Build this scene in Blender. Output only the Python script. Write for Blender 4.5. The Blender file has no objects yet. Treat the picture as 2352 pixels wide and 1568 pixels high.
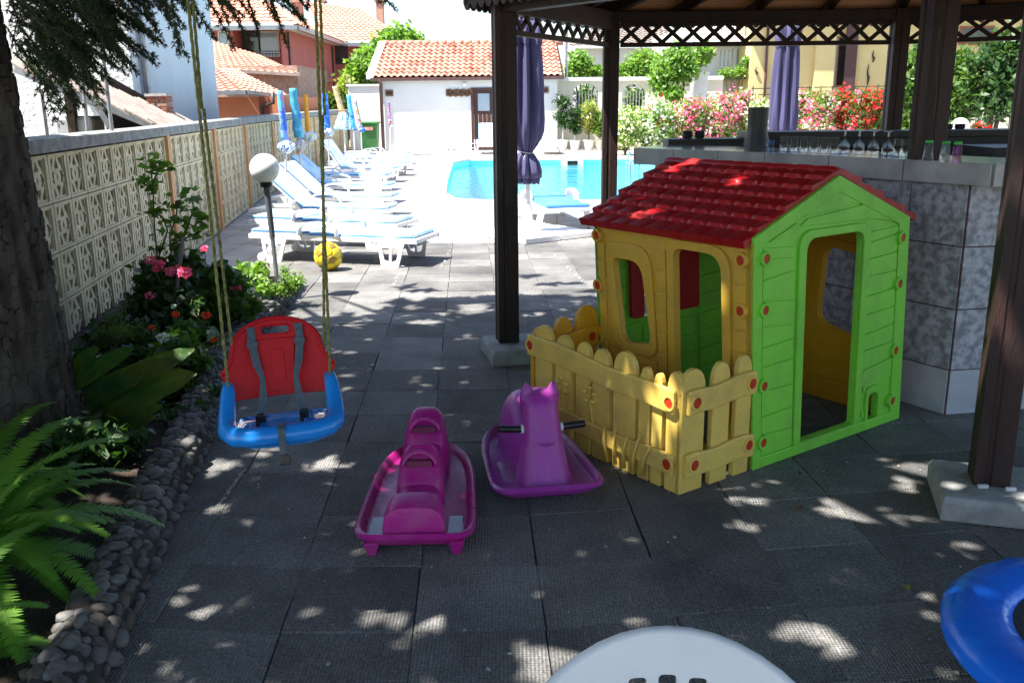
import bpy, bmesh, math, random
import numpy as np
from mathutils import Vector, Matrix, Euler
random.seed(7); rng = np.random.default_rng(7)
scene = bpy.context.scene
C = scene.collection
PI = math.pi

# ---------------------------------------------------------------- camera
FPX, TH, RO, HC = 2110.0, math.radians(14.5), -0.0105, 1.6
cam = bpy.data.cameras.new("camera"); cam.sensor_width = 36
cam.lens = FPX / 2352 * 36; cam.clip_start = 0.05; cam.clip_end = 1500
camo = bpy.data.objects.new("camera", cam); C.objects.link(camo)
camo.matrix_world = Matrix.Translation((0, 0, HC)) @ Matrix.Rotation(PI/2 - TH, 4, 'X') @ Matrix.Rotation(RO, 4, 'Z')
scene.camera = camo

# ---------------------------------------------------------------- sky, sun, exposure
TO_SUN = Vector((-0.5, -0.2, 1.0)).normalized()
world = bpy.data.worlds.new("World"); scene.world = world; world.use_nodes = True
wn = world.node_tree.nodes; wl = world.node_tree.links
sky = wn.new('ShaderNodeTexSky'); sky.sky_type = 'NISHITA'; sky.sun_disc = False
sky.sun_elevation = math.asin(TO_SUN.z); sky.sun_rotation = math.atan2(TO_SUN.x, TO_SUN.y) % (2*PI)
sky.air_density = 1.0; sky.dust_density = 1.2
wl.new(sky.outputs[0], wn['Background'].inputs[0]); wn['Background'].inputs[1].default_value = 0.095
sl = bpy.data.lights.new("sun", 'SUN'); sl.energy = 5.0; sl.angle = math.radians(0.53); sl.color = (1, .95, .87)
so = bpy.data.objects.new("sun", sl); C.objects.link(so)
so.rotation_euler = TO_SUN.to_track_quat('Z', 'Y').to_euler(); so.location = (0, 0, 20)
scene.view_settings.view_transform = 'Standard'; scene.view_settings.look = 'None'
scene.view_settings.exposure = 1.75; scene.view_settings.gamma = 1
scene.view_settings.use_curve_mapping = False

# ---------------------------------------------------------------- helpers
def ray(px, py):
    a, b = px-1176, py-784
    u = math.cos(RO)*a + math.sin(RO)*b; v = -math.sin(RO)*a + math.cos(RO)*b
    return (u, FPX*math.cos(TH)-v*math.sin(TH), -(FPX*math.sin(TH)+v*math.cos(TH)))
def at(px, py, z=0.0):
    d = ray(px, py); t = (z-HC)/d[2]
    return Vector((d[0]*t, d[1]*t, z))
def W(px, py, Y):
    d = ray(px, py); t = Y/d[1]
    return Vector((d[0]*t, Y, HC+d[2]*t))

def M(name, c1, c2=None, scale=6, rough=.6, bump=0, bscale=40, metal=0, spec=.5, lo=.35, hi=.65, trans=0, coat=0, detail=6, stretch=None, dirt=0, dcol=(.2,.16,.12), dscale=7):
    m = bpy.data.materials.new(name); m.use_nodes = True
    n = m.node_tree.nodes; l = m.node_tree.links; p = n['Principled BSDF']
    p.inputs['Roughness'].default_value = rough; p.inputs['Metallic'].default_value = metal
    p.inputs['Specular IOR Level'].default_value = spec; p.inputs['Coat Weight'].default_value = coat
    c1 = tuple(c1)+(1,); c2 = (tuple(c2)+(1,)) if c2 else tuple(min(1, x*.82) for x in c1[:3])+(1,)
    tc = n.new('ShaderNodeNewGeometry'); mp = n.new('ShaderNodeMapping'); l.new(tc.outputs['Position'], mp.inputs[0])
    if stretch: mp.inputs['Scale'].default_value = stretch
    nz = n.new('ShaderNodeTexNoise'); nz.inputs['Scale'].default_value = scale; nz.inputs['Detail'].default_value = detail
    l.new(mp.outputs[0], nz.inputs['Vector'])
    r = n.new('ShaderNodeValToRGB'); r.color_ramp.elements[0].position = lo; r.color_ramp.elements[1].position = hi
    r.color_ramp.elements[0].color = c1; r.color_ramp.elements[1].color = c2
    l.new(nz.outputs['Fac'], r.inputs[0]); colo = r.outputs[0]
    if dirt:
        nd = n.new('ShaderNodeTexNoise'); nd.inputs['Scale'].default_value = dscale; nd.inputs['Detail'].default_value = 12; nd.inputs['Roughness'].default_value = .68
        l.new(mp.outputs[0], nd.inputs['Vector']); mrd = n.new('ShaderNodeMapRange'); mrd.inputs[1].default_value = .48; mrd.inputs[2].default_value = .72; mrd.inputs[3].default_value = 0; mrd.inputs[4].default_value = dirt
        l.new(nd.outputs['Fac'], mrd.inputs[0]); mxd = n.new('ShaderNodeMix'); mxd.data_type = 'RGBA'; l.new(mrd.outputs[0], mxd.inputs[0]); l.new(colo, mxd.inputs[6]); mxd.inputs[7].default_value = (*dcol, 1); colo = mxd.outputs[2]
        mr2 = n.new('ShaderNodeMapRange'); mr2.inputs[1].default_value = .35; mr2.inputs[2].default_value = .7; mr2.inputs[3].default_value = max(.05, rough-.08); mr2.inputs[4].default_value = min(1, rough+.22)
        l.new(nd.outputs['Fac'], mr2.inputs[0]); l.new(mr2.outputs[0], p.inputs['Roughness'])
    l.new(colo, p.inputs['Base Color'])
    if bump:
        nb = n.new('ShaderNodeTexNoise'); nb.inputs['Scale'].default_value = bscale; nb.inputs['Detail'].default_value = 5
        l.new(mp.outputs[0], nb.inputs['Vector'])
        b = n.new('ShaderNodeBump'); b.inputs['Strength'].default_value = bump; b.inputs['Distance'].default_value = .02
        l.new(nb.outputs['Fac'], b.inputs['Height']); l.new(b.outputs[0], p.inputs['Normal'])
    if trans:
        t = n.new('ShaderNodeBsdfTranslucent'); mx = n.new('ShaderNodeMixShader'); mx.inputs[0].default_value = trans
        g = n.new('ShaderNodeMix'); g.data_type = 'RGBA'; g.blend_type = 'MULTIPLY'; g.inputs[0].default_value = 1
        l.new(r.outputs[0], g.inputs[6]); g.inputs[7].default_value = (1.5, 1.7, .5, 1); l.new(g.outputs[2], t.inputs[0])
        l.new(p.outputs[0], mx.inputs[1]); l.new(t.outputs[0], mx.inputs[2]); l.new(mx.outputs[0], n['Material Output'].inputs[0])
    return m

def rootloc(o):
    while o and o.parent: o = o.parent
    return Vector(o.location) if o else Vector((0, 0, 0))

class MB:
    def __init__(s): s.v = []; s.f = []; s.m = []; s.k = 0
    def add(s, vs, fs, T=None):
        b = len(s.v)
        s.v += [tuple(T @ Vector(v)) for v in vs] if T is not None else [tuple(v) for v in vs]
        s.f += [tuple(i+b for i in f) for f in fs]; s.m += [s.k]*len(fs); return s
    def box(s, x0, x1, y0, y1, z0, z1, T=None):
        return s.add([(x0,y0,z0),(x1,y0,z0),(x1,y1,z0),(x0,y1,z0),(x0,y0,z1),(x1,y0,z1),(x1,y1,z1),(x0,y1,z1)],
                     [(0,3,2,1),(4,5,6,7),(0,1,5,4),(1,2,6,5),(2,3,7,6),(3,0,4,7)], T)
    def bar(s, a, b, w, h, up=(0,0,1)):
        a, b = Vector(a), Vector(b); d = (b-a); L = d.length; d.normalize(); up = Vector(up)
        x = d.cross(up)
        if x.length < 1e-4: x = d.cross(Vector((1,0,0)))
        x.normalize(); u = x.cross(d)
        T = Matrix((( d.x, x.x, u.x, a.x),(d.y, x.y, u.y, a.y),(d.z, x.z, u.z, a.z),(0,0,0,1)))
        return s.box(0, L, -w/2, w/2, -h/2, h/2, T)
    def tube(s, pts, r, n=8, cap=True):
        pts = [Vector(p) for p in pts]; N = len(pts)
        rs = r if isinstance(r, (list, tuple)) else [r]*N
        b = len(s.v); prev = None
        for i, p in enumerate(pts):
            d = (pts[min(i+1, N-1)] - pts[max(i-1, 0)]).normalized()
            if prev is None:
                u = d.orthogonal().normalized()
            else:
                u = (prev - d*prev.dot(d)).normalized()
            prev = u; w = d.cross(u)
            for k in range(n):
                a = 2*PI*k/n; s.v.append(tuple(p + (u*math.cos(a)+w*math.sin(a))*rs[i]))
        F = []
        for i in range(N-1):
            for k in range(n):
                F.append((b+i*n+k, b+i*n+(k+1) % n, b+(i+1)*n+(k+1) % n, b+(i+1)*n+k))
        if cap: F.append(tuple(b+k for k in reversed(range(n)))); F.append(tuple(b+(N-1)*n+k for k in range(n)))
        s.f += F; s.m += [s.k]*len(F); return s
    def lathe(s, prof, n=16, T=None, wob=None):
        b0 = []; N = len(prof)
        for i, (r, z) in enumerate(prof):
            for k in range(n):
                a = 2*PI*k/n; rr = r*(wob(a, i) if wob else 1); b0.append((rr*math.cos(a), rr*math.sin(a), z))
        F = [(i*n+k, i*n+(k+1) % n, (i+1)*n+(k+1) % n, (i+1)*n+k) for i in range(N-1) for k in range(n)]
        if prof[0][0] > 1e-5: F.append(tuple(reversed(range(n))))
        if prof[-1][0] > 1e-5: F.append(tuple((N-1)*n+k for k in range(n)))
        return s.add(b0, F, T)
    def loft(s, rings, closed=True, cap=True, T=None):
        n = len(rings[0]); vs = [p for r in rings for p in r]; F = []
        for i in range(len(rings)-1):
            for k in range(n if closed else n-1):
                F.append((i*n+k, i*n+(k+1) % n, (i+1)*n+(k+1) % n, (i+1)*n+k))
        if cap: F.append(tuple(reversed(range(n)))); F.append(tuple((len(rings)-1)*n+k for k in range(n)))
        return s.add(vs, F, T)
    def plate(s, outline, holes, d0, d1, fn, sub=0):
        """2-D outline with holes made into a solid between offsets d0 and d1; fn(x, y, d) -> point"""
        bm = bmesh.new()
        def loop(pts):
            vs = [bm.verts.new((x, y, 0)) for x, y in pts]
            for i in range(len(vs)): bm.edges.new((vs[i], vs[(i+1) % len(vs)]))
        loop(outline)
        for h in holes: loop(h)
        bmesh.ops.triangle_fill(bm, use_beauty=True, use_dissolve=False, edges=bm.edges[:], normal=(0, 0, 1))
        if sub: bmesh.ops.subdivide_edges(bm, edges=bm.edges[:], cuts=sub, use_grid_fill=True)
        bm.verts.index_update(); n = len(bm.verts)
        co = [v.co.copy() for v in bm.verts]
        vs = [fn(c.x, c.y, d1) for c in co] + [fn(c.x, c.y, d0) for c in co]; F = []
        for f in bm.faces:
            idx = [v.index for v in f.verts]
            if f.normal.z < 0: idx.reverse()
            F.append(tuple(idx)); F.append(tuple(i+n for i in reversed(idx)))
        for e in bm.edges:
            if len(e.link_faces) == 1:
                a, b = e.verts[0].index, e.verts[1].index
                F.append((a, b, b+n, a+n))
        bm.free(); return s.add(vs, F)
    def ball(s, c, r, nu=16, nv=10, sz=1):
        c = Vector(c); prof = [(max(1e-6, r*math.sin(PI*i/nv)), -r*sz*math.cos(PI*i/nv)) for i in range(nv+1)]
        return s.lathe(prof, nu, Matrix.Translation(c))
    def build(s, name, mats, parent=None, smooth=False, bevel=0, fix=True, world=True, angle=None):
        off = rootloc(parent) if (parent and world) else Vector((0,0,0))
        me = bpy.data.meshes.new(name)
        me.from_pydata([(v[0]-off.x, v[1]-off.y, v[2]-off.z) for v in s.v], [], s.f)
        if not isinstance(mats, (list, tuple)): mats = [mats]
        for m in mats: me.materials.append(m)
        if len(mats) > 1: me.polygons.foreach_set('material_index', s.m)
        if fix:
            bm = bmesh.new(); bm.from_mesh(me); bmesh.ops.recalc_face_normals(bm, faces=bm.faces[:]); bm.to_mesh(me); bm.free()
        if smooth:
            me.polygons.foreach_set('use_smooth', [True]*len(me.polygons))
            if angle: me.set_sharp_from_angle(angle=math.radians(angle))
        me.update()
        o = bpy.data.objects.new(name, me); C.objects.link(o)
        if parent: o.parent = parent
        if bevel:
            b = o.modifiers.new('bevel', 'BEVEL'); b.width = bevel; b.segments = 2; b.limit_method = 'ANGLE'; b.angle_limit = math.radians(40)
        return o

def npmesh(name, verts, faces, mats, parent=None, smooth=False):
    off = rootloc(parent) if parent else Vector((0,0,0))
    me = bpy.data.meshes.new(name); verts = np.asarray(verts, np.float32) - np.array(off, np.float32)
    faces = np.asarray(faces, np.int32); nf, k = faces.shape
    me.vertices.add(len(verts)); me.vertices.foreach_set('co', verts.ravel())
    me.loops.add(nf*k); me.loops.foreach_set('vertex_index', faces.ravel())
    me.polygons.add(nf); me.polygons.foreach_set('loop_start', np.arange(nf, dtype=np.int32)*k)
    if not isinstance(mats, (list, tuple)): mats = [mats]
    for m in mats: me.materials.append(m)
    me.update(calc_edges=True)
    if smooth: me.polygons.foreach_set('use_smooth', [True]*nf)
    o = bpy.data.objects.new(name, me); C.objects.link(o)
    if parent: o.parent = parent
    return o

def tag(o, label=None, cat=None, group=None, kind=None):
    if label: o['label'] = label
    if cat: o['category'] = cat
    if group: o['group'] = group
    if kind: o['kind'] = kind
    return o
def thing(name, label, cat, loc=(0,0,0), group=None):
    o = bpy.data.objects.new(name, None); o.location = loc; C.objects.link(o); o.empty_display_size = .1
    return tag(o, label, cat, group)
def copytree(o, label=None, parent=None):
    c = o.copy(); C.objects.link(c)
    if parent: c.parent = parent
    for ch in o.children: copytree(ch, None, c)
    if label: c['label'] = label
    return c
def inst(src, name, parent, loc=(0,0,0), rot=(0,0,0), scale=(1,1,1)):
    o = bpy.data.objects.new(name, src if isinstance(src, bpy.types.Mesh) else src.data); C.objects.link(o)
    o.parent = parent; o.location = Vector(loc) - rootloc(parent); o.rotation_euler = rot; o.scale = scale
    return o
def text_mb(s, size, depth, T):
    cu = bpy.data.curves.new('t', 'FONT'); cu.body = s; cu.size = size; cu.extrude = depth; cu.align_x = 'CENTER'; cu.align_y = 'CENTER'; cu.offset = size*.02
    o = bpy.data.objects.new('t', cu); C.objects.link(o)
    dg = bpy.context.evaluated_depsgraph_get(); me = bpy.data.meshes.new_from_object(o.evaluated_get(dg))
    mb = MB(); mb.add([T @ v.co for v in me.vertices], [tuple(p.vertices) for p in me.polygons])
    bpy.data.objects.remove(o); bpy.data.curves.remove(cu); return mb

# leaves as small folded diamonds, vectorised
def rand_dirs(n):
    d = rng.normal(size=(n, 3)); return d/np.linalg.norm(d, axis=1)[:, None]
def leaf_mesh(name, pos, size, mats, parent=None, up=.3, aspect=.5, dirs=None):
    n = len(pos); d = rand_dirs(n) if dirs is None else dirs
    nrm = rand_dirs(n); nrm[:, 2] = np.abs(nrm[:, 2]) + up
    s = np.cross(d, nrm); s /= (np.linalg.norm(s, axis=1)[:, None]+1e-9)
    L = (size*(.6+.8*rng.random(n)))[:, None]; w = L*aspect*.5
    nn = np.cross(s, d)
    a = pos-d*L*.5; b = pos+s*w+nn*w*.3; c = pos+d*L*.5; e = pos-s*w+nn*w*.3
    V = np.stack([a, b, c, e], 1).reshape(-1, 3); i = np.arange(n)[:, None]*4
    return npmesh(name, V, np.hstack([i, i+1, i+2, i+3]), mats, parent)
def blob_points(blobs, n):
    out = []; tot = sum(b[3]**2 for b in blobs)
    for b in blobs:
        k = int(n*b[3]**2/tot)+1; d = rand_dirs(k); r = (rng.random(k)**.45)[:, None]
        sc = np.array([1, 1, b[4] if len(b) > 4 else 1])
        out.append(np.array(b[:3]) + d*r*b[3]*sc*(1+.25*rng.normal(size=(k, 1))))
    return np.vstack(out)

# ---------------------------------------------------------------- materials
m_slab = None
def slab_material(name, woven=True):
    m = bpy.data.materials.new(name); m.use_nodes = True; n = m.node_tree.nodes; l = m.node_tree.links; p = n['Principled BSDF']
    tc = n.new('ShaderNodeTexCoord'); oi = n.new('ShaderNodeObjectInfo'); gp = n.new('ShaderNodeNewGeometry')
    nz = n.new('ShaderNodeTexNoise'); nz.inputs['Scale'].default_value = 2.2; nz.inputs['Detail'].default_value = 8; nz.inputs['Roughness'].default_value = .65
    l.new(gp.outputs['Position'], nz.inputs['Vector'])
    n2 = n.new('ShaderNodeTexNoise'); n2.inputs['Scale'].default_value = 90; n2.inputs['Detail'].default_value = 3
    l.new(gp.outputs['Position'], n2.inputs['Vector'])
    r = n.new('ShaderNodeValToRGB'); e = r.color_ramp.elements
    e[0].position = .3; e[0].color = (.125, .126, .128, 1); e[1].position = .7; e[1].color = (.29, .28, .268, 1)
    l.new(nz.outputs['Fac'], r.inputs[0])
    r2 = n.new('ShaderNodeValToRGB'); r2.color_ramp.elements[0].position = .36; r2.color_ramp.elements[0].color = (.62, .62, .62, 1)
    r2.color_ramp.elements[1].position = .66; r2.color_ramp.elements[1].color = (1.2, 1.2, 1.2, 1); l.new(n2.outputs['Fac'], r2.inputs[0])
    mx = n.new('ShaderNodeMix'); mx.data_type = 'RGBA'; mx.blend_type = 'MULTIPLY'; mx.inputs[0].default_value = 1
    l.new(r.outputs[0], mx.inputs[6]); l.new(r2.outputs[0], mx.inputs[7])
    # each slab weathered a little differently
    mr = n.new('ShaderNodeMapRange'); mr.inputs[3].default_value = .68; mr.inputs[4].default_value = 1.22
    l.new(oi.outputs['Random'], mr.inputs[0])
    mv = n.new('ShaderNodeVectorMath'); mv.operation = 'SCALE'; l.new(mx.outputs[2], mv.inputs[0]); l.new(mr.outputs[0], mv.inputs['Scale'])
    # pressed weave
    if woven:
        w1 = n.new('ShaderNodeTexWave'); w1.bands_direction = 'X'; w1.inputs['Scale'].default_value = 27; w1.inputs['Distortion'].default_value = 1.2; w1.inputs['Detail'].default_value=1; w1.inputs['Detail Scale'].default_value = 6
        w2 = n.new('ShaderNodeTexWave'); w2.bands_direction = 'Y'; w2.inputs['Scale'].default_value = 27; w2.inputs['Distortion'].default_value = 1.2; w2.inputs['Detail'].default_value=1; w2.inputs['Detail Scale'].default_value = 6
        l.new(tc.outputs['Object'], w1.inputs[0]); l.new(tc.outputs['Object'], w2.inputs[0])
        ad = n.new('ShaderNodeMath'); ad.operation = 'MULTIPLY'; l.new(w1.outputs['Fac'], ad.inputs[0]); l.new(w2.outputs['Fac'], ad.inputs[1])
        cr = n.new('ShaderNodeMapRange'); cr.inputs[1].default_value = 0; cr.inputs[2].default_value = .5; cr.inputs[3].default_value = .8; cr.inputs[4].default_value = 1.2
        l.new(ad.outputs[0], cr.inputs[0]); m3 = n.new('ShaderNodeVectorMath'); m3.operation = 'SCALE'
        l.new(mv.outputs[0], m3.inputs[0]); l.new(cr.outputs[0], m3.inputs['Scale']); l.new(m3.outputs[0], p.inputs['Base Color'])
        b = n.new('ShaderNodeBump'); b.inputs['Strength'].default_value = .9; b.inputs['Distance'].default_value = .006
        l.new(ad.outputs[0], b.inputs['Height']); l.new(b.outputs[0], p.inputs['Normal'])
    else: l.new(mv.outputs[0], p.inputs['Base Color'])
    p.inputs['Roughness'].default_value = .8; p.inputs['Specular IOR Level'].default_value = .35
    return m
m_slab = slab_material('woven_concrete_slab')
def deck_material():
    m = bpy.data.materials.new('pool_deck_slabs'); m.use_nodes = True; n = m.node_tree.nodes; l = m.node_tree.links; p = n['Principled BSDF']
    tc = n.new('ShaderNodeTexCoord'); mp = n.new('ShaderNodeMapping'); mp.inputs['Rotation'].default_value = (0, 0, .05); l.new(tc.outputs['Object'], mp.inputs[0])
    bt = n.new('ShaderNodeTexBrick'); bt.offset = 0; bt.inputs['Scale'].default_value = 1; bt.inputs['Brick Width'].default_value = .418; bt.inputs['Row Height'].default_value = .418
    bt.inputs['Mortar Size'].default_value = .008; bt.inputs['Color1'].default_value = (.5, .46, .42, 1); bt.inputs['Color2'].default_value = (.42, .385, .36, 1); bt.inputs['Mortar'].default_value = (.2, .17, .15, 1)
    l.new(mp.outputs[0], bt.inputs[0])
    nz = n.new('ShaderNodeTexNoise'); nz.inputs['Scale'].default_value = 3; nz.inputs['Detail'].default_value = 9; l.new(tc.outputs['Object'], nz.inputs[0])
    r = n.new('ShaderNodeValToRGB'); r.color_ramp.elements[0].position = .3; r.color_ramp.elements[0].color = (.75, .73, .7, 1); r.color_ramp.elements[1].position = .6; r.color_ramp.elements[1].color = (1, 1, 1, 1)
    l.new(nz.outputs[0], r.inputs[0])
    mx = n.new('ShaderNodeMix'); mx.data_type = 'RGBA'; mx.blend_type = 'MULTIPLY'; mx.inputs[0].default_value = 1
    l.new(bt.outputs[0], mx.inputs[6]); l.new(r.outputs[0], mx.inputs[7]); l.new(mx.outputs[2], p.inputs[0]); p.inputs['Roughness'].default_value = .7
    return m
m_deck = deck_material()
m_bedding = M('joint_mortar', (.10,.09,.08), (.16,.14,.13), 20, .95, .3)
m_mortar = M('pale_mortar', (.5,.48,.45), (.35,.33,.3), 30, .9, .4)
m_soil = M('garden_soil', (.028,.02,.014), (.06,.042,.03), 14, .95, 1, 60)
m_stone = [M('kerb_stone_grey', (.075,.072,.07), (.14,.133,.127), 14, .7, .4, 50), M('kerb_stone_brown', (.08,.06,.05), (.13,.105,.09), 14, .7, .4, 50), M('kerb_stone_pale', (.12,.117,.112), (.2,.19,.18), 14, .65, .4, 50)]
m_bark = M('cedar_bark', (.03,.023,.019), (.10,.082,.07), 16, .95, 1.5, 26, stretch=(1,1,.3))
m_cedar = M('cedar_needles', (.016,.042,.018), (.04,.085,.026), 3, .55, trans=.18)
m_twig = M('twig_bark', (.05,.035,.025), (.09,.065,.045), 20, .9)
m_dwood = M('dark_stained_wood', (.017,.006,.0045), (.034,.012,.009), 5, .6, .35, 50, stretch=(3,3,.35))
m_board = M('roof_board_wood', (.5,.22,.07), (.36,.15,.045), 5, .5, .3, 30, stretch=(.3,4,4))
m_rooft = M('clay_tile', (.58,.27,.19), (.47,.2,.14), 9, .75, .2, 30)
m_rooft_far = M('clay_tile_far', (.62,.31,.22), (.5,.23,.16), 1.2, .8)
m_rooft_grey = M('weathered_tile', (.33,.28,.24), (.22,.18,.16), 4, .85, .3, 20)
m_white = M('white_render', (.76,.76,.75), (.7,.7,.69), 1.5, .85, .25, 50)
m_rwhite = M('rough_white_render', (.78,.78,.77), (.62,.62,.62), 3, .9, 1.3, 14)
m_pink = M('pink_render', (.5,.15,.13), (.44,.13,.115), 1.2, .85, .1)
m_terra = M('terracotta_render', (.55,.2,.1), (.47,.165,.085), 1.5, .85, .1)
m_yellow_w = M('yellow_render', (.72,.58,.28), (.64,.5,.23), 1.0, .85, .1)
m_cream = M('cream_render', (.74,.7,.58), (.62,.58,.47), 1.6, .85, .2)
m_trimw = M('white_trim', (.75,.75,.75), (.66,.66,.66), 3, .6)
m_glassd = M('dark_window_glass', (.03,.035,.045), (.05,.06,.08), 2, .08, spec=.8)
m_glassl = M('sky_reflecting_pane', (.25,.33,.42), (.35,.45,.55), 1, .08, spec=.9)
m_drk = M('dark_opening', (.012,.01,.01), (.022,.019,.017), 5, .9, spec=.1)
m_metal_d = M('dark_painted_metal', (.04,.035,.035), (.06,.055,.05), 10, .45, metal=.3)
m_metal_w = M('white_painted_metal', (.7,.7,.71), (.55,.55,.56), 14, .4)
m_metal_g = M('grey_metal', (.35,.36,.38), (.25,.26,.28), 14, .4, metal=.6)
m_steel = M('polished_steel', (.6,.62,.65), (.5,.52,.55), 10, .2, metal=1)
m_brick = M('red_brick', (.42,.15,.08), (.3,.11,.07), 25, .9, .4, 60)
m_brick2 = M('pale_brick', (.5,.33,.24), (.36,.2,.14), 25, .9, .4, 60)
m_block = M('breeze_block_concrete', (.72,.62,.42), (.58,.5,.34), 7, .9, .5, 60, dirt=.32, dcol=(.2,.18,.13), dscale=3)
m_cap = M('wall_coping_concrete', (.3,.3,.29), (.17,.17,.165), 10, .9, .6, 40)
m_opost = M('orange_painted_post', (.62,.33,.15), (.54,.28,.125), 5, .8)
m_pool = M('pool_liner_blue', (.2,.64,.78), (.3,.72,.82), 2, .5)
m_cope = M('pool_coping', (.62,.56,.5), (.5,.44,.39), 6, .8, .2)
m_pwhite = M('white_resin', (.8,.81,.82), (.72,.73,.75), 6, .35)
m_towel = M('pale_blue_pad', (.32,.58,.78), (.6,.74,.84), 3.5, .85, .3, 30, lo=.42, hi=.58)
m_towel_d = M('bright_blue_piping', (.05,.22,.62), (.08,.28,.68), 6, .8)
m_red = M('red_plastic', (.42,.008,.014), (.36,.006,.011), 3, .42, .05, 80, dirt=.12)
m_green = M('lime_green_plastic', (.23,.70,.055), (.19,.62,.045), 3, .4, .1, 60, dirt=.32, dscale=5)
m_green_in = m_green
m_yel = M('sand_yellow_plastic', (.68,.41,.045), (.6,.35,.035), 3, .42, .08, 60, dirt=.25)
m_fence = M('lemon_fence_plastic', (.82,.58,.13), (.74,.51,.1), 3, .42, .1, 60, dirt=.32, dscale=6)
m_yel2 = M('amber_plastic', (.72,.36,.012), (.62,.3,.01), 3, .42, .05, 60, dirt=.2)
m_boltr = M('red_bolt_plastic', (.55,.04,.015), (.45,.03,.01), 6, .4)
m_purple = M('purple_plastic', (.40,.04,.36), (.35,.035,.32), 3, .32, .08, 80, dirt=.36, dcol=(.3,.2,.27), dscale=11)
m_magenta = M('magenta_plastic', (.52,.018,.26), (.46,.015,.23), 3, .32, .08, 80, dirt=.34, dcol=(.32,.18,.24), dscale=11)
m_scuff = M('scuffed_tray', (.34,.09,.3), (.28,.02,.2), 12, .25)
m_black = M('black_rubber', (.012,.012,.014), (.02,.02,.022), 20, .35)
m_bluep = M('blue_plastic', (.015,.27,.8), (.012,.22,.7), 3, .16)
m_redsw = M('swing_red_plastic', (.55,.006,.012), (.46,.005,.01), 3, .5, .05, 60, spec=.25)
m_pan = M('glossy_blue_pan', (.03,.3,.8), (.025,.26,.72), 3, .1, coat=1, spec=.9)
m_strap = M('grey_webbing', (.1,.13,.16), (.07,.095,.12), 60, .8, .4, 200)
m_rope = M('yellow_rope', (.34,.33,.1), (.17,.17,.05), 60, .85, .8, 120)
m_bluev = M('blue_vinyl_pad', (.015,.22,.95), (.012,.17,.85), 3, .2, .15, 9, stretch=(1,1,1))
m_mesh = M('trampoline_mat', (.018,.017,.02), (.03,.028,.032), 60, .6, .5, 150)
m_gmarb = M('grey_marble_slab', (.42,.42,.42), (.26,.26,.27), 5, .25, lo=.4, hi=.7)
m_tile = M('mottled_grey_tile', (.45,.465,.52), (.2,.207,.235), 26, .4, lo=.38, hi=.62, detail=10)
m_mtile = M('marble_base_tile', (.46,.48,.52), (.3,.32,.35), 6, .35, lo=.4, hi=.75)
m_grout = M('dark_red_grout', (.1,.045,.045), (.14,.07,.065), 30, .9)
m_stain = M('dark_counter_wood', (.018,.014,.012), (.03,.024,.02), 6, .5)
m_purp_c = M('violet_canvas', (.045,.042,.105), (.075,.068,.16), 2, .85, .15, 60, stretch=(2,2,.4))
m_navy_c = M('navy_canvas', (.02,.02,.075), (.03,.03,.1), 4, .85)
m_leafs = {
 'mid': M('mid_green_leaves', (.055,.13,.025), (.12,.2,.04), 3, .5, trans=.35),
 'bright': M('bright_green_leaves', (.12,.24,.04), (.2,.32,.07), 3, .5, trans=.4),
 'dark': M('dark_green_leaves', (.022,.065,.018), (.05,.11,.025), 4, .42, trans=.25),
 'yel': M('yellow_green_leaves', (.25,.35,.05), (.3,.28,.1), 4, .5, trans=.4),
 'fern': M('fern_leaves', (.09,.25,.02), (.17,.36,.04), 5, .5, trans=.4),
 'blade': M('broad_blade_leaves', (.02,.08,.02), (.09,.13,.02), 7, .35, .5, 25, trans=.3, dirt=.5, dcol=(.12,.09,.02), dscale=5),
}
m_pinkf = M('pink_petals', (.82,.06,.26), (.85,.22,.45), 30, .6, trans=.25)
m_redf = M('red_petals', (.75,.02,.015), (.6,.01,.02), 30, .6, trans=.2)
m_oranf = M('orange_red_petals', (.85,.09,.01), (.75,.05,.01), 30, .6, trans=.2)
m_whitef = M('white_petals', (.8,.8,.85), (.7,.72,.82), 30, .6, trans=.25)
m_creamf = M('cream_petals', (.85,.8,.66), (.8,.72,.55), 30, .6, trans=.25)
m_terpot = M('terracotta_pot', (.45,.2,.12), (.36,.15,.09), 8, .8)
m_globe = M('white_globe', (.85,.85,.84), (.8,.8,.79), 3, .3)
m_bin = M('green_bin_plastic', (.035,.15,.04), (.045,.18,.05), 4, .5)
# ================================================================ GROUND
POOL = [(-.95,15.95),(-1.2,17),(-1.38,20),(-1.62,26.4),(-1.2,27.75),(3.4,27.6),(4.9,26.3),(5.3,22),(4.9,17.2),(3.6,15.6),(0,15.4)]
def flat_with_hole(name, outer, hole, z, mat):
    mb = MB(); bm = bmesh.new()
    for pts in (outer, hole):
        vs = [bm.verts.new((x, y, z)) for x, y in pts]
        for i in range(len(vs)): bm.edges.new((vs[i], vs[(i+1) % len(vs)]))
    bmesh.ops.triangle_fill(bm, use_beauty=True, edges=bm.edges[:], normal=(0,0,1))
    bm.verts.index_update(); mb.add([v.co[:] for v in bm.verts], [[v.index for v in f.verts] for f in bm.faces]); bm.free()
    o = mb.build(name, mat, fix=False)
    for p in o.data.polygons:
        if p.normal.z < 0: p.flip()
    return tag(o, kind='structure')
flat_with_hole('ground', [(-700,-60),(700,-60),(700,1200),(-700,1200)], POOL, -.03, M('bare_ground', (.2,.17,.13), (.13,.13,.08), .3, .95))
flat_with_hole('pool_deck', [(-1.9,8.2),(-2.6,8.2),(-3.25,8.1),(-3.9,12.2),(-4.5,16.7),(-6,34.8),(12,34.8),(12,6.0),(5.2,6.0),(5.2,10.6),(-1.6,10.6),(-1.8,9.0)], POOL, -.006, m_deck)
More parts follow.
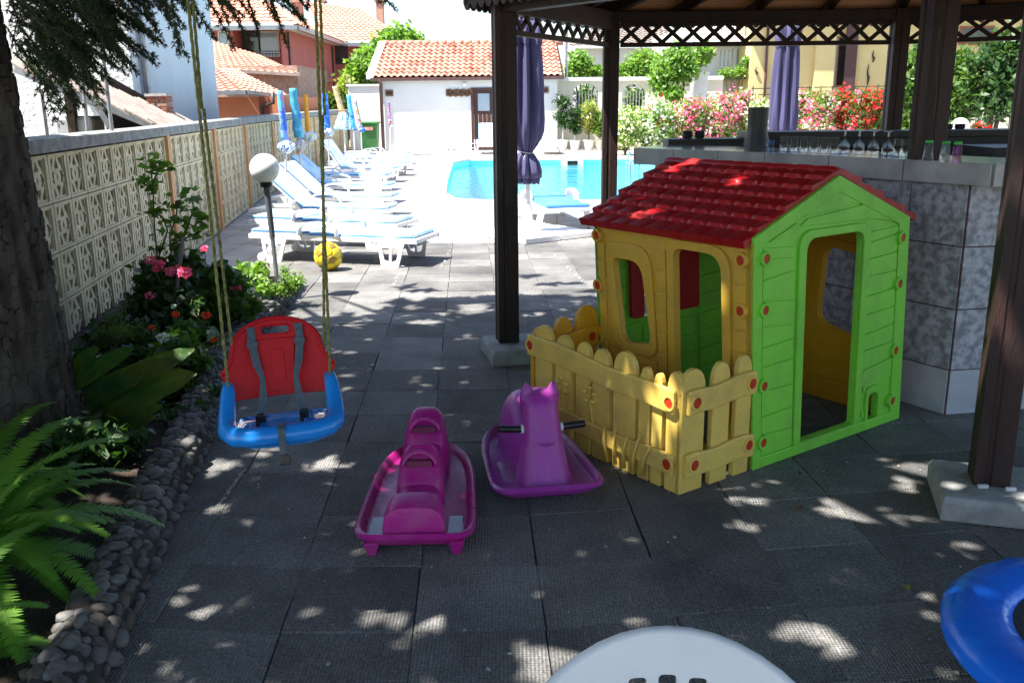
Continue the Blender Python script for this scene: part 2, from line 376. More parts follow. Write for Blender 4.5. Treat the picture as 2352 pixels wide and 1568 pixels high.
# paved play area: a bed with individual woven-textured slabs
P0 = .418
def grid(i, j):
    y0 = 2.98 + j*P0; x = .08 + i*P0*1.0 - .045*(y0-3)
    f = .16*x if x > 0 else (0 if x > -.7 else -.14*(x+.7))
    return x, y0 + f*max(0, 1-(y0-2)/9)
pav = MB(); pav.add([(-1.9,.5,-.014),(5.4,.5,-.014),(5.4,11.2,-.014),(-2.3,11.2,-.014),(-2.3,8,-.014)], [(0,1,2,3,4)])
pav = tag(pav.build('paved_yard', m_bedding), kind='structure')
def kerbx(y):
    pts = [(0,-1.1),(2.2,-1.14),(3.0,-1.27),(3.7,-1.40),(4.1,-1.44),(5.3,-1.72),(7.0,-1.8),(8.25,-1.88)]
    for (a, xa), (b, xb) in zip(pts, pts[1:]):
        if y <= b: return xa + (xb-xa)*(y-a)/(b-a)
    return -99
BARP = [(2.26,4.55),(1.62,5.7),(1.1,6.35),(1.2,7.2),(4.4,7.2),(4.4,4.75)]
ns = 0; COL = [random.uniform(-.012,.012) if i < 7 else random.uniform(-.035,.035) for i in range(20)]
for j in range(-4, 19):
    for i in range(-6, 11):
        c = [Vector((*grid(i+a, j+b), 0)) for a, b in ((0,0),(1,0),(1,1),(0,1))]
        co = COL[i+6]; c = [v+Vector((random.uniform(-.004,.004), co+random.uniform(-.004,.004), 0)) for v in c]
        cx = sum(v.x for v in c)/4; cy = sum(v.y for v in c)/4
        if cx+P0/2 < kerbx(cy)+.02 or cy > 10.9: continue
        if cy+.3 < 1.55 or abs(cx)/(cy*.96+.4) > .64: continue
        if cx > 2.35 and 5.0 < cy < 7.0: continue
        ct = Vector((cx, cy, 0)); z = random.uniform(-.002, .003); zs = [z+random.uniform(-.0015,.0015) for _ in range(4)]
        g = random.uniform(.0025,.0055)
        top = []
        for q, zz in zip(c, zs):
            d = (q-ct); d = d*(1-g/.27); d.z = zz; top.append(d)
        tb = [Vector((t.x*1.012, t.y*1.012, t.z-.006)) for t in top]; bt = [Vector((t.x, t.y, -.03)) for t in tb]
        mb = MB(); mb.add(top+tb+bt, [(0,1,2,3)]+[(k,4+k,4+(k+1)%4,(k+1)%4) for k in range(4)]+[(4+k,8+k,8+(k+1)%4,4+(k+1)%4) for k in range(4)])
        o = mb.build('paving_slab', m_slab, pav); o.location = (cx, cy, 0); ns += 1
print('slabs', ns)
# mortar smears in the joints
mb = MB()
for (a, b, n, w) in (((500,1160),(562,1078),26,.005),((848,850),(872,800),6,.008),((1015,610),(1040,560),6,.012),((1275,585),(1345,650),8,.012),((905,655),(925,605),6,.012)):
    for k in range(n):
        t = (k+random.random()*.6)/n; p = at(a[0]+(b[0]-a[0])*t, a[1]+(b[1]-a[1])*t, .004)
        r = w*random.uniform(.4, 1.3); p.x += random.uniform(-.006,.006); mb.lathe([(r*1.5,-.003),(r,.003),(1e-6,.004)], 6, Matrix.Translation(p) @ Matrix.Rotation(random.uniform(-.5,.5),4,'Z') @ Matrix.Diagonal((random.uniform(.5,1), random.uniform(1.2,3.2), 1, 1)))
tag(mb.build('mortar_smears', m_mortar, pav), kind='stuff')
# soil bed between the kerb and the block wall
mb = MB(); nx, ny = 14, 60; vs = []
for j in range(ny+1):
    y = .8 + 7.5*j/ny
    x1 = kerbx(y)-.09; x0 = -2.3-.135*y
    for i in range(nx+1):
        t = i/nx; vs.append((x0+(x1-x0)*t, y, .06+.018*math.sin(y*3+t*5)*math.sin(t*9+y)+random.uniform(-.016,.016)))
mb.add(vs, [(j*(nx+1)+i, j*(nx+1)+i+1, (j+1)*(nx+1)+i+1, (j+1)*(nx+1)+i) for j in range(ny) for i in range(nx)])
tag(mb.build('garden_bed', m_soil, smooth=True), kind='structure')
# pebble kerb
kerb = thing('stone_kerb', 'low kerb of rounded grey river stones between the paving and the flower bed', 'kerb', (kerbx(3.5)-.12, 3.5, 0))
mb = MB(); rings = []
for j in range(40):
    y = .9 + 7.4*j/39; x = kerbx(y)-.13
    x += .02; rings.append([(x-.075, y, -.02),(x-.085, y, .09),(x-.04,y,.13),(x+.04,y,.13),(x+.078, y, .09),(x+.085, y, -.02)])
mb.loft(rings); mb.build('mortar_core', M('kerb_mortar',(.06,.054,.048),(.035,.032,.028),20,.95,.5,40), kerb)
proto = []
for k in range(8):
    bm = bmesh.new(); bmesh.ops.create_icosphere(bm, subdivisions=2, radius=1)
    sc = (random.uniform(.8,1.15), random.uniform(.75,1.1), random.uniform(.45,.62)); ph = random.random()*9
    for v in bm.verts: v.co = Vector((v.co.x*sc[0], v.co.y*sc[1], v.co.z*sc[2]))*(1+.14*math.sin(v.co.x*5+ph)*math.cos(v.co.y*4+ph))
    me = bpy.data.meshes.new('stone'); bm.to_mesh(me); bm.free(); me.materials.append(m_stone[(0,0,1,2,0,1,0,2)[k]])
    me.polygons.foreach_set('use_smooth', [True]*len(me.polygons)); proto.append(me)
cnt = 0; far = MB(); y = 1.75
while y < 8.25:
    for s in range(7):
        t = s/6; a = PI*(1-t)
        x = kerbx(y)-.11 + .078*math.cos(a)*1.02; z = .128*math.sin(a)**.45 if 0 < t < 1 else .02
        r = random.uniform(.023,.037)*(1.2 if random.random()<.15 else 1); yy = y+random.uniform(-.03,.03); x += random.uniform(-.012,.012)
        if cnt < 298:
            inst(random.choice(proto), 'stone', kerb, (x, yy, z), (random.uniform(-.5,.5), random.uniform(-.5,.5)-(t-.5)*-1.2, random.random()*6), (r,r,r)); cnt += 1
        else:
            me = random.choice(proto); T = Matrix.Translation((x,yy,z)) @ Matrix.Rotation(random.random()*6,4,'Z') @ Matrix.Diagonal((r,r,r,1))
            far.add([v.co for v in me.vertices], [tuple(p.vertices) for p in me.polygons], T)
    y += .05
tag(far.build('far_stones', m_stone[0], kerb, smooth=True), kind='stuff')
# pool
mb = MB(); n = len(POOL)
mb.add([(x,y,-.02) for x,y in POOL]+[(x,y,-1.25) for x,y in POOL], [(k,(k+1)%n,n+(k+1)%n,n+k) for k in range(n)]+[tuple(range(n,2*n))])
pool = tag(mb.build('pool_basin', m_pool), kind='structure')
mb = MB(); cx = sum(p[0] for p in POOL)/n; cy = sum(p[1] for p in POOL)/n
def grow(p, d):
    v = Vector((p[0]-cx, p[1]-cy)); L = v.length; v *= (L+d)/L; return (cx+v.x, cy+v.y)
o_, i_ = [grow(p,.3) for p in POOL], [grow(p,-.03) for p in POOL]
mb.add([(*p,.02) for p in o_]+[(*p,.03) for p in i_]+[(*p,-.03) for p in i_]+[(*p,-.02) for p in o_],
       [f for k in range(n) for f in ((k,(k+1)%n,n+(k+1)%n,n+k),(n+k,n+(k+1)%n,2*n+(k+1)%n,2*n+k),(3*n+k,3*n+(k+1)%n,(k+1)%n,k))])
tag(mb.build('pool_coping', m_cope), kind='structure')
def water_mat():
    m = bpy.data.materials.new('pool_water'); m.use_nodes = True; n_ = m.node_tree.nodes; l = m.node_tree.links; n_.clear()
    out = n_.new('ShaderNodeOutputMaterial'); tr = n_.new('ShaderNodeBsdfTransparent'); tr.inputs[0].default_value = (.62,.93,.97,1)
    gl = n_.new('ShaderNodeBsdfGlossy'); gl.inputs['Roughness'].default_value = .06; fr = n_.new('ShaderNodeFresnel'); fr.inputs[0].default_value = 1.33
    tc = n_.new('ShaderNodeTexCoord'); nz = n_.new('ShaderNodeTexNoise'); nz.inputs['Scale'].default_value = 2.6; nz.inputs['Detail'].default_value = 4; l.new(tc.outputs['Object'], nz.inputs[0])
    b = n_.new('ShaderNodeBump'); b.inputs['Strength'].default_value = .5; b.inputs['Distance'].default_value = .12; l.new(nz.outputs[0], b.inputs['Height'])
    l.new(b.outputs[0], gl.inputs['Normal']); l.new(b.outputs[0], fr.inputs['Normal'])
    mx = n_.new('ShaderNodeMixShader'); l.new(fr.outputs[0], mx.inputs[0]); l.new(tr.outputs[0], mx.inputs[1]); l.new(gl.outputs[0], mx.inputs[2]); l.new(mx.outputs[0], out.inputs[0]); return m
mb = MB(); mb.add([(x,y,-.14) for x,y in POOL], [tuple(range(n))])
tag(mb.build('pool_water', water_mat()), kind='structure')
sk = thing('pool_skimmer', 'white framed skimmer opening in the far wall of the pool', 'skimmer', (1.83,27.6,-.1))
mb = MB(); mb.box(1.5,2.15,27.42,27.62,-.3,.03); mb.build('frame', m_trimw, sk)
mb = MB(); mb.box(1.68,1.98,27.40,27.5,-.16,-.04); mb.build('opening', m_drk, sk)
ld = thing('pool_ladder', 'steel pool ladder with two curved rails at the right side of the pool', 'ladder', W(1460,380,20))
for dx in (-.09, .09):
    b0 = W(1459,372,20); x = b0.x+dx
    mb = MB(); mb.tube([(x,20,-.7),(x,20,.25)]+[(x, 20+.3*(1-math.cos(a)), .25+.3*math.sin(a)) for a in (.4,.8,1.2,1.57,2,2.5,3.14)]+[(x,20.6,0)], .02, 8); mb.build('rail', m_steel, ld, smooth=True)
for z in (-.55,-.3):
    mb = MB(); mb.box(b0.x-.09,b0.x+.09,19.96,20.04,z,z+.02); mb.build('tread', m_steel, ld)

# ================================================================ BREEZE BLOCK WALL
def wx(y): return -2.26-.135*y if y < 16.7 else -4.515-.083*(y-16.7)
def wdir(y):
    s = -.135 if y < 16.7 else -.083; d = Vector((s, 1, 0)); return d.normalized()
def wall_pt(y, z, off=0):
    d = wdir(y); nrm = Vector((d.y, -d.x, 0)); return Vector((wx(y), y, z)) + nrm*off
bw = thing('block_wall', 'long cream breeze block garden wall with orange posts and grey coping', 'wall', (wx(10), 10, 0))
BW, BH = .365, .325
def arrow(cx, cy, s, t, a):
    p = [(-s,-t),(0,t),(s,-t),(s*.75,-t*1.9),(0,-t*.35),(-s*.75,-t*1.9)]
    return [(cx+x*math.cos(a)-y*math.sin(a), cy+x*math.sin(a)+y*math.cos(a)) for x, y in p]
mb = MB()
hw, hh = BW/2-.004, BH/2-.004
iw, ih = .122, .128
holes = []
for sx in (-1,1):
    for sy in (-1,1):
        h = [(sx*iw, sy*ih),(sx*(iw-.07), sy*ih),(sx*(iw-.062), sy*(ih-.03)),(sx*(iw-.03), sy*(ih-.062)),(sx*(iw-.012), sy*(ih-.10)),(sx*iw, sy*(ih-.10))]
        holes.append(h if sx*sy < 0 else h[::-1])
for s_ in (1,-1):
    h = [(0,s_*.13),(-.034,s_*.072),(-.028,s_*.05),(-.008,s_*.062),(0,s_*.052),(.008,s_*.062),(.028,s_*.05),(.034,s_*.072)]
    holes.append(h if s_ > 0 else h[::-1])
    h = [(s_*.124,0),(s_*.085,-.040),(s_*.052,-.040),(s_*.07,-.012),(s_*.062,0),(s_*.07,.012),(s_*.052,.040),(s_*.085,.040)]
    holes.append(h)
holes.append([(-.017,0),(0,-.03),(.017,0),(0,.03)])
mb.plate([(-hw,-hh),(hw,-hh),(hw,hh),(-hw,hh)], holes, .012, .03, lambda x,y,d: (d, x, y))
blk = mb.build('block', m_block, bw, world=False)
# raised rim round each block
mb2 = MB()
mb2.plate([(-hw,-hh),(hw,-hh),(hw,hh),(-hw,hh)], [[(-.135,-.14),(-.135,.14),(.135,.14),(.135,-.14)]], .03, .043, lambda x,y,d: (d, x, y))
rimm = mb2.build('block_rim', m_block, bw, world=False)
bm = bmesh.new(); bm.from_mesh(blk.data); bm.from_mesh(rimm.data); bm.to_mesh(blk.data); bm.free(); bpy.data.objects.remove(rimm)
blkme = blk.data; bpy.data.objects.remove(blk)
farb = []; y = 5.0; nb = 0; ypost = [9.6, 12.3, 15.1, 18.2, 21.5, 24.8, 28.2, 31.6]
y_edges = []; 
seg = [4.6]+ypost+[34.8]
farV, farF = [], []
fv = np.array([v.co[:] for v in blkme.vertices]); ff = [tuple(p.vertices) for p in blkme.polygons]
farmb = MB()
for a, b in zip(seg, seg[1:]):
    n = int((b-a-.12)/BW); st = (b-a-.12)/n
    for k in range(n):
        yc = a+.06+st*(k+.5)
        for r in range(4):
            z = .0+BH*(r+.5)+.01
            p = wall_pt(yc, z); ang = math.atan2(-wdir(yc).x, wdir(yc).y)
            if nb < 296 and not (yc > 12 and nb > 292):
                inst(blkme, 'block', bw, p, (0,0,ang), (1, st/BW, 1)); nb += 1
            else:
                T = Matrix.Translation(p) @ Matrix.Rotation(ang,4,'Z') @ Matrix.Diagonal((1, st/BW, 1, 1)); farmb.add([tuple(v) for v in fv], ff, T)
tag(farmb.build('far_blocks', m_block, bw, fix=False), kind='stuff')
for yp in ypost:
    mb = MB(); p = wall_pt(yp, 0); ang = math.atan2(-wdir(yp).x, wdir(yp).y)
    mb.box(-.07,.075,-.065,.065,0,1.33, Matrix.Translation(p) @ Matrix.Rotation(ang,4,'Z')); mb.build('post', m_opost, bw)
mb = MB(); R = []
for k in range(50):
    y = 2.2+32.6*k/49; up = .045*min(1, max(0, (y-9)/18))
    R.append([wall_pt(y,1.325,-.1), wall_pt(y,1.325,.1), wall_pt(y,1.41+up,.1), wall_pt(y,1.42+up,-.1)])
mb.loft(R); mb.build('coping', m_cap, bw)
mb = MB(); R = []
for k in range(30):
    y = 2.2+32.6*k/29; R.append([wall_pt(y,-.05,-.08), wall_pt(y,-.05,.07), wall_pt(y,.008,.07), wall_pt(y,.008,-.08)])
mb.loft(R); mb.build('footing', m_cap, bw)
# bed wall section nearest the tree
mb = MB(); R = [[wall_pt(y,0,-.05),wall_pt(y,0,.05),wall_pt(y,1.32,.05),wall_pt(y,1.32,-.05)] for y in (2.2,4.64)]
mb.loft(R); mb.build('end_panel', m_block, bw)
# unseen backing boards, added to keep light out of the wall's openings
nb_ = thing('added_dark_backing', 'added dark backing boards that keep the block wall openings dark', 'screen', wall_pt(8,0,-.15))
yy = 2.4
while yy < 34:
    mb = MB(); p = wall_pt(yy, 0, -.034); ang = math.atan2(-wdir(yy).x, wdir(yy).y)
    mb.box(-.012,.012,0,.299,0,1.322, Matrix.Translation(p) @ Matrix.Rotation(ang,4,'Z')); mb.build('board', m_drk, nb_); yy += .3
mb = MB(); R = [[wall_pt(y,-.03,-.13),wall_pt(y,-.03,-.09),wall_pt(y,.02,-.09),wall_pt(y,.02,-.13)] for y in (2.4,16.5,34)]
mb.loft(R); mb.build('backing_foot', m_drk, nb_)

# ================================================================ BACKGROUND HOUSES
def face(mb, pts): mb.add(pts, [tuple(range(len(pts)))])
def fbox(px0, py0, px1, py1, Y, dY, dz=0):
    a = W(px0, py1, Y); b = W(px1, py0, Y); mb = MB(); mb.box(a.x, b.x, Y, Y+dY, a.z, b.z); return mb
def tiled(name, a, b, c, d, mat, parent, pitch=.24, row=.33, h=.04, kind='stuff'):
    """wavy, stepped tile surface between eave a-b and ridge d-c"""
    a, b, c, d = map(Vector, (a, b, c, d)); U = (b-a).length; V = ((d-a).length+(c-b).length)/2
    nu = max(2, int(U/pitch))*4; nv = max(1, int(V/row)); nrm = (b-a).cross(d-a).normalized()
    if nrm.z < 0: nrm = -nrm
    vs = []; F = []
    for j in range(nv):
        for e in (0, 1):
            v = (j+e)/nv
            for i in range(nu+1):
                u = i/nu; p = (a*(1-u)+b*u)*(1-v) + (d*(1-u)+c*u)*v
                vs.append(p + nrm*(h*(.5+.5*math.sin(2*PI*i/4)) + (h*.8 if e == 0 else 0)))
    st = nu+1
    for j in range(2*nv-1):
        for i in range(nu): F.append((j*st+i, j*st+i+1, (j+1)*st+i+1, (j+1)*st+i))
    mb = MB(); mb.add(vs, F); o = mb.build(name, mat, parent, smooth=False, fix=False)
    return tag(o, kind=kind) if kind else o
def window(parent, px0, py0, px1, py1, Y, frame, pane, depth=.12, mull=0):
    a = W(px0,py1,Y); b = W(px1,py0,Y); t = min(.08, (b.x-a.x)*.1)
    mb = MB(); mb.box(a.x,b.x,Y-.05,Y+.02,a.z,a.z+t); mb.box(a.x,b.x,Y-.05,Y+.02,b.z-t,b.z)
    mb.box(a.x,a.x+t,Y-.05,Y+.02,a.z+t,b.z-t); mb.box(b.x-t,b.x,Y-.05,Y+.02,a.z+t,b.z-t)
    if mull: 
        xm = a.x+(b.x-a.x)*mull; mb.box(xm-t/2,xm+t/2,Y-.05,Y+.02,a.z+t,b.z-t)
    w = mb.build('window', frame, parent)
    mb = MB(); mb.box(a.x+t,b.x-t,Y-.012,Y+.0,a.z+t,b.z-t); mb.build('pane', pane, w); return w

# white gable house behind the block wall
hw_ = thing('white_house', 'tall white rough rendered house behind the block wall, its side wall in shade', 'house', (-8,14,0))
mb = MB(); x1 = -5.52
mb.k = 0; mb.box(-15, x1, 14.0, 14.06, 0, 5.2)
mb.build('front_wall', m_rwhite, hw_)
mb = MB(); mb.box(x1-.06, x1, 14.063, 17.9, 0, 5.2); mb.box(-15, x1, 17.9, 18, 0, 5.2); mb.box(-15,-14.95,14.063,17.9,0,5.2); mb.build('side_wall', M('smooth_shaded_white_render', (.62,.64,.68), (.5,.52,.56), .9, .85, .2, 20, stretch=(1,1,.3)), hw_)  # side wall's shade is put into its darker, bluish render colour
mb = MB(); mb.box(-15.1, x1+.1, 13.9, 18.1, 5.2, 5.35); mb.build('roof', m_rooft_far, hw_)
mb = MB(); mb.tube([(x1+.07,14.35,5.1),(x1+.07,14.35,0)], .05, 10)
mb.build('drainpipe', m_metal_g, hw_, smooth=True)
for z in (2.3,3.1,3.9):
    mb = MB(); mb.box(x1-.0,x1+.14,14.29,14.41,z,z+.03); mb.build('bracket', m_metal_g, hw_)
window(hw_, 190,184,230,222,13.99, m_cream, m_drk)
# open lean-to shed with old tiles
sh = thing('tiled_shed', 'old open shed with sloping weathered tiles behind the near block wall', 'shed', (-4.2,9.6,0))
e0 = W(150,195,11.2); e1 = W(405,300,11.2)
back = Vector((0,2.6,.15))
A_, B_ = Vector((e0.x,11.2,e0.z)), Vector((e1.x,11.2,e1.z))
A0 = A_ + (A_-B_)*.45
mb = MB(); 
for (p,q,w,h,dz) in ((A0,B_,.04,.10,-.05),):
    mb.bar(p+Vector((0,0,dz)), q+Vector((0,0,dz)), w, h)
mb.build('rafter', m_metal_g, sh)
mb = MB(); mb.bar(A0+Vector((0,.5,-.16)), B_+Vector((0,.5,-.16)), .06,.08); mb.build('rafter', m_twig, sh)
# tiles, one by one, stepping down the slope
dS = (B_-A0); L = dS.length; dS.normalize(); nt = int(L/.28)
ang = math.atan2(-dS.z, dS.x)
tm = MB(); 
R = []
for s in (0,1):
    ring = []
    for k in range(5):
        t = -1+k*.5; ring.append((s*.36, t*.12, .045*(1-t*t)+(.02 if s==0 else 0)))
    ring += [(s*.36, (1-k*.5)*.12, .045*(1-(1-k*.5)**2)+(.02 if s==0 else 0)-.02) for k in range(5)]
    R.append(ring)
tm.loft(R); tile_o = tm.build('roof_tile', m_rooft_grey, sh, world=False); tme = tile_o.data; bpy.data.objects.remove(tile_o)
for i in range(nt):
    for j in range(9):
        p = A0 + dS*(i*.28) + Vector((-.06*j, -.05+j*.27, random.uniform(0,.015)+.015))
        inst(tme, 'roof_tile', sh, p, (0, ang+.06+random.uniform(-.03,.03), random.uniform(-.06,.06)))
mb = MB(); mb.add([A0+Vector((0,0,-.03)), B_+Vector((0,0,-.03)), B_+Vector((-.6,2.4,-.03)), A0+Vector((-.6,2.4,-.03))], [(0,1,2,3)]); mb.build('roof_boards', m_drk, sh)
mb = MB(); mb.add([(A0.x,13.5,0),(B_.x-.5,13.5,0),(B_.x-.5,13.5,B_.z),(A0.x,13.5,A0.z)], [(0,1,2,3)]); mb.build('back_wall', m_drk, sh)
for px, w_ in ((95,.075),):
    p = W(px,260,11.1); mb = MB(); mb.box(p.x-w_/2,p.x+w_/2,11.06,11.14,0,W(px,205,11.1).z); mb.build('post', m_metal_w, sh)
p = W(165,260,12); mb = MB(); mb.box(p.x-.05,p.x+.05,11.95,12.05,0,2.3); mb.build('post', m_twig, sh)
mb = MB(); mb.bar(W(225,245,11.3), W(290,300,11.3)+Vector((0,0,-.3)), .05, .07); mb.build('brace', m_metal_g, sh)
tk = MB(); p = W(182,276,12.2); tk.box(p.x-.25,p.x+.25,12,12.4,0,p.z+.05); tag(tk.build('water_tank', M('dull_white_tank',(.45,.46,.48),(.35,.36,.38),4,.6), bevel=.05), 'dull white water tank inside the dark open shed', 'tank')
for (pa, pb, i) in (((178,60),(201,298),0),((228,55),(257,298),1)):
    y_ = 7.9; a = W(pa[0],pa[1],y_); b = W(pb[0],pb[1],y_)
    mb = MB(); mb.tube([Vector((b.x,y_,0)), b, a, a+(a-b)*.4], .017, 8)
    po = tag(mb.build('metal_pole', m_metal_g, smooth=True), ('left' if i==0 else 'right')+' one of the two thin grey metal poles in front of the white house', 'pole', 'thin grey poles behind the block wall')
mb = MB(); mb.bar(W(180,69,7.9), W(315,69,7.9), .015,.02)
tag(mb.build('cross_rail', m_metal_g), 'thin horizontal rail joined to the grey poles before the white house', 'rail')
# brick chimney
ch = thing('brick_chimney', 'stub of rough red brick chimney with white cap above the block wall', 'chimney', (W(372,278,13.0).x, 13.0, 0))
c = W(372,282,13.0); topz = W(372,218,13.0).z; z = c.z-.3; row = 0
mb = MB(); mb.box(c.x-.115,c.x+.115,12.9,13.08,c.z-.8,topz-.02); mb.build('mortar_core', m_mortar, ch)
while z < topz-.03:
    for sx in (0,1):
        o_ = .055 if row % 2 else 0
        for (xx0,xx1) in ((c.x-.13, c.x-.13+.1+o_),(c.x-.1+.1+o_+.008,c.x+.13)):
            if sx == 0:
                mb = MB(); mb.box(xx0,xx1,12.87,13.13,z,z+.042); mb.build('brick', m_brick if random.random()<.65 else m_brick2, ch)
    z += .052; row += 1
mb = MB(); mb.box(c.x-.145,c.x+.145,12.85,13.15,topz-.02,topz+.015); mb.build('cap', m_mortar, ch)
# low terracotta house
th = thing('terracotta_house', 'low orange rendered house with a tiled hip roof right of the white house', 'house', (-6.5,24,0))
Yt = 24
a = W(500,275,Yt); b = W(648,222,Yt)
mb = MB(); mb.box(a.x-3,b.x,Yt,Yt+5,0,b.z); mb.build('wall', m_terra, th)
e0 = W(440,214,Yt-.5); e1 = W(566,212,Yt-.5); e2 = W(668,224,Yt+1.2); r0 = W(440,150,Yt+2.5); r1 = W(500,160,Yt+2.5)
tiled('roof_tiles', e0, e1, r1, r0, m_rooft_far, th)
tiled('roof_tiles', e1, e2, r1+Vector((.3,.6,0)), r1, m_rooft_far, th)
mb = MB(); mb.bar(e0,e1,.12,.1); mb.bar(e1,e2,.12,.1); mb.build('gutter', m_metal_g, th)
mb = MB(); q = W(628,236,Yt-.1); mb.tube([q+Vector((0,0,.25)), q+Vector((0,0,0)), W(600,246,Yt-.1), W(600,246,Yt-.1)+Vector((0,.1,-2))], .045, 8); mb.build('drainpipe', m_metal_d, th, smooth=True)
mb = fbox(598,222,616,275,Yt-.03,.06); mb.build('dark_post', M('brown_render',(.25,.07,.045),(.2,.06,.04),4,.9), th)  # dark brown upright strip on the orange wall
# brick outbuilding behind it
bh = thing('brick_outbuilding', 'old brick outbuilding with a broken tiled roof before the pink apartment block', 'house', (-9,31,0))
Yb = 31
a = W(560,275,Yb); b = W(690,158,Yb)
mb = MB(); mb.box(a.x-1.5,b.x-.1,Yb,Yb+5,0,b.z+.1); mb.build('wall', M('rough_old_brick', (.3,.17,.12), (.38,.3,.25), 8, .95, .5, 30), bh)
mb = fbox(617,205,626,228,Yb-.02,.04); mb.build('slit_window', m_drk, bh)
e0 = W(480,160,Yb-.4); e1 = W(565,165,Yb-.4); e2 = W(690,172,Yb-.4)
r0 = W(480,92,Yb+4.5); r1 = W(530,100,Yb+4.5); r2 = W(600,130,Yb+3.5)
tiled('roof_tiles', e0, e2, r2, r0, m_rooft_far, bh)
mb = MB(); mb.bar(e0,e2,.1,.1); mb.build('eave_board', m_rooft_grey, bh)
# pink apartment block
pk = thing('pink_apartment_block', 'large pink apartment block with red tiled hip roofs and balconies', 'apartment building', (-14,46,0))
Y1, Y2 = 46., 59.; xa = W(652,55,Y1).x; xb = W(756,90,Y2).x; xc = W(908,90,Y2).x
ez = W(652,62,Y1).z
bal0, bal1 = W(528,155,Y1), W(640,62,Y1)
mb = MB()
mb.box(-24, W(512,0,Y1).x, Y1, Y1+.3, 0, ez); mb.box(W(640,0,Y1).x, xa, Y1, Y1+.3, 0, ez)
mb.box(W(512,0,Y1).x, W(640,0,Y1).x, Y1, Y1+.3, 0, W(575,160,Y1).z)
mb.build('front_wall', m_pink, pk)
mb = MB(); mb.box(W(528,0,Y1).x,W(640,0,Y1).x,Y1+1.6,Y1+1.8,W(575,160,Y1).z,ez); mb.box(W(512,0,Y1).x,W(528,0,Y1).x,Y1+.0,Y1+1.6,W(575,160,Y1).z,ez); mb.build('balcony_recess_wall', m_pink, pk)
mb = MB(); mb.box(xa-.3, xa, Y1+.303, Y2+.3, 0, ez); mb.build('side_wall', m_pink, pk)
mb = MB(); mb.box(xa, xc, Y2, Y2+.3, 0, ez); mb.box(xc-.3,xc,Y2+.303,Y2+14,0,ez); mb.build('rear_wing_wall', m_pink, pk)
window(pk, 597,72,640,132,Y1+1.55, m_cream, m_glassl); window(pk, 560,72,596,150,Y1+1.55, m_metal_d, m_glassd)
window(pk, 505,72,524,128,Y1-.01, m_trimw, m_glassl)
window(pk, 768,104,798,148,Y2-.02, m_metal_d, m_glassd); window(pk, 772,192,798,232,Y2-.02, m_metal_d, m_glassd)
window(pk, 850,95,876,146,Y2-.02, m_metal_d, m_glassd); window(pk, 876,95,902,130,Y2-.02, m_cream, m_glassl)
window(pk, 622,180,640,196,Y1-.02, m_cream, m_drk)
for k in range(16):
    q = W(530+k*7.0,152,Y1+.1); t_ = W(530+k*7.0,118,Y1+.1)
    mb = MB(); mb.box(q.x-.012,q.x+.012,Y1+.05,Y1+.08,q.z,t_.z); mb.build('baluster', m_metal_d, pk)
for zz in (118,124):
    mb = MB(); mb.bar(W(525,zz,Y1+.06), W(640,zz,Y1+.06), .03,.04); mb.build('balcony_rail', m_metal_d, pk)
mb = MB(); mb.box(xa+.0,xa+.09,Y1+.5,Y1+.6,0,ez-.2); mb.build('drainpipe', m_metal_d, pk)
mb = MB(); mb.box(xa+.0,xa+.09,Y2-1.2,Y2-1.1,0,ez-.2); mb.build('drainpipe', m_metal_d, pk)
p_ = W(840,100,Y2-.1); mb = MB(); mb.box(p_.x-.05,p_.x+.05,Y2-.12,Y2-.02,0,ez-.2); mb.build('drainpipe', m_metal_g, pk)
# awning on side wall
mb = MB(); mb.box(xa,xa+1.2,Y2-5,Y2-2,2.9,3.1); mb.build('porch_slab', m_rooft_far, pk)
# roofs
eo = .8
tiled('roof_tiles', (-24,Y1-eo,ez), (xa+eo,Y1-eo,ez), (xa-6.5,Y1+7,ez+3.6), (-24,Y1+7,ez+3.6), m_rooft_far, pk, .35, .5, .07)
tiled('roof_tiles', (xa+eo,Y1-eo,ez), (xa+eo,Y2+.2,ez), (xa-6.5,Y2+7,ez+3.6), (xa-6.5,Y1+7,ez+3.6), m_rooft_far, pk, .35, .5, .07)
tiled('roof_tiles', (xa,Y2-eo,ez), (xc+eo,Y2-eo,ez), (xc-3.2,Y2+6,ez+2.6), (xa-3,Y2+6,ez+3.1), m_rooft_far, pk, .35, .5, .07)
tiled('roof_tiles', (xc+eo,Y2-eo,ez), (xc+eo,Y2+14,ez), (xc-3.2,Y2+10,ez+2.6), (xc-3.2,Y2+6,ez+2.6), m_rooft_far, pk, .35, .5, .07)
mb = MB(); mb.bar((-24,Y1-eo,ez-.1),(xa+eo,Y1-eo,ez-.1),.15,.2); mb.bar((xa+eo,Y1-eo+.1,ez-.1),(xa+eo,Y2-eo-.1,ez-.1),.15,.2); mb.bar((xa+eo+.1,Y2-eo,ez-.1),(xc+eo,Y2-eo,ez-.1),.15,.2); mb.bar((xc+eo,Y2-eo+.1,ez-.1),(xc+eo,Y2+14,ez-.1),.15,.2); mb.build('gutter', m_metal_g, pk)
mb = MB(); mb.box(-24,xa+eo-.1,Y1-eo+.1,Y1,ez-.1,ez-.04); mb.box(xa,xa+eo-.1,Y1+.01,Y2-eo,ez-.1,ez-.04); mb.box(xa,xc+eo-.1,Y2-eo+.1,Y2,ez-.1,ez-.04); mb.build('soffit', m_white, pk)
for (px, py0, py1, Yc, w) in ((872,4,36,70,.5),(682,6,22,62,.55),(736,6,20,66,.5)):
    c_ = W(px,py1,Yc); t_ = W(px,py0,Yc); mb = MB(); mb.box(c_.x-w/2,c_.x+w/2,Yc,Yc+.7,c_.z-2.5,t_.z); mb.box(c_.x-w/2-.1,c_.x+w/2+.1,Yc-.1,Yc+.8,t_.z,t_.z+.15); mb.build('chimney', m_brick2, pk)

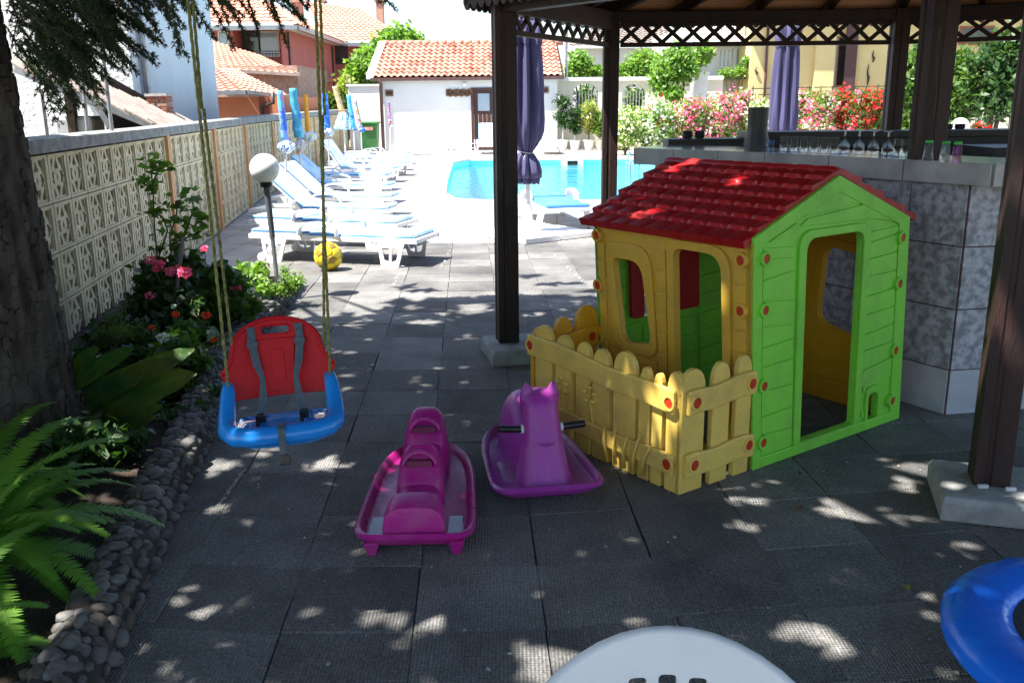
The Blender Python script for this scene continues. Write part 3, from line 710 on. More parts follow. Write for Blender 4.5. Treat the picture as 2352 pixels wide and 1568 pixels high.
# ================================================================ SAUNA HOUSE
sa = thing('sauna_house', 'white single storey pool house with a clay tile roof and a SAUNA sign', 'pool house', (-1.6,33.5,0))
Ys = 33.5; xl = W(876,250,Ys).x; xr = W(1280,250,Ys).x; ezs = 2.5; zt = 2.52
dl, dr = W(1086,250,Ys).x, W(1150,250,Ys).x; dz = W(1100,205,Ys).z
mb = MB()
def fn(x,y,d): return (x, Ys+d, y)
mb.plate([(xl,-.02),(dl,-.02),(dl,dz),(dr,dz),(dr,-.02),(xr,-.02),(xr,zt),(xl,zt)], [], 0, .2, fn)
mb.box(xr-.2,xr,Ys+.203,Ys+3,0,zt); mb.box(xl,xl+.2,Ys+.203,Ys+3,0,zt); mb.build('wall', m_white, sa)
# roof: tile by tile
ea = W(850,186,Ys-.3); eb = W(1297,179,Ys-.3); rz = 1.27; zE = 2.52
ea = Vector((ea.x, Ys-.14, zE)); eb = Vector((eb.x, Ys-.14, zE)); ra = Vector((ea.x+.25, Ys+1.75, zE+1.22)); rb = Vector((eb.x-.15, Ys+1.75, zE+1.22))
ncol, nrow = 30, 9
sl = (ra-ea); sl.x = 0; Ls = sl.length; an = math.atan2(sl.z, sl.y); cw = (eb.x-ea.x-.2)/ncol; rl = Ls/nrow
R = []
for s in (0, .5, 1):
    top = []; bot = []
    for k in range(7):
        t = k/6; zc = .055*math.sin(PI*min(1,t*1.5)) if t < .667 else -.015*math.sin(PI*(t-.667)*3)
        top.append((t*cw*1.03, s*rl*1.12, zc+.045*(1-s))); bot.append((t*cw*1.03, s*rl*1.12, zc+.045*(1-s)-.02))
    R.append(top+bot[::-1])
mb = MB(); mb.loft(R); t_o = mb.build('roof_tile', m_rooft, sa, world=False, smooth=True, angle=40); tmesh = t_o.data; bpy.data.objects.remove(t_o)
mats2 = [m_rooft, M('clay_tile_pale', (.66,.32,.22), (.56,.25,.17), 9, .75, .2, 30), M('clay_tile_dark', (.45,.15,.1), (.36,.12,.085), 9, .75, .2, 30)]
tms = []
for mm in mats2:
    q = tmesh.copy(); q.materials.clear(); q.materials.append(mm); tms.append(q)
for j in range(nrow):
    for i in range(ncol):
        sh_ = .2*j/nrow
        p = Vector((ea.x+.1+sh_*.6+i*cw*(1-.012*j*.35), ea.y, ea.z)) + sl*(j/nrow)
        inst(random.choice(tms[:1]*3+tms), 'roof_tile', sa, p+Vector((0,0,random.uniform(0,.008))), (an,0,random.uniform(-.01,.01)), (1-.004*j,1,1))
mb = MB(); mb.add([ea+Vector((0,0,-.02)),eb+Vector((0,0,-.02)),rb+Vector((0,0,-.02)),ra+Vector((0,0,-.02))],[(0,1,2,3)]); mb.build('roof_deck', m_dwood, sa)
for k in range(22):
    t = k/21; p = ra*(1-t)+rb*t; mb = MB(); mb.tube([p+Vector((-.2,0,.0)),p+Vector((.2,0,.03))], [.1,.12], 8); mb.build('ridge_tile', m_rooft, sa, smooth=True)
mb = MB(); mb.add([ea+Vector((-.15,0,-.05)), ea+Vector((.1,0,-.05)), ra+Vector((.1,0,-.03)), ra+Vector((-.15,0,-.03)), ea+Vector((-.15,0,.1)), ea+Vector((.1,0,.1)), ra+Vector((.1,0,.12)), ra+Vector((-.15,0,.12))], [(0,3,2,1),(4,5,6,7),(0,1,5,4),(1,2,6,5),(2,3,7,6),(3,0,4,7)]); mb.build('verge_board', m_white, sa)
mb = MB(); mb.bar(ea+Vector((0,-.03,-.06)), eb+Vector((0,-.03,-.06)), .09,.11); mb.build('gutter', M('brown_gutter',(.11,.05,.045),(.08,.04,.035),8,.5), sa)
dpx = W(878,250,Ys-.1).x; mb = MB(); mb.tube([(ea.x+.3,Ys-.16,2.45),(ea.x+.35,Ys-.14,2.3),(dpx-.02,Ys-.1,2.1),(dpx-.02,Ys-.1,0)], .06, 10); mb.build('drainpipe', M('brown_pipe',(.11,.05,.045),(.08,.04,.035),8,.5), sa, smooth=True)
# door with plank lines and pane
mb = MB(); mb.box(dl-.06,dl+.04,Ys-.04,Ys+.08,0,dz+.05); mb.box(dr-.04,dr+.06,Ys-.04,Ys+.08,0,dz+.05); mb.box(dl+.04,dr-.04,Ys-.04,Ys+.08,dz-.05,dz+.05)
dr_o = mb.build('door', M('plum_brown_door',(.07,.025,.022),(.05,.018,.017),4,.5,stretch=(6,1,1)), sa)
npk = 6; ww = (dr-dl-.08)/npk
for k in range(npk):
    mb = MB(); mb.box(dl+.04+k*ww+.006, dl+.04+(k+1)*ww-.006, Ys+.02, Ys+.06, .02, 1.25); mb.build('door_plank', dr_o.data.materials[0], dr_o)
mb = MB(); mb.box(dl+.04,dr-.04,Ys+.03,Ys+.07,1.25,dz-.05); mb.build('upper_panel', dr_o.data.materials[0], dr_o)
a_, b_ = W(1098,255,Ys), W(1124,215,Ys); mb = MB(); mb.box(a_.x,b_.x,Ys+.01,Ys+.025,a_.z,b_.z); mb.build('pane', m_glassl, dr_o)
# signs
m_sign = M('carved_sign_wood', (.2,.095,.05), (.14,.065,.035), 10, .7, .4, 30); m_let = M('burnt_letters', (.03,.015,.01), (.04,.02,.012), 10, .8)
def signboard(x0,y0,x1,y1,txt,label):
    a_, b_ = W(x0,y1,Ys), W(x1,y0,Ys); mb = MB(); n_ = 14; w_, h_ = b_.x-a_.x, b_.z-a_.z
    out = []
    for k in range(n_): out.append((a_.x+w_*k/n_, a_.z+.025*math.sin(k*2.1)))
    for k in range(6): out.append((b_.x+.02*math.sin(k*2.3), a_.z+h_*k/6))
    for k in range(n_): out.append((b_.x-w_*k/n_, b_.z+.02*math.sin(k*1.7)))
    for k in range(6): out.append((a_.x+.02*math.sin(k*2.9), b_.z-h_*k/6))
    mb.plate(out, [], -.05, -.002, fn); s_ = mb.build('sign', m_sign, sa); s_['label'] = label
    if txt:
        T = Matrix.Translation(((a_.x+b_.x)/2, Ys-.055, (a_.z+b_.z)/2)) @ Matrix.Rotation(PI/2,4,'X') @ Matrix.Diagonal((1.12,1,1,1))
        text_mb(txt, h_*.98, .006, T).build('letters', m_let, s_)
    else:
        mb = MB(); mb.box(a_.x+w_*.15,b_.x-w_*.15,Ys-.056,Ys-.051,a_.z+h_*.3,b_.z-h_*.3); mb.build('carved_panel', m_let, s_)
signboard(1025,205,1084,222,'SAUNA','carved wooden sign reading SAUNA')
signboard(886,207,903,221,None,'small carved wooden plaque at the left end'); signboard(1241,200,1260,214,None,'small carved wooden plaque at the right end')
p = W(1067,194,Ys-.08); mb = MB(); mb.ball((p.x,Ys-.1,p.z),.07,12,8); mb.build('wall_lamp', m_globe, sa, smooth=True)
p = W(1105,325,Ys); mb = MB(); 
for dx in (-.2,0): mb.box(p.x-1.0+dx,p.x-.93+dx,Ys-.02,Ys,p.z-.35,p.z-.27)
mb.build('socket', m_metal_d, sa)
# white wall left of the sauna
a_, b_ = W(806,345,Ys+.8), W(872,198,Ys+.8)
mb = MB(); mb.box(a_.x,b_.x+.5,Ys+.8,Ys+1.0,0,b_.z); mb.box(a_.x-.05,b_.x+.5,Ys+.75,Ys+1.05,b_.z,b_.z+.07)
tag(mb.build('boundary_wall', m_white), 'plain white wall panel behind the green bin, left of the pool house', 'wall')
# green bin
bn = thing('wheelie_bin', 'green plastic wheelie bin with a red and white sticker beside the pool house', 'bin', (W(850,345,32.2).x,32.2,0))
bx = W(850,345,32.2).x; bt = W(850,285,32.2).z
mb = MB(); mb.loft([[(bx-.26,32,.05),(bx+.26,32,.05),(bx+.26,32.5,.05),(bx-.26,32.5,.05)],[(bx-.32,31.94,bt),(bx+.32,31.94,bt),(bx+.32,32.56,bt),(bx-.32,32.56,bt)]]); mb.build('bin_body', m_bin, bn, bevel=.03)
mb = MB(); mb.box(bx-.35,bx+.35,31.9,32.6,bt+.002,bt+.08); mb.build('lid', m_bin, bn, bevel=.03)
mb = MB(); mb.box(bx-.16,bx+.16,31.915,31.945,bt-.2,bt-.1); mb.build('sticker', M('red_sticker',(.7,.08,.06),(.8,.5,.45),20,.6), bn)
for s in (-1,1):
    mb = MB(); mb.lathe([(.09,-.02),(.09,.02)],12,Matrix.Translation((bx+s*.24,32.56,.09)) @ Matrix.Rotation(PI/2,4,'Y')); mb.build('wheel', m_black, bn)
# ================================================================ RIGHT-HAND BACKGROUND
gw = thing('garden_wall', 'cream garden wall with arched openings right of the pool house', 'wall', (3,34.2,0))
Yw = 34.2
def fw(x,y,d): return (x, Yw+d, y)
x0, x1 = W(1278,200,Yw).x, W(1660,200,Yw).x; zt_ = W(1400,186,Yw).z
holes = []
for c, w2 in ((1345,29),(1456,27)):
    xl_, xr_ = W(c-w2,200,Yw).x, W(c+w2,200,Yw).x; zb = .95; r = (xr_-xl_)/2; zc = W(c,216,Yw).z
    holes.append([(xl_,zb),(xr_,zb)]+[(xl_+r+r*math.cos(a), zc+r*.8*math.sin(a)) for a in [PI*k/12 for k in range(13)]])
mb = MB(); mb.plate([(x0,-.02),(x1,-.02),(x1,zt_),(x0,zt_)], holes, 0, .25, fw); mb.build('wall', m_cream, gw)
mb = MB(); mb.box(x0,x1,Yw-.08,Yw+.33,zt_,zt_+.13); mb.build('coping', m_white, gw)
for c, w2 in ((1345,29),(1456,27)):
    for k in range(-3,4):
        x = W(c,200,Yw).x+k*.11; mb = MB(); mb.box(x-.012,x+.012,Yw+.1,Yw+.124,.95,zt_-.35); mb.build('grille_bar', m_metal_w, gw)
pl_ = thing('gate_pillar', 'thick white gate pillar carrying a round white satellite dish', 'pillar', (W(1607,250,33).x,33,0))
a_, b_ = W(1588,340,33), W(1626,172,33); mb = MB(); mb.box(a_.x,b_.x,33,33.6,0,b_.z); mb.build('shaft', m_white, pl_)
mb = MB(); mb.box(a_.x-.06,b_.x+.06,32.94,33.66,b_.z,b_.z+.1); mb.build('cap', m_white, pl_)
dsh = thing('satellite_dish', 'round white satellite dish on a thin mast above the gate pillar', 'satellite dish', W(1603,168,33.2))
d_ = W(1596,118,33.2); mb = MB(); mb.lathe([(1e-6,0),(.14,.012),(.27,.05),(.36,.1),(.355,.115),(.26,.065),(.13,.03),(1e-6,.015)], 24, Matrix.Translation(d_) @ Matrix.Rotation(PI/2-.15,4,'X') @ Matrix.Diagonal((.85,1.05,1,1))); mb.build('dish', m_pwhite, dsh, smooth=True)
mb = MB(); mb.tube([W(1605,166,33.3), d_+Vector((.1,.08,0))], .03, 8); mb.build('mast', m_metal_g, dsh)
# white house with balcony
wh = thing('balcony_house', 'white house with a wide curtained window above a concrete balcony slab', 'house', (W(1680,200,38).x,38,0))
Yh = 38; a_, b_ = W(1560,300,Yh), W(1730,92,Yh)
mb = MB(); mb.box(a_.x,b_.x-.02,Yh,Yh+8,0,W(1640,60,Yh).z); mb.build('wall', m_white, wh)
w_ = window(wh,1642,108,1712,158,Yh-.01,m_trimw,m_glassl,mull=.68)
for k in range(5):
    p = W(1650+k*9,150,Yh-.06); mb = MB(); mb.box(p.x-.05,p.x+.05,Yh-.03,Yh-.025,W(1650,152,Yh).z,W(1650,114,Yh).z); mb.build('curtain', m_white, w_)
a_, b_ = W(1625,184,Yh-1.4), W(1722,178,Yh-1.4); mb = MB(); mb.box(a_.x,b_.x,Yh-1.4,Yh-.003,a_.z,b_.z+.03); mb.build('balcony_slab', m_cap, wh)
a_, b_ = W(1560,98,Yh-1.2), W(1770,84,Yh-1.2); mb = MB(); mb.box(a_.x,b_.x,Yh-1.2,Yh-.003,a_.z,b_.z); mb.build('upper_balcony', m_white, wh)
for k in range(22):
    p = W(1640+k*5.5,84,Yh-1.15); mb = MB(); mb.box(p.x-.012,p.x+.012,Yh-1.16,Yh-1.13,p.z,p.z+.75); mb.build('baluster', m_metal_d, wh)
mb = MB(); mb.bar(W(1640,84,Yh-1.15)+Vector((0,0,.75)), W(1756,83,Yh-1.15)+Vector((0,0,.75)), .04,.04); mb.build('handrail', m_metal_d, wh)
# yellow house
yh = thing('yellow_house', 'yellow rendered house with shutters and a dark doorway behind the flowering hedge', 'house', (W(1950,200,36).x,36,0))
Yy = 36; a_ = W(1716,300,Yy)
mb = MB(); mb.box(a_.x, a_.x+16, Yy, Yy+9, 0, W(1800,20,Yy).z); mb.build('wall', m_yellow_w, yh)
mb = fbox(1878,210,1912,60,Yy-.25,.24); mb.build('pier', m_yellow_w, yh)
mb = fbox(1905,200,1918,88,Yy-.04,.02); mb.build('shutter', m_metal_g, yh)
window(yh,1916,84,1955,200,Yy-.01,M('orange_brown_frame',(.3,.1,.03),(.24,.08,.025),6,.5),m_drk)
mb = fbox(1949,260,1958,40,Yy-.2,.1); mb.build('brown_post', M('plum_post',(.09,.035,.035),(.07,.03,.03),6,.5), yh)
window(yh,2200,60,2285,104,Yy-.01,M('orange_brown_frame2',(.3,.1,.03),(.24,.08,.025),6,.5),m_glassd)
p = W(1757,200,Yy-.08); mb = MB(); mb.tube([(p.x,Yy-.08,0),(p.x,Yy-.08,W(1757,40,Yy).z)],.05,8); mb.build('drainpipe', M('plum_pipe',(.09,.035,.035),(.07,.03,.03),6,.5), yh, smooth=True)
for (px,py,h_) in ((2006,130,.22),(1994,172,.4),(1800,173,.16),(1737,164,.14)):
    p = W(px,py,Yy-.04); mb = MB(); mb.tube([p+Vector((0,0,-h_)),p+Vector((.03,0,-h_*.3)),p+Vector((-.03,0,h_*.2)),p+Vector((0,0,h_))],[.015,.05,.03,.01],6); mb.build('wall_ornament', m_metal_d, yh)
mb = MB(); mb.box(a_.x-.6,a_.x+16.5,Yy-.7,Yy-.003,W(1800,20,Yy).z,W(1800,20,Yy).z+.15); mb.build('eave', m_board, yh)
# railing before the yellow house
rl_ = thing('garden_railing', 'thin dark metal railing in front of the yellow house behind the red flowers', 'railing', (W(1950,200,33).x,33,0))
for py in (195,209):
    mb = MB(); mb.bar(W(1725,py+9,33), W(2345,py-3,33), .03,.03); mb.build('rail', m_metal_d, rl_)
for k in range(24):
    q = W(1730+k*26,198,33); mb = MB(); mb.box(q.x-.015,q.x+.015,32.98,33.01,0,q.z); mb.build('baluster', m_metal_d, rl_)
lo = tag(fbox(1725,345,2400,255,33.6,.2).build('low_garden_wall', m_cream), 'low cream wall at the foot of the railing before the yellow house', 'wall')
# distant grey-roofed house
gh = thing('distant_house', 'distant white house with greyish tiled roof seen between the pergola posts', 'house', (W(1420,100,60).x,60,0))
a_, b_ = W(1305,200,60), W(1500,110,60); mb = MB(); mb.box(a_.x,b_.x,60,68,0,b_.z); mb.build('wall', m_white, gh)
tiled('roof_tiles', W(1300,112,59), W(1545,100,59), W(1530,58,64), W(1370,62,64), m_rooft_grey, gh, .4,.5,.08)
for px in (1330,1395,1450): window(gh, px,122,px+14,150,59.98,m_trimw,m_glassd)
mb = fbox(1385,150,1420,118,59.9,.08); mb.build('brick_panel', m_brick2, gh)
for k,(px,py0,py1) in enumerate(((1528,70,100),)):
    c_ = W(px,py1,62); t_ = W(px,py0,62); mb = MB(); mb.box(c_.x-.5,c_.x+.5,62,63,c_.z-1,t_.z); mb.build('chimney', m_brick2, gh)
mb = MB(); p = W(1303,190,34); mb.tube([(p.x,34.6,0),(p.x,34.6,W(1303,60,34.6).z)],.05,8); tag(mb.build('utility_pole', m_metal_g), 'thin grey utility pole at the right end of the pool house', 'pole')

# ================================================================ PERGOLA
pg = thing('pergola', 'dark stained wooden pergola with lattice valance over the bar', 'pergola', (2.2,5.4,0))
P1, P2, P3, P4, P5, PR = (-.03,5.83), (.775,7.3), (2.955,7.3), (4.9,6.3), (5.0,4.2), (1.93,3.47)
CP = (2.215,4.98)
def post(xy, w, z0, z1, rot=0, name='post'):
    T = Matrix.Translation((xy[0],xy[1],0)) @ Matrix.Rotation(rot,4,'Z')
    mb = MB(); h = w/2
    # square post with shallow vertical grooves on each side
    sec = []
    for k in range(4):
        a = k*PI/2
        for (x,y) in ((-h,-h),(-h*.42,-h),(-h*.36,-h*.9),(-h*.1,-h*.9),(-h*.04,-h),(h*.3,-h)):
            sec.append((x*math.cos(a)-y*math.sin(a), x*math.sin(a)+y*math.cos(a)))
    mb.loft([[(x,y,z0) for x,y in sec],[(x,y,z1) for x,y in sec]], T=T)
    return mb.build(name, m_dwood, pg, bevel=.003)
post(P1,.132,.1,2.26,.2); post(P2,.115,0,2.26); post(P3,.115,0,2.26); post(P4,.12,0,2.26); post(P5,.12,0,2.26)
post(PR,.135,.1,2.26,-.3); post(CP,.138,0,2.9,.1)
def plinth(c, s, h, rot, chip=0):
    T = Matrix.Translation((c[0],c[1],0)) @ Matrix.Rotation(rot,4,'Z'); a = s/2
    mb = MB(); mb.loft([[(-a,-a,0),(a,-a,0),(a,a,0),(-a,a,0)],[(-a,-a,h*.75),(a,-a,h*.75),(a,a,h*.75),(-a,a,h*.75)],[(-a+.01,-a+.01,h),(a-.01,-a+.01,h),(a-.01,a-.01,h),(-a+.01,a-.01,h)]], T=T)
    mb.build('plinth', M('grey_painted_concrete',(.36,.36,.35),(.24,.24,.235),9,.8,.4,40), pg, bevel=.008)
plinth((.05,5.8),.44,.1,.2); plinth((1.94,3.45),.43,.1,-.3)
for (x,y) in ((1.87,3.395),(1.965,3.365)):
    mb = MB(); mb.box(x-.018,x+.02,y-.006,y+.008,.1,.114); mb.build('paint_flake', m_metal_w, pg)
# beams
def beam(a, b, z0, z1, w=.08, name='beam', ext=0):
    a = Vector((*a,0)); b = Vector((*b,0)); d = (b-a).normalized(); a -= d*ext; b += d*ext
    mb = MB(); mb.bar(a+Vector((0,0,(z0+z1)/2)), b+Vector((0,0,(z0+z1)/2)), w, z1-z0); return mb.build(name, m_dwood, pg, bevel=.004)
ring = [P1,P2,P3,P4,P5,PR]
for k in range(6):
    a, b = ring[k], ring[(k+1)%6]; beam(a,b,2.18 if k in (1,2) else 2.125,2.255,.09)
# valance: scallops, lattice, lower rail
def valance(a, b, zr, zl, inner=.07, scal=True, n=None):
    a = Vector((*a,0)); b = Vector((*b,0)); d = (b-a).normalized(); L = (b-a).length-2*inner; a = a+d*inner; nrm = Vector((-d.y,d.x,0))
    p = .152; n = n or round(L/p); p = L/n
    def fn(x,y,dd): q = a+d*x+nrm*dd; return (q.x,q.y,y)
    mb = MB(); mb.bar(fn(0,zr+.015,0), fn(L,zr+.015,0), .035, .032); mb.build('lower_rail', m_dwood, pg)
    if scal:
        out = [(0,2.14),(L,2.14)]; pts = []
        for k in range(n*1):
            for q in range(7):
                t = q/6; pts.append((L-(k+t)*p, 2.166-.018*math.sin(PI*t)))
        mb = MB(); mb.plate([(0,2.179),(0,2.166)]+pts[::-1][1:-1]+[(L,2.166),(L,2.179)], [], -.008, .008, fn); mb.build('scalloped_board', m_dwood, pg)
    zt_ = 2.172
    for k in range(-1,n+1):
        for s in (1,-1):
            x0 = k*p + (0 if s > 0 else p); x1 = x0 + s*p*1.0
            xa, xb = x0, x1; za, zb = zr+.03, zt_
            # clip at span ends
            if max(xa,xb) <= 1e-4 or min(xa,xb) >= L-1e-4: continue
            mb = MB(); mb.bar(fn(xa,za,s*.0065), fn(xb,zb,s*.0065), .03, .012, up=nrm); mb.build('lattice_strip', m_dwood, pg)
valance(P2,P3,2.005,0); valance(P1,P2,2.005,0); valance(P3,P4,2.005,0,n=11)
# roof: rafters, boards, cover
AP = Vector((2.5,5.35,2.98))
cen = Vector((2.5,5.35,0)); eave = []
for p in ring:
    v = Vector((*p,0))-cen; v *= (v.length+.24)/v.length; eave.append(cen+v+Vector((0,0,2.225)))
for k in range(6):
    a, b = eave[k], eave[(k+1)%6]; mb = MB(); mb.bar(a+Vector((0,0,-.0)), AP+Vector((0,0,-.02)), .06,.1); mb.build('rafter', m_dwood, pg)
    for t in (.25,.5,.75):
        q = a*(1-t)+b*t; mb = MB(); mb.bar(q, q*(.25)+AP*.75, .045,.07); mb.build('rafter', m_dwood, pg)
    nb2 = 13
    for r in range(nb2):
        t0, t1 = r/(nb2+1), (r+.93)/(nb2+1)
        up = Vector((0,0,.055))
        c = [a*(1-t0)+AP*t0+up, b*(1-t0)+AP*t0+up, b*(1-t1)+AP*t1+up, a*(1-t1)+AP*t1+up]
        th_ = Vector((0,0,.02)); mb = MB(); mb.add(c+[q+th_ for q in c], [(0,3,2,1),(4,5,6,7),(0,1,5,4),(1,2,6,5),(2,3,7,6),(3,0,4,7)]); mb.build('roof_board', m_board, pg)
    up = Vector((0,0,.09)); mb = MB(); mb.add([a+up,b+up,AP+up],[(0,1,2)]); mb.build('roof_cover', M('roof_felt',(.12,.05,.035),(.09,.04,.03),6,.9), pg)
    # eave fascia with scalloped lower edge
    d = (b-a); L = d.length; d.normalize(); nrm = Vector((-d.y,d.x,0)); n = max(3,int(L/.07)); pts = []
    for q in range(n):
        for s in range(5): pts.append((L*(q+s/5)/n, -.04-.035*math.sin(PI*s/5)))
    mb = MB(); mb.plate([(0,.13),(L,.13)][::-1]+[p_ for p_ in pts]+[(L,-.04)], [], -.008,.008, lambda x,y,dd: tuple(a+d*x+nrm*dd+Vector((0,0,y)))); mb.build('fascia', m_dwood, pg)
# cable down the central post
mb = MB(); cp = [Vector((CP[0]-.03+.012*math.sin(k*1.7), CP[1]-.095, 2.9-k*.16)) for k in range(11)]
mb.tube(cp, .005, 5); mb.build('cable', m_twig, pg)

# ================================================================ BAR
bar = thing('bar_counter', 'curved outdoor bar with grey marble top and mottled grey wall tiles', 'bar', (2.3,5.2,0))
CC = Vector((2.262,4.56,0))
dirL = Vector((-.50,.866,0)); dirL.normalize(); dirR = Vector((.985,.17,0)); dirR.normalize()
LL = 1.30; PM = CC+dirL*LL; PT = Vector((1.02,6.55,0)); RR = 2.1; PRt = CC+dirR*RR
def tface(a, b, nh):
    d = (b-a).normalized(); L = (b-a).length; nrm = Vector((d.y,-d.x,0))
    if nrm.y > 0: nrm = -nrm
    # core
    mb = MB(); mb.add([a,b,b-nrm*.12,a-nrm*.12]+[q+Vector((0,0,1.2)) for q in (a,b,b-nrm*.12,a-nrm*.12)],[(0,3,2,1),(4,5,6,7),(0,1,5,4),(1,2,6,5),(2,3,7,6),(3,0,4,7)]); mb.build('bar_wall', m_grout, bar)
    def tile(x0,x1,z0,z1,m,nm):
        g = .003; mb = MB(); x0+=g; x1-=g; z0+=g; z1-=g
        q = [a+d*x0+nrm*.001, a+d*x1+nrm*.001, a+d*x1+nrm*.009, a+d*x0+nrm*.009]
        mb.add([v+Vector((0,0,z0)) for v in q]+[v+Vector((0,0,z1)) for v in q],[(0,3,2,1),(4,5,6,7),(0,1,5,4),(1,2,6,5),(2,3,7,6),(3,0,4,7)]); mb.build(nm, m, bar, bevel=.002)
    x = 0
    while x < L-.02:
        x2 = min(L, x+.325); zz = .243
        tile(x,x2,0,.243,m_mtile,'base_tile')
        for r in range(3):
            z2 = min(1.2, zz+.32); tile(x,x2,zz,z2,m_tile,'wall_tile'); zz = z2
        x = x2
tface(CC, PM, 0); tface(PM, PT, 0); tface(CC, PRt, 0)
# counter slab outline, top at 1.30
ob = [Vector((4.4,4.72,0)), CC+Vector((.02,-.16,0)), Vector((1.53,5.60,0)), Vector((.84,6.33,0)), Vector((1.05,6.72,0)), Vector((1.25,6.78,0)), Vector((1.95,5.98,0)), CC+Vector((.3,.32,0)), Vector((4.4,5.2,0))]
mb = MB(); mb.plate([(v.x,v.y) for v in ob], [], 1.2, 1.285, lambda x,y,d:(x,y,d)); mb.build('counter_core', m_cap, bar)
# marble edging slabs
def edge(a, b, n):
    a = Vector((a.x,a.y,0)); b = Vector((b.x,b.y,0)); d = (b-a); 
    nr = Vector((d.y,-d.x,0)).normalized()
    if nr.y > 0 : nr = -nr
    for k in range(n):
        p, q = a+d*(k/n+.002), a+d*((k+1)/n-.002); mb = MB(); r = [p,q,q+nr*.012,p+nr*.012]
        mb.add([v+Vector((0,0,1.195)) for v in r]+[v+Vector((0,0,1.303)) for v in r],[(0,3,2,1),(4,5,6,7),(0,1,5,4),(1,2,6,5),(2,3,7,6),(3,0,4,7)]); mb.build('edge_slab', m_gmarb, bar, bevel=.003)
edge(ob[1], ob[0], 5); edge(ob[2], ob[1], 3); edge(ob[3], ob[2], 3)
mb = MB(); mb.plate([(v.x,v.y) for v in ob], [], 1.287, 1.302, lambda x,y,d:(x,y,d)); mb.build('counter_top', M('polished_counter',(.3,.33,.27),(.2,.22,.19),6,.12,spec=.7), bar, bevel=.003)
# raised back counter
a_, b_ = W(1530,316,6.85), W(2330,322,6.85)
mb = MB(); mb.box(a_.x, 4.3, 6.75, 7.0, 1.28, 1.34); mb.build('back_shelf', m_stain, bar)
mb = MB(); mb.box(a_.x+.55, 4.3, 6.7, 7.0, 1.343, 1.385); mb.build('back_ledge', m_stain, bar)
mb = MB(); mb.box(a_.x+.1, 4.3, 6.8, 6.95, .0, 1.28); mb.build('back_wall', m_drk, bar)
mb = MB(); mb.box(3.05, 4.3, 5.9, 6.4, 0, 1.3); mb.build('side_cabinet', m_stain, bar)
def m_glassware(col, nm):
    m = bpy.data.materials.new(nm); m.use_nodes = True; p = m.node_tree.nodes['Principled BSDF']; p.inputs['Base Color'].default_value = (*col,1)
    p.inputs['Roughness'].default_value = .06; p.inputs['Transmission Weight'].default_value = .9; p.inputs['IOR'].default_value = 1.3; p.inputs['Alpha'].default_value = .22; return m
mg = m_glassware((.9,.95,.95),'clear_glassware'); mgb = m_glassware((.05,.25,.8),'blue_glassware'); mgp = m_glassware((.5,.05,.35),'purple_glassware'); m_grim = M('green_glass_rim',(.05,.5,.08),(.04,.4,.06),5,.15)
# glasses upside down in a row along the counter
def counter_at(px, py): return at(px, py, 1.304)
wine = MB(); wine.lathe([(.034,0),(.038,.03),(.036,.055),(.02,.08),(.006,.09),(.005,.145),(.03,.15),(.031,.153),(.003,.153)],14)
wine_o = wine.build('wine_glass', mg, world=False, smooth=True); tum = MB(); tum.lathe([(.031,0),(.030,.05),(.028,.1),(.028,.104),(.001,.104)],14); tum_o = tum.build('tumbler', mg, world=False, smooth=True)
wme, tme_ = wine_o.data, tum_o.data; [setattr(v,'co',v.co*.85) for me_ in (wme_ for wme_ in (wine_o.data, tum_o.data)) for v in me_.vertices]; bpy.data.objects.remove(wine_o); bpy.data.objects.remove(tum_o)
def place(me, nm, p, lab, cat, grp):
    o = bpy.data.objects.new(nm, me); C.objects.link(o); o.location = p; return tag(o, lab, cat, grp)
for k in range(4): place(wme,'wine_glass', counter_at(1938+k*33, 352+k*1.5), '%s of the four upturned stemmed wine glasses on the bar'%('leftmost','second from left','third from left','rightmost')[k], 'wine glass', 'upturned wine glasses on the bar')
for k in range(6): place(tme_,'tumbler', counter_at(1800+k*23, 347+k*1.1), '%s upturned tumbler from the dark container, left of the wine glasses on the bar'%('first','second','third','fourth','fifth','sixth')[k], 'glass', 'tumblers left of the wine glasses')
for k in range(3): place(tme_,'tumbler', counter_at(2068+k*16-6, 358+k*1.0), '%s upturned tumbler between the wine glasses and the thick central post'%('leftmost','middle','rightmost')[k], 'glass', 'tumblers right of the wine glasses')
for (px,py,m_,lab) in ((2151,372,mg,'tall clear glass with green rim on the bar, nearest the central post'),(2191,376,mg,'tall clear glass with green rim on the bar, middle of three'),(2219,378,mgp,'tall purple glass with green rim on the bar, rightmost of three')):
    g = thing('tall_glass', lab, 'glass', counter_at(px,py)+Vector((0,.1,0)), 'three tall glasses on the bar corner'); L_ = g.location.copy()
    mb = MB(); mb.lathe([(.026,0),(.018,.085),(.017,.085),(.0245,.003)],14,Matrix.Translation(L_)); mb.build('glass_body', m_, g, smooth=True)
    mb = MB(); mb.lathe([(.0185,.0855),(.016,.1),(.001,.101)],14,Matrix.Translation(L_)); mb.build('green_base', m_grim, g, smooth=True)
p = counter_at(1768,352); mb = MB(); mb.lathe([(.03,0),(.018,.02),(.02,.05),(.026,.075),(.024,.075),(.017,.05)],14,Matrix.Translation(p)); tag(mb.build('blue_glass', mgb, smooth=True), 'small blue stemmed glass on the bar beside the dark bucket', 'glass')
p = Vector((W(1737,345,6.3).x, 6.3, 1.23)); mb = MB(); mb.lathe([(.085,0),(.085,.1),(.066,.17),(.065,.2),(.069,.33),(.065,.33),(.06,.2)],20,Matrix.Translation(p+Vector((0,0,.0)))); tag(mb.build('juicer', M('black_steel',(.012,.012,.012),(.022,.022,.022),8,.4), smooth=True, angle=40), 'tall dark round container behind the bar', 'container')
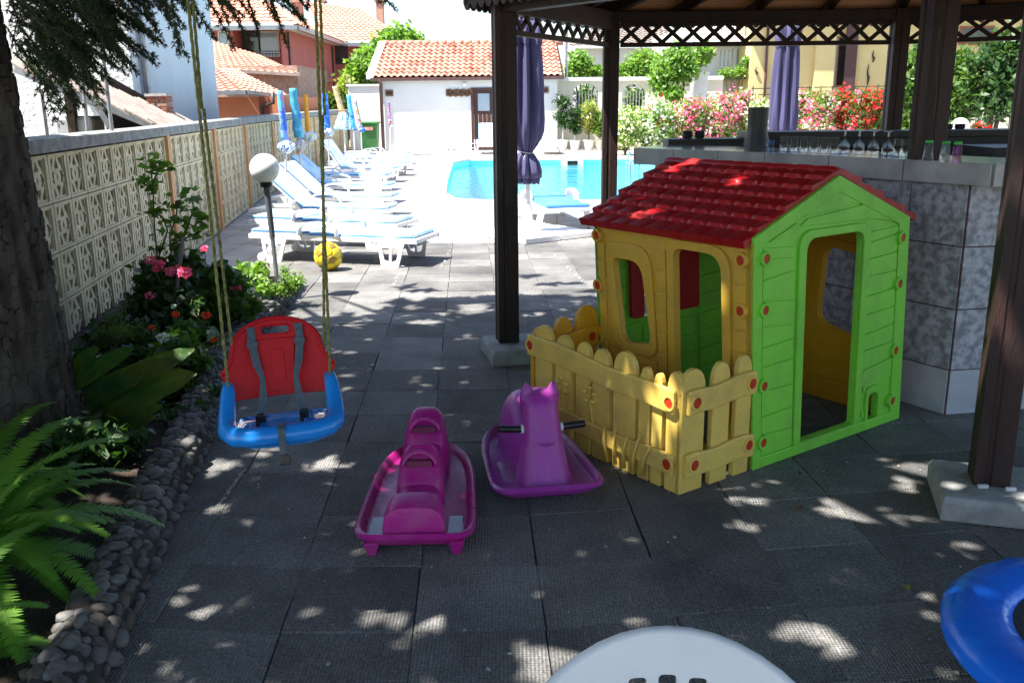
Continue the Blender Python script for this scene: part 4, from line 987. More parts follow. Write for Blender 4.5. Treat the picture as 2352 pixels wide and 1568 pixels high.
for (px, lab) in ((1593,'stack of black ashtrays on the left end of the back shelf'),(2188,'stack of black ashtrays by the white globe on the right')):
    Yq = 6.9; p = W(px, 316, Yq); p.z = 1.342 if px < 1700 else 1.387
    a = thing('ashtray_stack', lab, 'ashtrays', p)
    for k in range(3):
        for s in (-.045,.045):
            if px>1700 and k==2: continue
            mb = MB(); mb.lathe([(.03,0),(.042,.02),(.038,.021),(.028,.006),(.001,.005)],12,Matrix.Translation(p+Vector((s,0,k*.016)))); mb.build('ashtray', m_black, a, smooth=True)

# ================================================================ PLAYHOUSE
HA = Vector((1.0647,3.8429,0)); HR = .6288; E1 = Vector((math.cos(HR),math.sin(HR),0)); E2 = Vector((-E1.y,E1.x,0)); LN = Vector((-.0547,-.0261,1))
PW, PD, ZE, ZP = 1.157, 1.004, 1.047, 1.278
ph = thing('playhouse', 'plastic playhouse with lime green gable, yellow walls and red roof', 'playhouse', HA)
def H(a,b,z): return HA+E1*a+E2*b+LN*z
def Ff(x,y,d): return tuple(H(x,-d,y))          # front panel, +d outward
def Fs(x,y,d): return tuple(H(-d,x,y))          # left side panel
def Fr(x,y,d): return tuple(H(PW+d,x,y))
def Fb(x,y,d): return tuple(H(x,PD+d,y))
def rr(x0,y0,x1,y1,r,n=5):
    out = []
    for (cx,cy,a0) in ((x1-r,y0+r,-PI/2),(x1-r,y1-r,0),(x0+r,y1-r,PI/2),(x0+r,y0+r,PI)):
        for k in range(n+1):
            a = a0+PI/2*k/n; out.append((cx+r*math.cos(a), cy+r*math.sin(a)))
    return out
def rpoly(pts, r, n=5):
    out = []; N = len(pts)
    for i in range(N):
        p, a, b = Vector(pts[i]), Vector(pts[i-1]), Vector(pts[(i+1)%N]); rr_ = r[i] if isinstance(r,(list,tuple)) else r
        if rr_ <= 0: out.append(tuple(p)); continue
        u = (a-p).normalized(); v = (b-p).normalized()
        for k in range(n+1):
            t = k/n; q = p+u*rr_*(1-t)**2*1.0+v*rr_*t**2; out.append((q.x,q.y))
    return out
gable = [(0,0),(PW,0),(PW,ZE),(PW/2,ZP),(0,ZE)]
doorF = rpoly([(.332,.06),(.752,.06),(.782,1.012),(.352,1.012)],[.01,.01,.07,.07])
mouse = rpoly([(.872,.05),(.956,.05),(.956,.19),(.872,.19)],[.004,.004,.04,.04])
mb = MB(); mb.plate(gable,[doorF,mouse],-.03,.0,Ff); g0 = mb.build('gable_panel', m_green, ph, bevel=.004)
# raised borders
def ringplate(outer, inner, d0, d1, F, name, mat, bev=.004):
    mb = MB(); mb.plate(outer,[inner],d0,d1,F); return mb.build(name,mat,ph,bevel=bev)
ringplate(gable, [(.055,.05),(PW-.085,.05),(PW-.085,ZE-.03),(PW/2,ZP-.075),(.055,ZE-.035)], .0, .012, Ff, 'gable_border', m_green)
dfo = rpoly([(.285,.052),(.8,.052),(.835,1.05),(.305,1.05)],[0,0,.09,.09]); ringplate(dfo, doorF, .0, .016, Ff, 'door_surround', m_green)
# siding planks with slanted joints on both sides of the door
def plank(pts, F, mat=m_green, d=.009, nm='plank'):
    mb = MB(); mb.plate(pts,[],0,d,F); return mb.build(nm,mat,ph,bevel=.003)
random.seed(3)
zl = [.055,.155,.24,.36,.47,.56,.655,.77,.86,.95,1.0]
sl_ = [0]+[random.uniform(-.02,.035) for _ in zl[1:]]
for k in range(10):
    z0,z1 = zl[k]+.005, zl[k+1]-.002
    plank([(.062,z0-.0),(.278,z0+sl_[k]),(.278,z1+sl_[k+1]-.004),(.062,z1)],Ff)
zl = [.24,.32,.42,.5,.6,.69,.79,.87,.95,1.0]
sl_ = [0]+[random.uniform(-.0,.03) for _ in zl[1:]]
for k in range(9):
    z0,z1 = zl[k]+.005, zl[k+1]-.002
    xl0 = .815; plank([(xl0,z0),(PW-.092,z0+sl_[k]),(PW-.092,z1+sl_[k+1]-.004),(xl0+.01,z1)],Ff)
plank([(.31,1.07),(.86,1.06),(1.03,1.035),(.80,1.135),(.36,1.1)],Ff); plank([(.33,1.11),(.8,1.145),(.58,1.222)],Ff); plank([(.1,1.02),(.28,1.05),(.285,1.088)],Ff)
ringplate(rpoly([(.85,.052),(.985,.052),(.985,.225),(.85,.225)],[0,0,.05,.05]), mouse, 0,.012,Ff,'mouse_hole_surround',m_green,.002)
for (z_,x_) in ((.07,.825),(.2,.83)): plank([(x_,z_),(x_+.02,z_),(x_+.02,z_+.03),(x_,z_+.03)],Ff)
def bolt(a,z,F,boss=m_green,R=.034):
    n=16
    def circ(r): return [(a+r*math.cos(2*PI*k/n), z+r*math.sin(2*PI*k/n)) for k in range(n)]
    mb = MB(); mb.plate(circ(R),[circ(R*.62)],.0,.026,F); s = mb.build('bolt_boss',boss,ph,bevel=.003)
    mb = MB(); mb.plate(circ(R*.62),[],.0,.019,F); mb.build('bolt',m_boltr,ph)
for a,z in ((.066,.955),(.065,.731),(.062,.389),(.06,.122),(1.085,.951),(1.08,.724),(1.075,.382),(1.068,.116)): bolt(a,z,Ff)
# yellow side wall
wl_ = rpoly([(.617,.44),(.82,.44),(.872,.84),(.66,.86)][::1],[.05,.06,.06,.06])
wl_ = rpoly([(.60,.46),(.815,.43),(.862,.86),(.66,.86)],[.05,.06,.05,.08])
dl_ = rpoly([(.145,.03),(.445,.03),(.445,.955),(.16,.955)],[.01,.01,.05,.09])
side = [(0,0),(PD,0),(PD,ZE-.02),(0,ZE-.02)]
mb = MB(); mb.plate(side,[wl_,dl_],-.03,0,Fs); mb.build('side_panel', m_yel, ph, bevel=.004)
ringplate(rpoly([(.565,.40),(.855,.385),(.915,.93),(.60,.95)],[.07,.07,.07,.13]), wl_, 0,.016,Fs,'window_surround',m_yel)
ringplate(rpoly([(.105,.0),(.487,.0),(.487,.995),(.11,.995)],[0,0,.04,.12]), dl_, 0,.016,Fs,'door_surround',m_yel)
for k in range(9):
    z0 = .04+k*.1; plank([(.502,z0+.005),(.555,z0+.005),(.57,z0+.09),(.502,z0+.097)],Fs,m_yel)
    plank([(.03,z0+.005),(.092,z0+.0),(.092,z0+.092),(.03,z0+.095)],Fs,m_yel)
    if k < 9: plank([(.925,z0+.0),(.975,z0+.005),(.975,z0+.095),(.925,z0+.09)],Fs,m_yel)
for k in range(4): z0 = .03+k*.09; plank([(.57,z0),(.91,z0+.02),(.91,z0+.1),(.57,z0+.08)],Fs,m_yel)
plank([(.1,1.005),(.97,1.0),(.97,1.03),(.1,1.035)],Fs,m_yel)
for a,z in ((.046,.949),(.047,.728),(.048,.389),(.965,.957),(.97,.70),(.982,.424)): bolt(a,z,Fs,m_yel)
# right and rear walls
wr_ = rpoly([(.12,.36),(.48,.44),(.44,.86),(.14,.82)],[.08,.08,.08,.08])
mb = MB(); mb.plate([(0,0),(PD,0),(PD,ZE-.02),(0,ZE-.02)],[wr_],-.03,0,Fr); mb.build('side_panel', m_yel2, ph)
def Fri(x,y,d): return tuple(H(PW-.03-d,x,y))
ringplate(rpoly([(.08,.31),(.53,.40),(.48,.91),(.10,.87)],[.09]*4), wr_, 0,.014,Fri,'inner_surround',m_yel2)
for k in range(3): plank([(.02,.04+k*.1),(.95,.03+k*.1),(.95,.12+k*.1),(.02,.13+k*.1)],Fri,m_yel2)
wb_ = rpoly([(.275,.49),(.68,.49),(.68,.92),(.275,.92)],[.04]*4)
mb = MB(); mb.plate([(0,0),(PW,0),(PW,ZE-.03),(PW/2,ZP-.035),(0,ZE-.03)],[wb_],-.03,0,Fb); mb.build('rear_panel', m_green, ph)
def Fbi(x,y,d): return tuple(H(x,PD-.03-d,y))
for k in range(9):
    z0 = .04+k*.105
    for (x0,x1) in ((.05,.26),(.72,1.1)): plank([(x0,z0),(x1,z0+.02),(x1,z0+.115),(x0,z0+.097)],Fbi)
for k in range(4): plank([(.285,.04+k*.105),(.69,.04+k*.105),(.69,.13+k*.105),(.285,.13+k*.105)],Fbi)
for (x0,x1) in ((.36,.69),(.18,.27)):
    mb = MB(); mb.plate(rr(x0,.5,x1,.93,.02),[],.02,.04,Fbi); mb.build('shutter', m_red, ph, bevel=.003)
mb = MB(); mb.tube([H(.62,.62,.0),H(.62,.62,.5)], .022, 10); mb.box(0,0,0,0,0,0); mb.build('table_leg', m_red, ph, smooth=True)
# roof with moulded tiles: two slopes as displaced grids
def roofside(sgn):
    oy0, oy1 = .004, PD+.05; ov = .05 if sgn < 0 else .07
    x_e = -ov if sgn < 0 else PW+ov; ze = ZE-.024; up_ = 0 if sgn < 0 else .016; ze += up_; x_r = PW/2; zr = ZP+.016+up_
    nr, nc = 7, 9; NU, NV = nc*8, nr*6; top = []
    eb_ = Vector((x_e,0,ze)); rb_ = Vector((x_r,0,zr)); dv = rb_-eb_; nrm = Vector((-dv.z,0,dv.x)).normalized()
    if nrm.z < 0: nrm = -nrm
    for j in range(NV+1):
        v = j/NV*nr; row = min(nr-1,int(v*1.0-1e-9)) if v>0 else 0; fr = v-row
        for i in range(NU+1):
            u = i/NU*nc + (.5 if row % 2 else 0); fu = u-math.floor(u)
            arch = min(1, 2.2*math.sin(PI*fu)); arch = max(0,arch)**1.5
            h_ = .020*(1-fr)*(.7+.3*arch) + .007*arch
            q = eb_+dv*(j/NV - .016*arch*(1-fr)); edge = 0
            y = oy0+(oy1-oy0)*i/NU
            top.append(H(q.x+nrm.x*h_, y, q.z+nrm.z*h_))
    F = [(j*(NU+1)+i, j*(NU+1)+i+1, (j+1)*(NU+1)+i+1, (j+1)*(NU+1)+i) for j in range(NV) for i in range(NU)]
    n0 = len(top)
    bot = []
    for j in range(NV+1):
        for i in range(NU+1):
            q = eb_+dv*(j/NV); y = oy0+(oy1-oy0)*i/NU; bot.append(H(q.x-nrm.x*.02,y,q.z-nrm.z*.02))
    B = []
    rim = [i for i in range(NU+1)]+[j*(NU+1)+NU for j in range(1,NV+1)]+[NV*(NU+1)+i for i in range(NU-1,-1,-1)]+[j*(NU+1) for j in range(NV-1,0,-1)]
    for k in range(len(rim)):
        a, b = rim[k], rim[(k+1)%len(rim)]; B.append((a,b,b+n0,a+n0))
    B.append((n0, n0+NU, n0+NV*(NU+1)+NU, n0+NV*(NU+1)))
    mb = MB(); mb.add(top+bot, F+B); mb.build('roof_slope', m_red, ph, smooth=True, angle=45)
roofside(-1); roofside(1)
mb = MB(); mb.tube([H(PW/2,.004,ZP+.006),H(PW/2,PD+.05,ZP+.006)], .028, 12); mb.build('roof_ridge', m_red, ph, smooth=True)
# picket fence enclosure
fe = thing('picket_fence', 'sand yellow plastic picket fence enclosure beside the playhouse door', 'play fence', HA-E1*.456)
FO = HA-E1*.456
def Flong(x,y,d): q = FO+E2*x-E1*d; return (q.x,q.y,y)
def Fend(x,y,d): q = FO+E1*x-E2*d; return (q.x,q.y,y)
def Fbk(x,y,d): q = FO+E2*1.03+E1*x+E2*d; return (q.x,q.y,y)
def picket(x0,x1,zt,F,mat=m_fence,z0=.0):
    w=(x1-x0)/2; c=(x0+x1)/2; top=[(c+w*math.cos(a), zt-.1+.1*math.sin(a)**.8 if math.sin(a)>0 else zt-.1) for a in [PI*k/10 for k in range(11)]]
    mb = MB(); mb.plate([(x0,z0),(x1,z0)]+top,[],-.028,0,F); mb.build('picket',mat,fe,bevel=.006)
def railp(x0,x1,z0,z1,F,mat=m_fence,w0=0,w1=0,h=.055,nm='rail'):
    pts=[]; n=14
    for k in range(n+1): t=k/n; pts.append((x0+(x1-x0)*t, z0+(z1-z0)*t-h+.004*math.sin(t*11)))
    for k in range(n,-1,-1): t=k/n; pts.append((x0+(x1-x0)*t, z0+(z1-z0)*t+h*.9+.006*math.sin(t*9+1)))
    mb = MB(); mb.plate(pts,[],.0,.022,F); mb.build(nm,mat,fe,bevel=.009)
def fbolt(a,z,F,boss=m_fence):
    n=14
    def circ(r): return [(a+r*math.cos(2*PI*k/n), z+r*math.sin(2*PI*k/n)) for k in range(n)]
    mb = MB(); mb.plate(circ(.034),[circ(.024)],.022,.028,F); mb.build('bolt_boss',boss,fe)
    mb = MB(); mb.plate(circ(.024),[],.0,.024,F); mb.build('bolt',m_boltr,fe)
xs = [(.005,.09),(.115,.175),(.19,.255),(.28,.42),(.45,.56),(.58,.68),(.715,.83),(.86,.99)]
zt2 = [.53,.5,.51,.55,.53,.535,.54,.56]
for (a_,b_),z_ in zip(xs,zt2): picket(a_,b_,z_,Flong)
railp(.03,1.03,.40,.455,Flong); railp(.03,1.03,.125,.145,Flong,h=.045)
for a_,z_ in ((.055,.398),(.055,.128),(1.0,.45),(1.0,.145)): fbolt(a_,z_,Flong)
for (a_,b_,z_) in ((.0,.135,.54),(.185,.29,.54),(.335,.43,.545)): picket(a_,b_,z_,Fend)
railp(.02,.44,.40,.425,Fend); railp(.02,.44,.125,.135,Fend)
for a_,z_ in ((.06,.402),(.06,.128),(.405,.42),(.405,.137)): fbolt(a_,z_,Fend)
for (a_,b_,z_) in ((.0,.1,.53),(.14,.25,.56),(.28,.42,.6)): picket(a_,b_,z_,Fbk,m_yel2)
railp(.02,.44,.42,.44,Fbk,m_yel2); railp(.02,.44,.13,.14,Fbk,m_yel2)
def Fbki(x,y,d): return Fbk(x,y,-.028-d)
railp(.02,.44,.42,.44,Fbki,m_yel2); fbolt(.36,.44,Fbki,m_yel2)
# moulded flowers and grass on the long side
for (cx_,cz_) in ((.77,.30),(.57,.30)):
    for k in range(5):
        a = k*2*PI/5+.3; p = Vector(Flong(cx_+.035*math.cos(a), cz_+.035*math.sin(a), .006)); mb = MB(); mb.ball(p,.017,8,6,.7); mb.build('flower_petal', m_fence, fe, smooth=True)
    mb = MB(); mb.tube([Flong(cx_,cz_-.03,.004),Flong(cx_-.02,cz_-.14,.004)],.006,6); mb.build('flower_stem', m_fence, fe)
for k in range(5):
    x_ = .42-k*.055; mb = MB(); mb.tube([Flong(x_,.03,.028),Flong(x_+.0-.01*(k-2),.12,.034),Flong(x_+.02*(2-k)-.02,.19+.02*(k%2),.03)],[.009,.009,.004],6); mb.build('grass_blade', m_fence, fe, smooth=True)

# ================================================================ ROCKING TOYS
def arch_ring(y, w, z0, z1, n=16, p=.55, cx=0):
    out = []
    for k in range(n+1):
        a = PI*k/n; c, s_ = math.cos(a), math.sin(a)
        out.append((cx+w*math.copysign(abs(c)**p, c), y, z0+(z1-z0)*abs(s_)**p))
    return out
def tray(parent, T, hw, hl, mat, k=.12, taper=0, scuff=None, lipz=.105):
    def outline(s, z, e=3.2, n=48):
        o = []
        for i in range(n):
            a = 2*PI*i/n; c, q = math.cos(a), math.sin(a)
            x = s*hw*math.copysign(abs(c)**(2/e), c); y = (s*hl+(s-1)*(hw-hl)*.0)*math.copysign(abs(q)**(2/e), q)
            x *= 1-taper*(y/hl)*.5 if taper else 1
            o.append((x, y, z+k*y*y))
        return o
    # widths handled with absolute insets
    def ins(d, z): 
        global hwq
        o = []
        n = 64
        for i in range(n):
            a = 2*PI*(i+.5)/n; c, q = math.cos(a), math.sin(a); e = 7.5 if q < 0 else 2.7
            y = (hl+d)*math.copysign(abs(q)**(2/e), q); x = (hw+d)*math.copysign(abs(c)**(2/e), c)*(1-taper*(y/hl)*.5)
            o.append((x, y, z+k*y*y))
        return o
    mb = MB(); mb.loft([ins(-.05,.016),ins(-.012,.04),ins(.0,lipz-.018),ins(.012,lipz-.02),ins(.014,lipz-.007),ins(.006,lipz),ins(-.004,lipz-.003),ins(-.016,.058),ins(-.026,.05),ins(-.10,.048)], T=T)
    mb.build('tray', mat, parent, smooth=True, angle=50)
# three-seat rocker
r1o = Vector((-.375,3.52,0)); r1 = thing('rocking_seesaw', 'magenta three-seat plastic rocker with handle slots in its humps', 'rocking toy', r1o)
T = Matrix.Translation(r1o) @ Matrix.Rotation(.02,4,'Z')
tray(r1, T, .203, .47, m_magenta, .05, .14, lipz=.086)
# sky reflection on the tray floor, painted as pale patches
for s in (-1,1):
    for (y0,y1) in ((-.44,-.25),):
        mb = MB(); mb.box(s*.147-.026,s*.147+.026,y0,y1,.056,.0605,T); mb.build('foot_pad', M('worn_foot_pad',(.3,.3,.34),(.34,.12,.28),9,.25,lo=.42,hi=.6), r1)
secs = [(-.452,.108,.15),(-.445,.115,.185),(-.41,.116,.2),(-.345,.112,.204),(-.335,.092,.165),(-.28,.087,.132),(-.20,.086,.132),(-.15,.086,.15),(-.135,.094,.18),(-.10,.096,.205),(-.06,.093,.262),(-.035,.085,.276),(-.015,.085,.27),(-.005,.08,.21),(.06,.082,.16),(.14,.084,.165),(.20,.09,.19),(.215,.1,.22),(.25,.1,.262),(.29,.095,.302),(.32,.09,.312),(.35,.088,.305),(.37,.09,.22),(.42,.085,.13)]
mb = MB(); mb.loft([arch_ring(y,w,.05,z) for y,w,z in secs], T=T); mb.build('body', m_magenta, r1, smooth=True, angle=38)
for (y,zc,w) in ((-.092,.222,.05),(.222,.25,.048)):
    mb = MB(); q = rr(-w,-.011,w,.011,.008)
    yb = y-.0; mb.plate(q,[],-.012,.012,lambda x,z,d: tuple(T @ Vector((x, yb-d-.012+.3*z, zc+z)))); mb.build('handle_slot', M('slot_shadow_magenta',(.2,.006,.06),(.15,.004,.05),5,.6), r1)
    mb = MB(); pts = [(-w*1.25+0*t, 0) for t in (0,)]; pa = [T @ Vector((w*1.3*math.cos(a), yb-.012+.015*math.sin(a), zc-.015+.055*math.sin(a))) for a in [PI*k/12 for k in range(13)]]
    mb.tube(pa, .0085, 8); mb.build('handle_rim', m_magenta, r1, smooth=True)
for s in (-1,1):
    mb = MB(); mb.loft([[(s*.155-.016,-.45,.0),(s*.155+.014,-.45,.0),(s*.155+.012,-.40,.0),(s*.155-.014,-.40,.0)],[(s*.155-.03,-.47,.06),(s*.155+.03,-.47,.06),(s*.155+.025,-.3,.06),(s*.155-.025,-.3,.06)]],T=T); mb.build('foot', m_magenta, r1, bevel=.004)
# animal rocker
r2o = Vector((.09,3.86,0)); r2 = thing('rocking_animal', 'purple plastic ride-on rocker with pointed ears and black handlebar', 'rocking toy', r2o)
T = Matrix.Translation(r2o) @ Matrix.Rotation(.16,4,'Z')
tray(r2, T, .212, .40, m_purple, .10, .16, lipz=.082)
# worn patch on the floor
mb = MB(); mb.box(-.165,-.115,-.3,.0,.0515,.054,T); mb.build('worn_patch', m_scuff, r2)
# rear body hump
secs = [(-.14,.085,.22),(-.05,.105,.27),(.05,.125,.335),(.13,.128,.35),(.2,.12,.325),(.28,.105,.24),(.335,.08,.12),(.345,.05,.07)]
mb = MB(); mb.loft([arch_ring(y,w,.045,z,p=.8,cx=-.01) for y,w,z in secs],T=T); mb.build('seat_back', m_purple, r2, smooth=True, angle=50)
# head: tapered column with flat face leaning back
R = []
for t in [k/9 for k in range(10)]:
    z = .045+.365*t; w = .122-.052*t-.01*math.sin(PI*t); d = .105-.045*t; yc = -.245+.10*t
    R.append([(w*math.copysign(abs(math.cos(a))**.7,math.cos(a)), yc+d*math.copysign(abs(math.sin(a))**.8,math.sin(a)), z+.0) for a in [2*PI*k/24 for k in range(24)]])
last = R[-1]; cxx = sum(p[0] for p in last)/24; cyy = sum(p[1] for p in last)/24
R.append([(p[0]*.6, cyy+(p[1]-cyy)*.6, p[2]+.018) for p in last]); R.append([(p[0]*.1, cyy+(p[1]-cyy)*.1, p[2]+.024) for p in last])
mb = MB(); mb.loft(R,T=T); mb.build('head', m_purple, r2, smooth=True, angle=60)
for s in (-1,1):
    mb = MB(); mb.lathe([(.04,-.06),(.037,0),(.027,.032),(.014,.055),(1e-5,.064)],12,T @ Matrix.Translation((s*.052,-.15,.40)) @ Matrix.Rotation(s*.12,4,'Y') @ Matrix.Diagonal((.9,.65,1,1))); mb.build('ear', m_purple, r2, smooth=True)
    q = T @ Vector((s*.085,-.2,.275)); e = T @ Vector((s*.185,-.205,.285)); mb = MB(); mb.tube([q,q+(e-q)*.85,e],[.0155,.0155,.014],12); mb.build('handle_grip', m_black, r2, smooth=True, angle=50)
    mb = MB(); mb.tube([T @ Vector((s*.078,-.2,.275)),T @ Vector((s*.09,-.2,.275))],.019,12); mb.build('grip_collar', m_metal_w, r2)
mb = MB(); pa = [T @ Vector((.035*math.cos(a),-.331+.03,.245+.012*math.sin(a))) for a in [PI+PI*k/8 for k in range(9)]]; mb.tube(pa,.004,6); mb.build('moulded_mouth', m_purple, r2)
mb = MB(); mb.loft([arch_ring(-.20,.14,.0,.05),arch_ring(.2,.12,.0,.05)],T=T); mb.build('rocker_base', m_purple, r2)

# ================================================================ SWING
SW = Vector((-.722,2.74,.625)); sw = thing('baby_swing', 'blue and red plastic baby swing seat with grey harness on ropes', 'swing', SW)
TS = Matrix.Translation(SW) @ Matrix.Rotation(.21,4,'Z') @ Matrix.Rotation(-.045,4,'Y') @ Matrix.Rotation(-.10,4,'X') @ Matrix.Diagonal((.88,.8,.92,1))
def S(x,y,z): return TS @ Vector((x,y,z))
# seat pan: rounded shell
def seat_ring(hw, y0, y1, z, r=.09, n=7):
    o = []
    for (cx,cy,a0) in ((hw-r,y0+r,-PI/2),(hw-.03,y1-.03,0),(-hw+.03,y1-.03,PI/2),(-hw+r,y0+r,PI)):
        rad = r if cy < 0 else .03
        for k in range(n+1):
            a = a0+PI/2*k/n; o.append((cx+rad*math.cos(a), cy+rad*math.sin(a), z))
    return o
mb = MB(); mb.loft([[S(*p) for p in seat_ring(.15,-.115,.10,-.045)],[S(*p) for p in seat_ring(.165,-.135,.115,-.02)],[S(*p) for p in seat_ring(.168,-.138,.118,.01)],[S(*p) for p in seat_ring(.155,-.12,.118,.024)],[S(*p) for p in seat_ring(.145,-.11,.118,.016)]]); mb.build('seat_pan', m_pan, sw, smooth=True, angle=45)
# rolled rim and armrests in one tube
path = [(-.178,.07,.155),(-.183,.05,.12),(-.186,0,.075),(-.187,-.05,.04),(-.182,-.1,.02),(-.155,-.145,.01),(-.1,-.165,.006),(0,-.17,.006),(.1,-.165,.006),(.155,-.145,.01),(.182,-.1,.02),(.187,-.05,.04),(.186,0,.075),(.183,.05,.12),(.178,.07,.155)]
mb = MB(); mb.tube([S(*p) for p in path],[.017,.023,.026,.028,.03,.031,.031,.031,.031,.031,.03,.028,.026,.023,.017],12); mb.build('front_rim', m_bluep, sw, smooth=True)
for s in (-1,1):
    mb = MB(); mb.add([S(s*.17,.11,-.02),S(s*.17,-.08,-.01),S(s*.186,-.06,.04),S(s*.184,.05,.12),S(s*.178,.09,.15),S(s*.176,.12,.08)],[(0,1,2,3,4,5)]); mb.add([S(s*.163,.11,-.02),S(s*.163,-.08,-.01),S(s*.18,-.06,.04),S(s*.178,.05,.12),S(s*.172,.09,.15),S(s*.17,.12,.08)],[(0,1,2,3,4,5)]); mb.build('seat_side', m_bluep, sw)
# red backrest
n = 14; out = [(-.15,0),(-.06,-.0),(.06,.0),(.15,0),(.158,.06),(.175,.09),(.182,.115),(.165,.13),(.148,.16),(.142,.2)]
out += [(.142*math.cos(a), .2+.115*math.sin(a)) for a in [PI*k/14 for k in range(1,14)]]
out += [(-.142,.2),(-.148,.16),(-.165,.13),(-.182,.115),(-.175,.09),(-.158,.06)]
slot = rr(-.047,.247,.047,.284,.016)
def Bk(x,y,d): return tuple(S(x*1.13, .118+.16*y-d-1.2*x*x, .088+y*.86))
mb = MB(); mb.plate(out,[slot],-.006,.006,Bk,sub=1); mb.build('backrest', m_redsw, sw, bevel=.003)
def ins_poly(o,cx,cy,s): return [(cx+(x-cx)*s, cy+(y-cy)*s) for x,y in o]
bo = [(.142*math.cos(a)*.98, .2+.112*math.sin(a)) for a in [PI*k/14 for k in range(15)]]
mb = MB(); mb.tube([Bk(x,y,.004) for x,y in [(.178,.112),(.163,.128),(.147,.16)]+bo+[(-.147,.16),(-.163,.128),(-.178,.112)]],.0075,8); mb.build('backrest_lip', m_redsw, sw, smooth=True)
mb = MB(); mb.plate([(-.06,.02),(.06,.02),(.05,.12),(.06,.232),(-.06,.232),(-.05,.12)],[],.006,.013,Bk,sub=1); mb.build('back_rib', m_redsw, sw, bevel=.003)
mb = MB(); mb.plate([(-.02,.06),(.02,.06),(.02,.19),(-.02,.19)],[],.013,.017,Bk); mb.build('back_rib', m_redsw, sw, bevel=.002)
mb = MB(); mb.tube([Bk(*p,.004) for p in slot+[slot[0]]],.004,6); mb.build('slot_rim', m_redsw, sw)
# harness straps
for s in (-1,1):
    pts = [(s*.075,.285,.012),(s*.076,.22,.02),(s*.066,.14,.035),(s*.052,.08,.05),(s*.056,.0,.07),(s*.068,-.05,.078)]
    mb = MB(); R = []
    for i,(x,y,d) in enumerate(pts):
        w = .0125 if i not in (3,) else .008
        a_, b_ = Bk(x-w,y,d+(0.004 if i==3 else 0)), Bk(x+w,y,d); c_, e_ = Bk(x+w,y,d+.003), Bk(x-w,y,d+.003)
        R.append([a_,b_,c_,e_])
    mb.loft(R); mb.build('strap', m_strap, sw, smooth=True, angle=40)
    mb = MB(); mb.plate(rr(s*.074-.017,.205,s*.074+.017,.228,.005),[],.018,.027,Bk); mb.build('strap_slider', m_strap, sw, bevel=.002)
    mb = MB(); q = Bk(s*.068,-.058,.084); q = Vector(q); mb.box(q.x-.015,q.x+.015,q.y-.012,q.y+.01,q.z-.018,q.z+.008); mb.box(q.x-.012,q.x-.002,q.y-.024,q.y-.01,q.z-.024,q.z-.008); mb.build('buckle', m_black, sw, bevel=.003)
mb = MB(); R = []
for (y,z) in ((-.09,.0),(-.12,.03),(-.165,.044),(-.2,.03),(-.21,-.0),(-.212,-.055)): R.append([S(-.011,y,z),S(.013,y,z),S(.013,y-.003,z+.002),S(-.011,y-.003,z+.002)])
mb.loft(R); mb.build('strap', m_strap, sw)
mb = MB(); mb.loft([[S(-.014,-.205,-.05),S(.016,-.205,-.05),S(.016,-.221,-.05),S(-.014,-.221,-.05)],[S(-.022,-.203,-.085),S(.024,-.203,-.085),S(.024,-.223,-.085),S(-.022,-.223,-.085)]]); mb.build('buckle', m_black, sw, bevel=.004)
# ropes: twisted pairs going up to the branch
def rope(a, b, name, r=.0046, amp=.0):
    a, b = Vector(a), Vector(b); L = (b-a).length; n = int(L/.014); d = (b-a)/n; u = (b-a).orthogonal().normalized(); w = u.cross((b-a).normalized())
    mb = MB()
    for ph_ in (0, 2*PI/3, 4*PI/3):
        pts = [a+d*k+(u*math.cos(k*.75+ph_)+w*math.sin(k*.75+ph_))*r*.55 for k in range(n+1)]; mb.tube(pts, r*.62, 4)
    return mb.build(name, m_rope, sw, smooth=True)
kn = [W(455,250,2.78), W(738,265,2.80)]
tp = [W(425,-60,2.78), W(722,-60,2.80)]
rope(S(-.178,.045,.14), tp[0], 'rope'); rope(S(-.158,.145,.15), kn[0]+Vector((0.01,.02,0)), 'rope')
rope(S(.180,.045,.14), tp[1], 'rope'); rope(S(.160,.14,.15), kn[1]+Vector((.0,.02,0)), 'rope')
for q, t in zip(kn, tp):
    rope(q+Vector((.008,.01,0)), t+Vector((.012,.01,0)), 'rope', .0046)
    rope(t, Vector((t.x-.0, t.y, 3.9)), 'rope', .0046); 
# ================================================================ CHAIR AND TRAMPOLINE
cc = Vector((.248,1.30,0)); chd = thing('resin_chair', 'white resin armchair with a rounded slotted back at the bottom edge', 'chair', cc)
TC = Matrix.Translation(cc) @ Matrix.Rotation(-.02,4,'Z') @ Matrix.Diagonal((1.2,1,1.02,1))
def Bc(x,y,d): # back surface, y up along the back, curved towards the camera at the sides
    return tuple(TC @ Vector((x, .02 + .20*(y-.3) - 1.6*x*x - d, .38+y)))
hb, ht = .235, .365
out = [(-.235,.0),(.235,.0),(.238,.12)]+[(.238*math.cos(a), .12+.245*math.sin(a)) for a in [PI*k/24 for k in range(1,24)]]+[(-.238,.12)]
slots = []
for k in range(-4,5):
    x = k*.041; h_ = .12+.215*math.sqrt(max(0,1-(x/.22)**2))-.032; slots.append(rpoly([(x-.0125,.03),(x+.0125,.03),(x+.0125,h_),(x-.0125,h_)],.008))
mb = MB(); mb.plate(out,slots,-.006,.006,Bc,sub=1); mb.build('back', m_pwhite, chd, smooth=True, angle=40)
mb = MB(); mb.tube([Bc(x,y,-.004) for x,y in out[2:]],.011,8); mb.build('back_rim', m_pwhite, chd, smooth=True)
def Sc(x,y,z): return TC @ Vector((x,y,z))
mb = MB(); mb.loft([[Sc(*p) for p in seat_ring(.24,-.42,.0,z,.08)] for z in (.40,.43)]); mb.build('seat', m_pwhite, chd, bevel=.008)
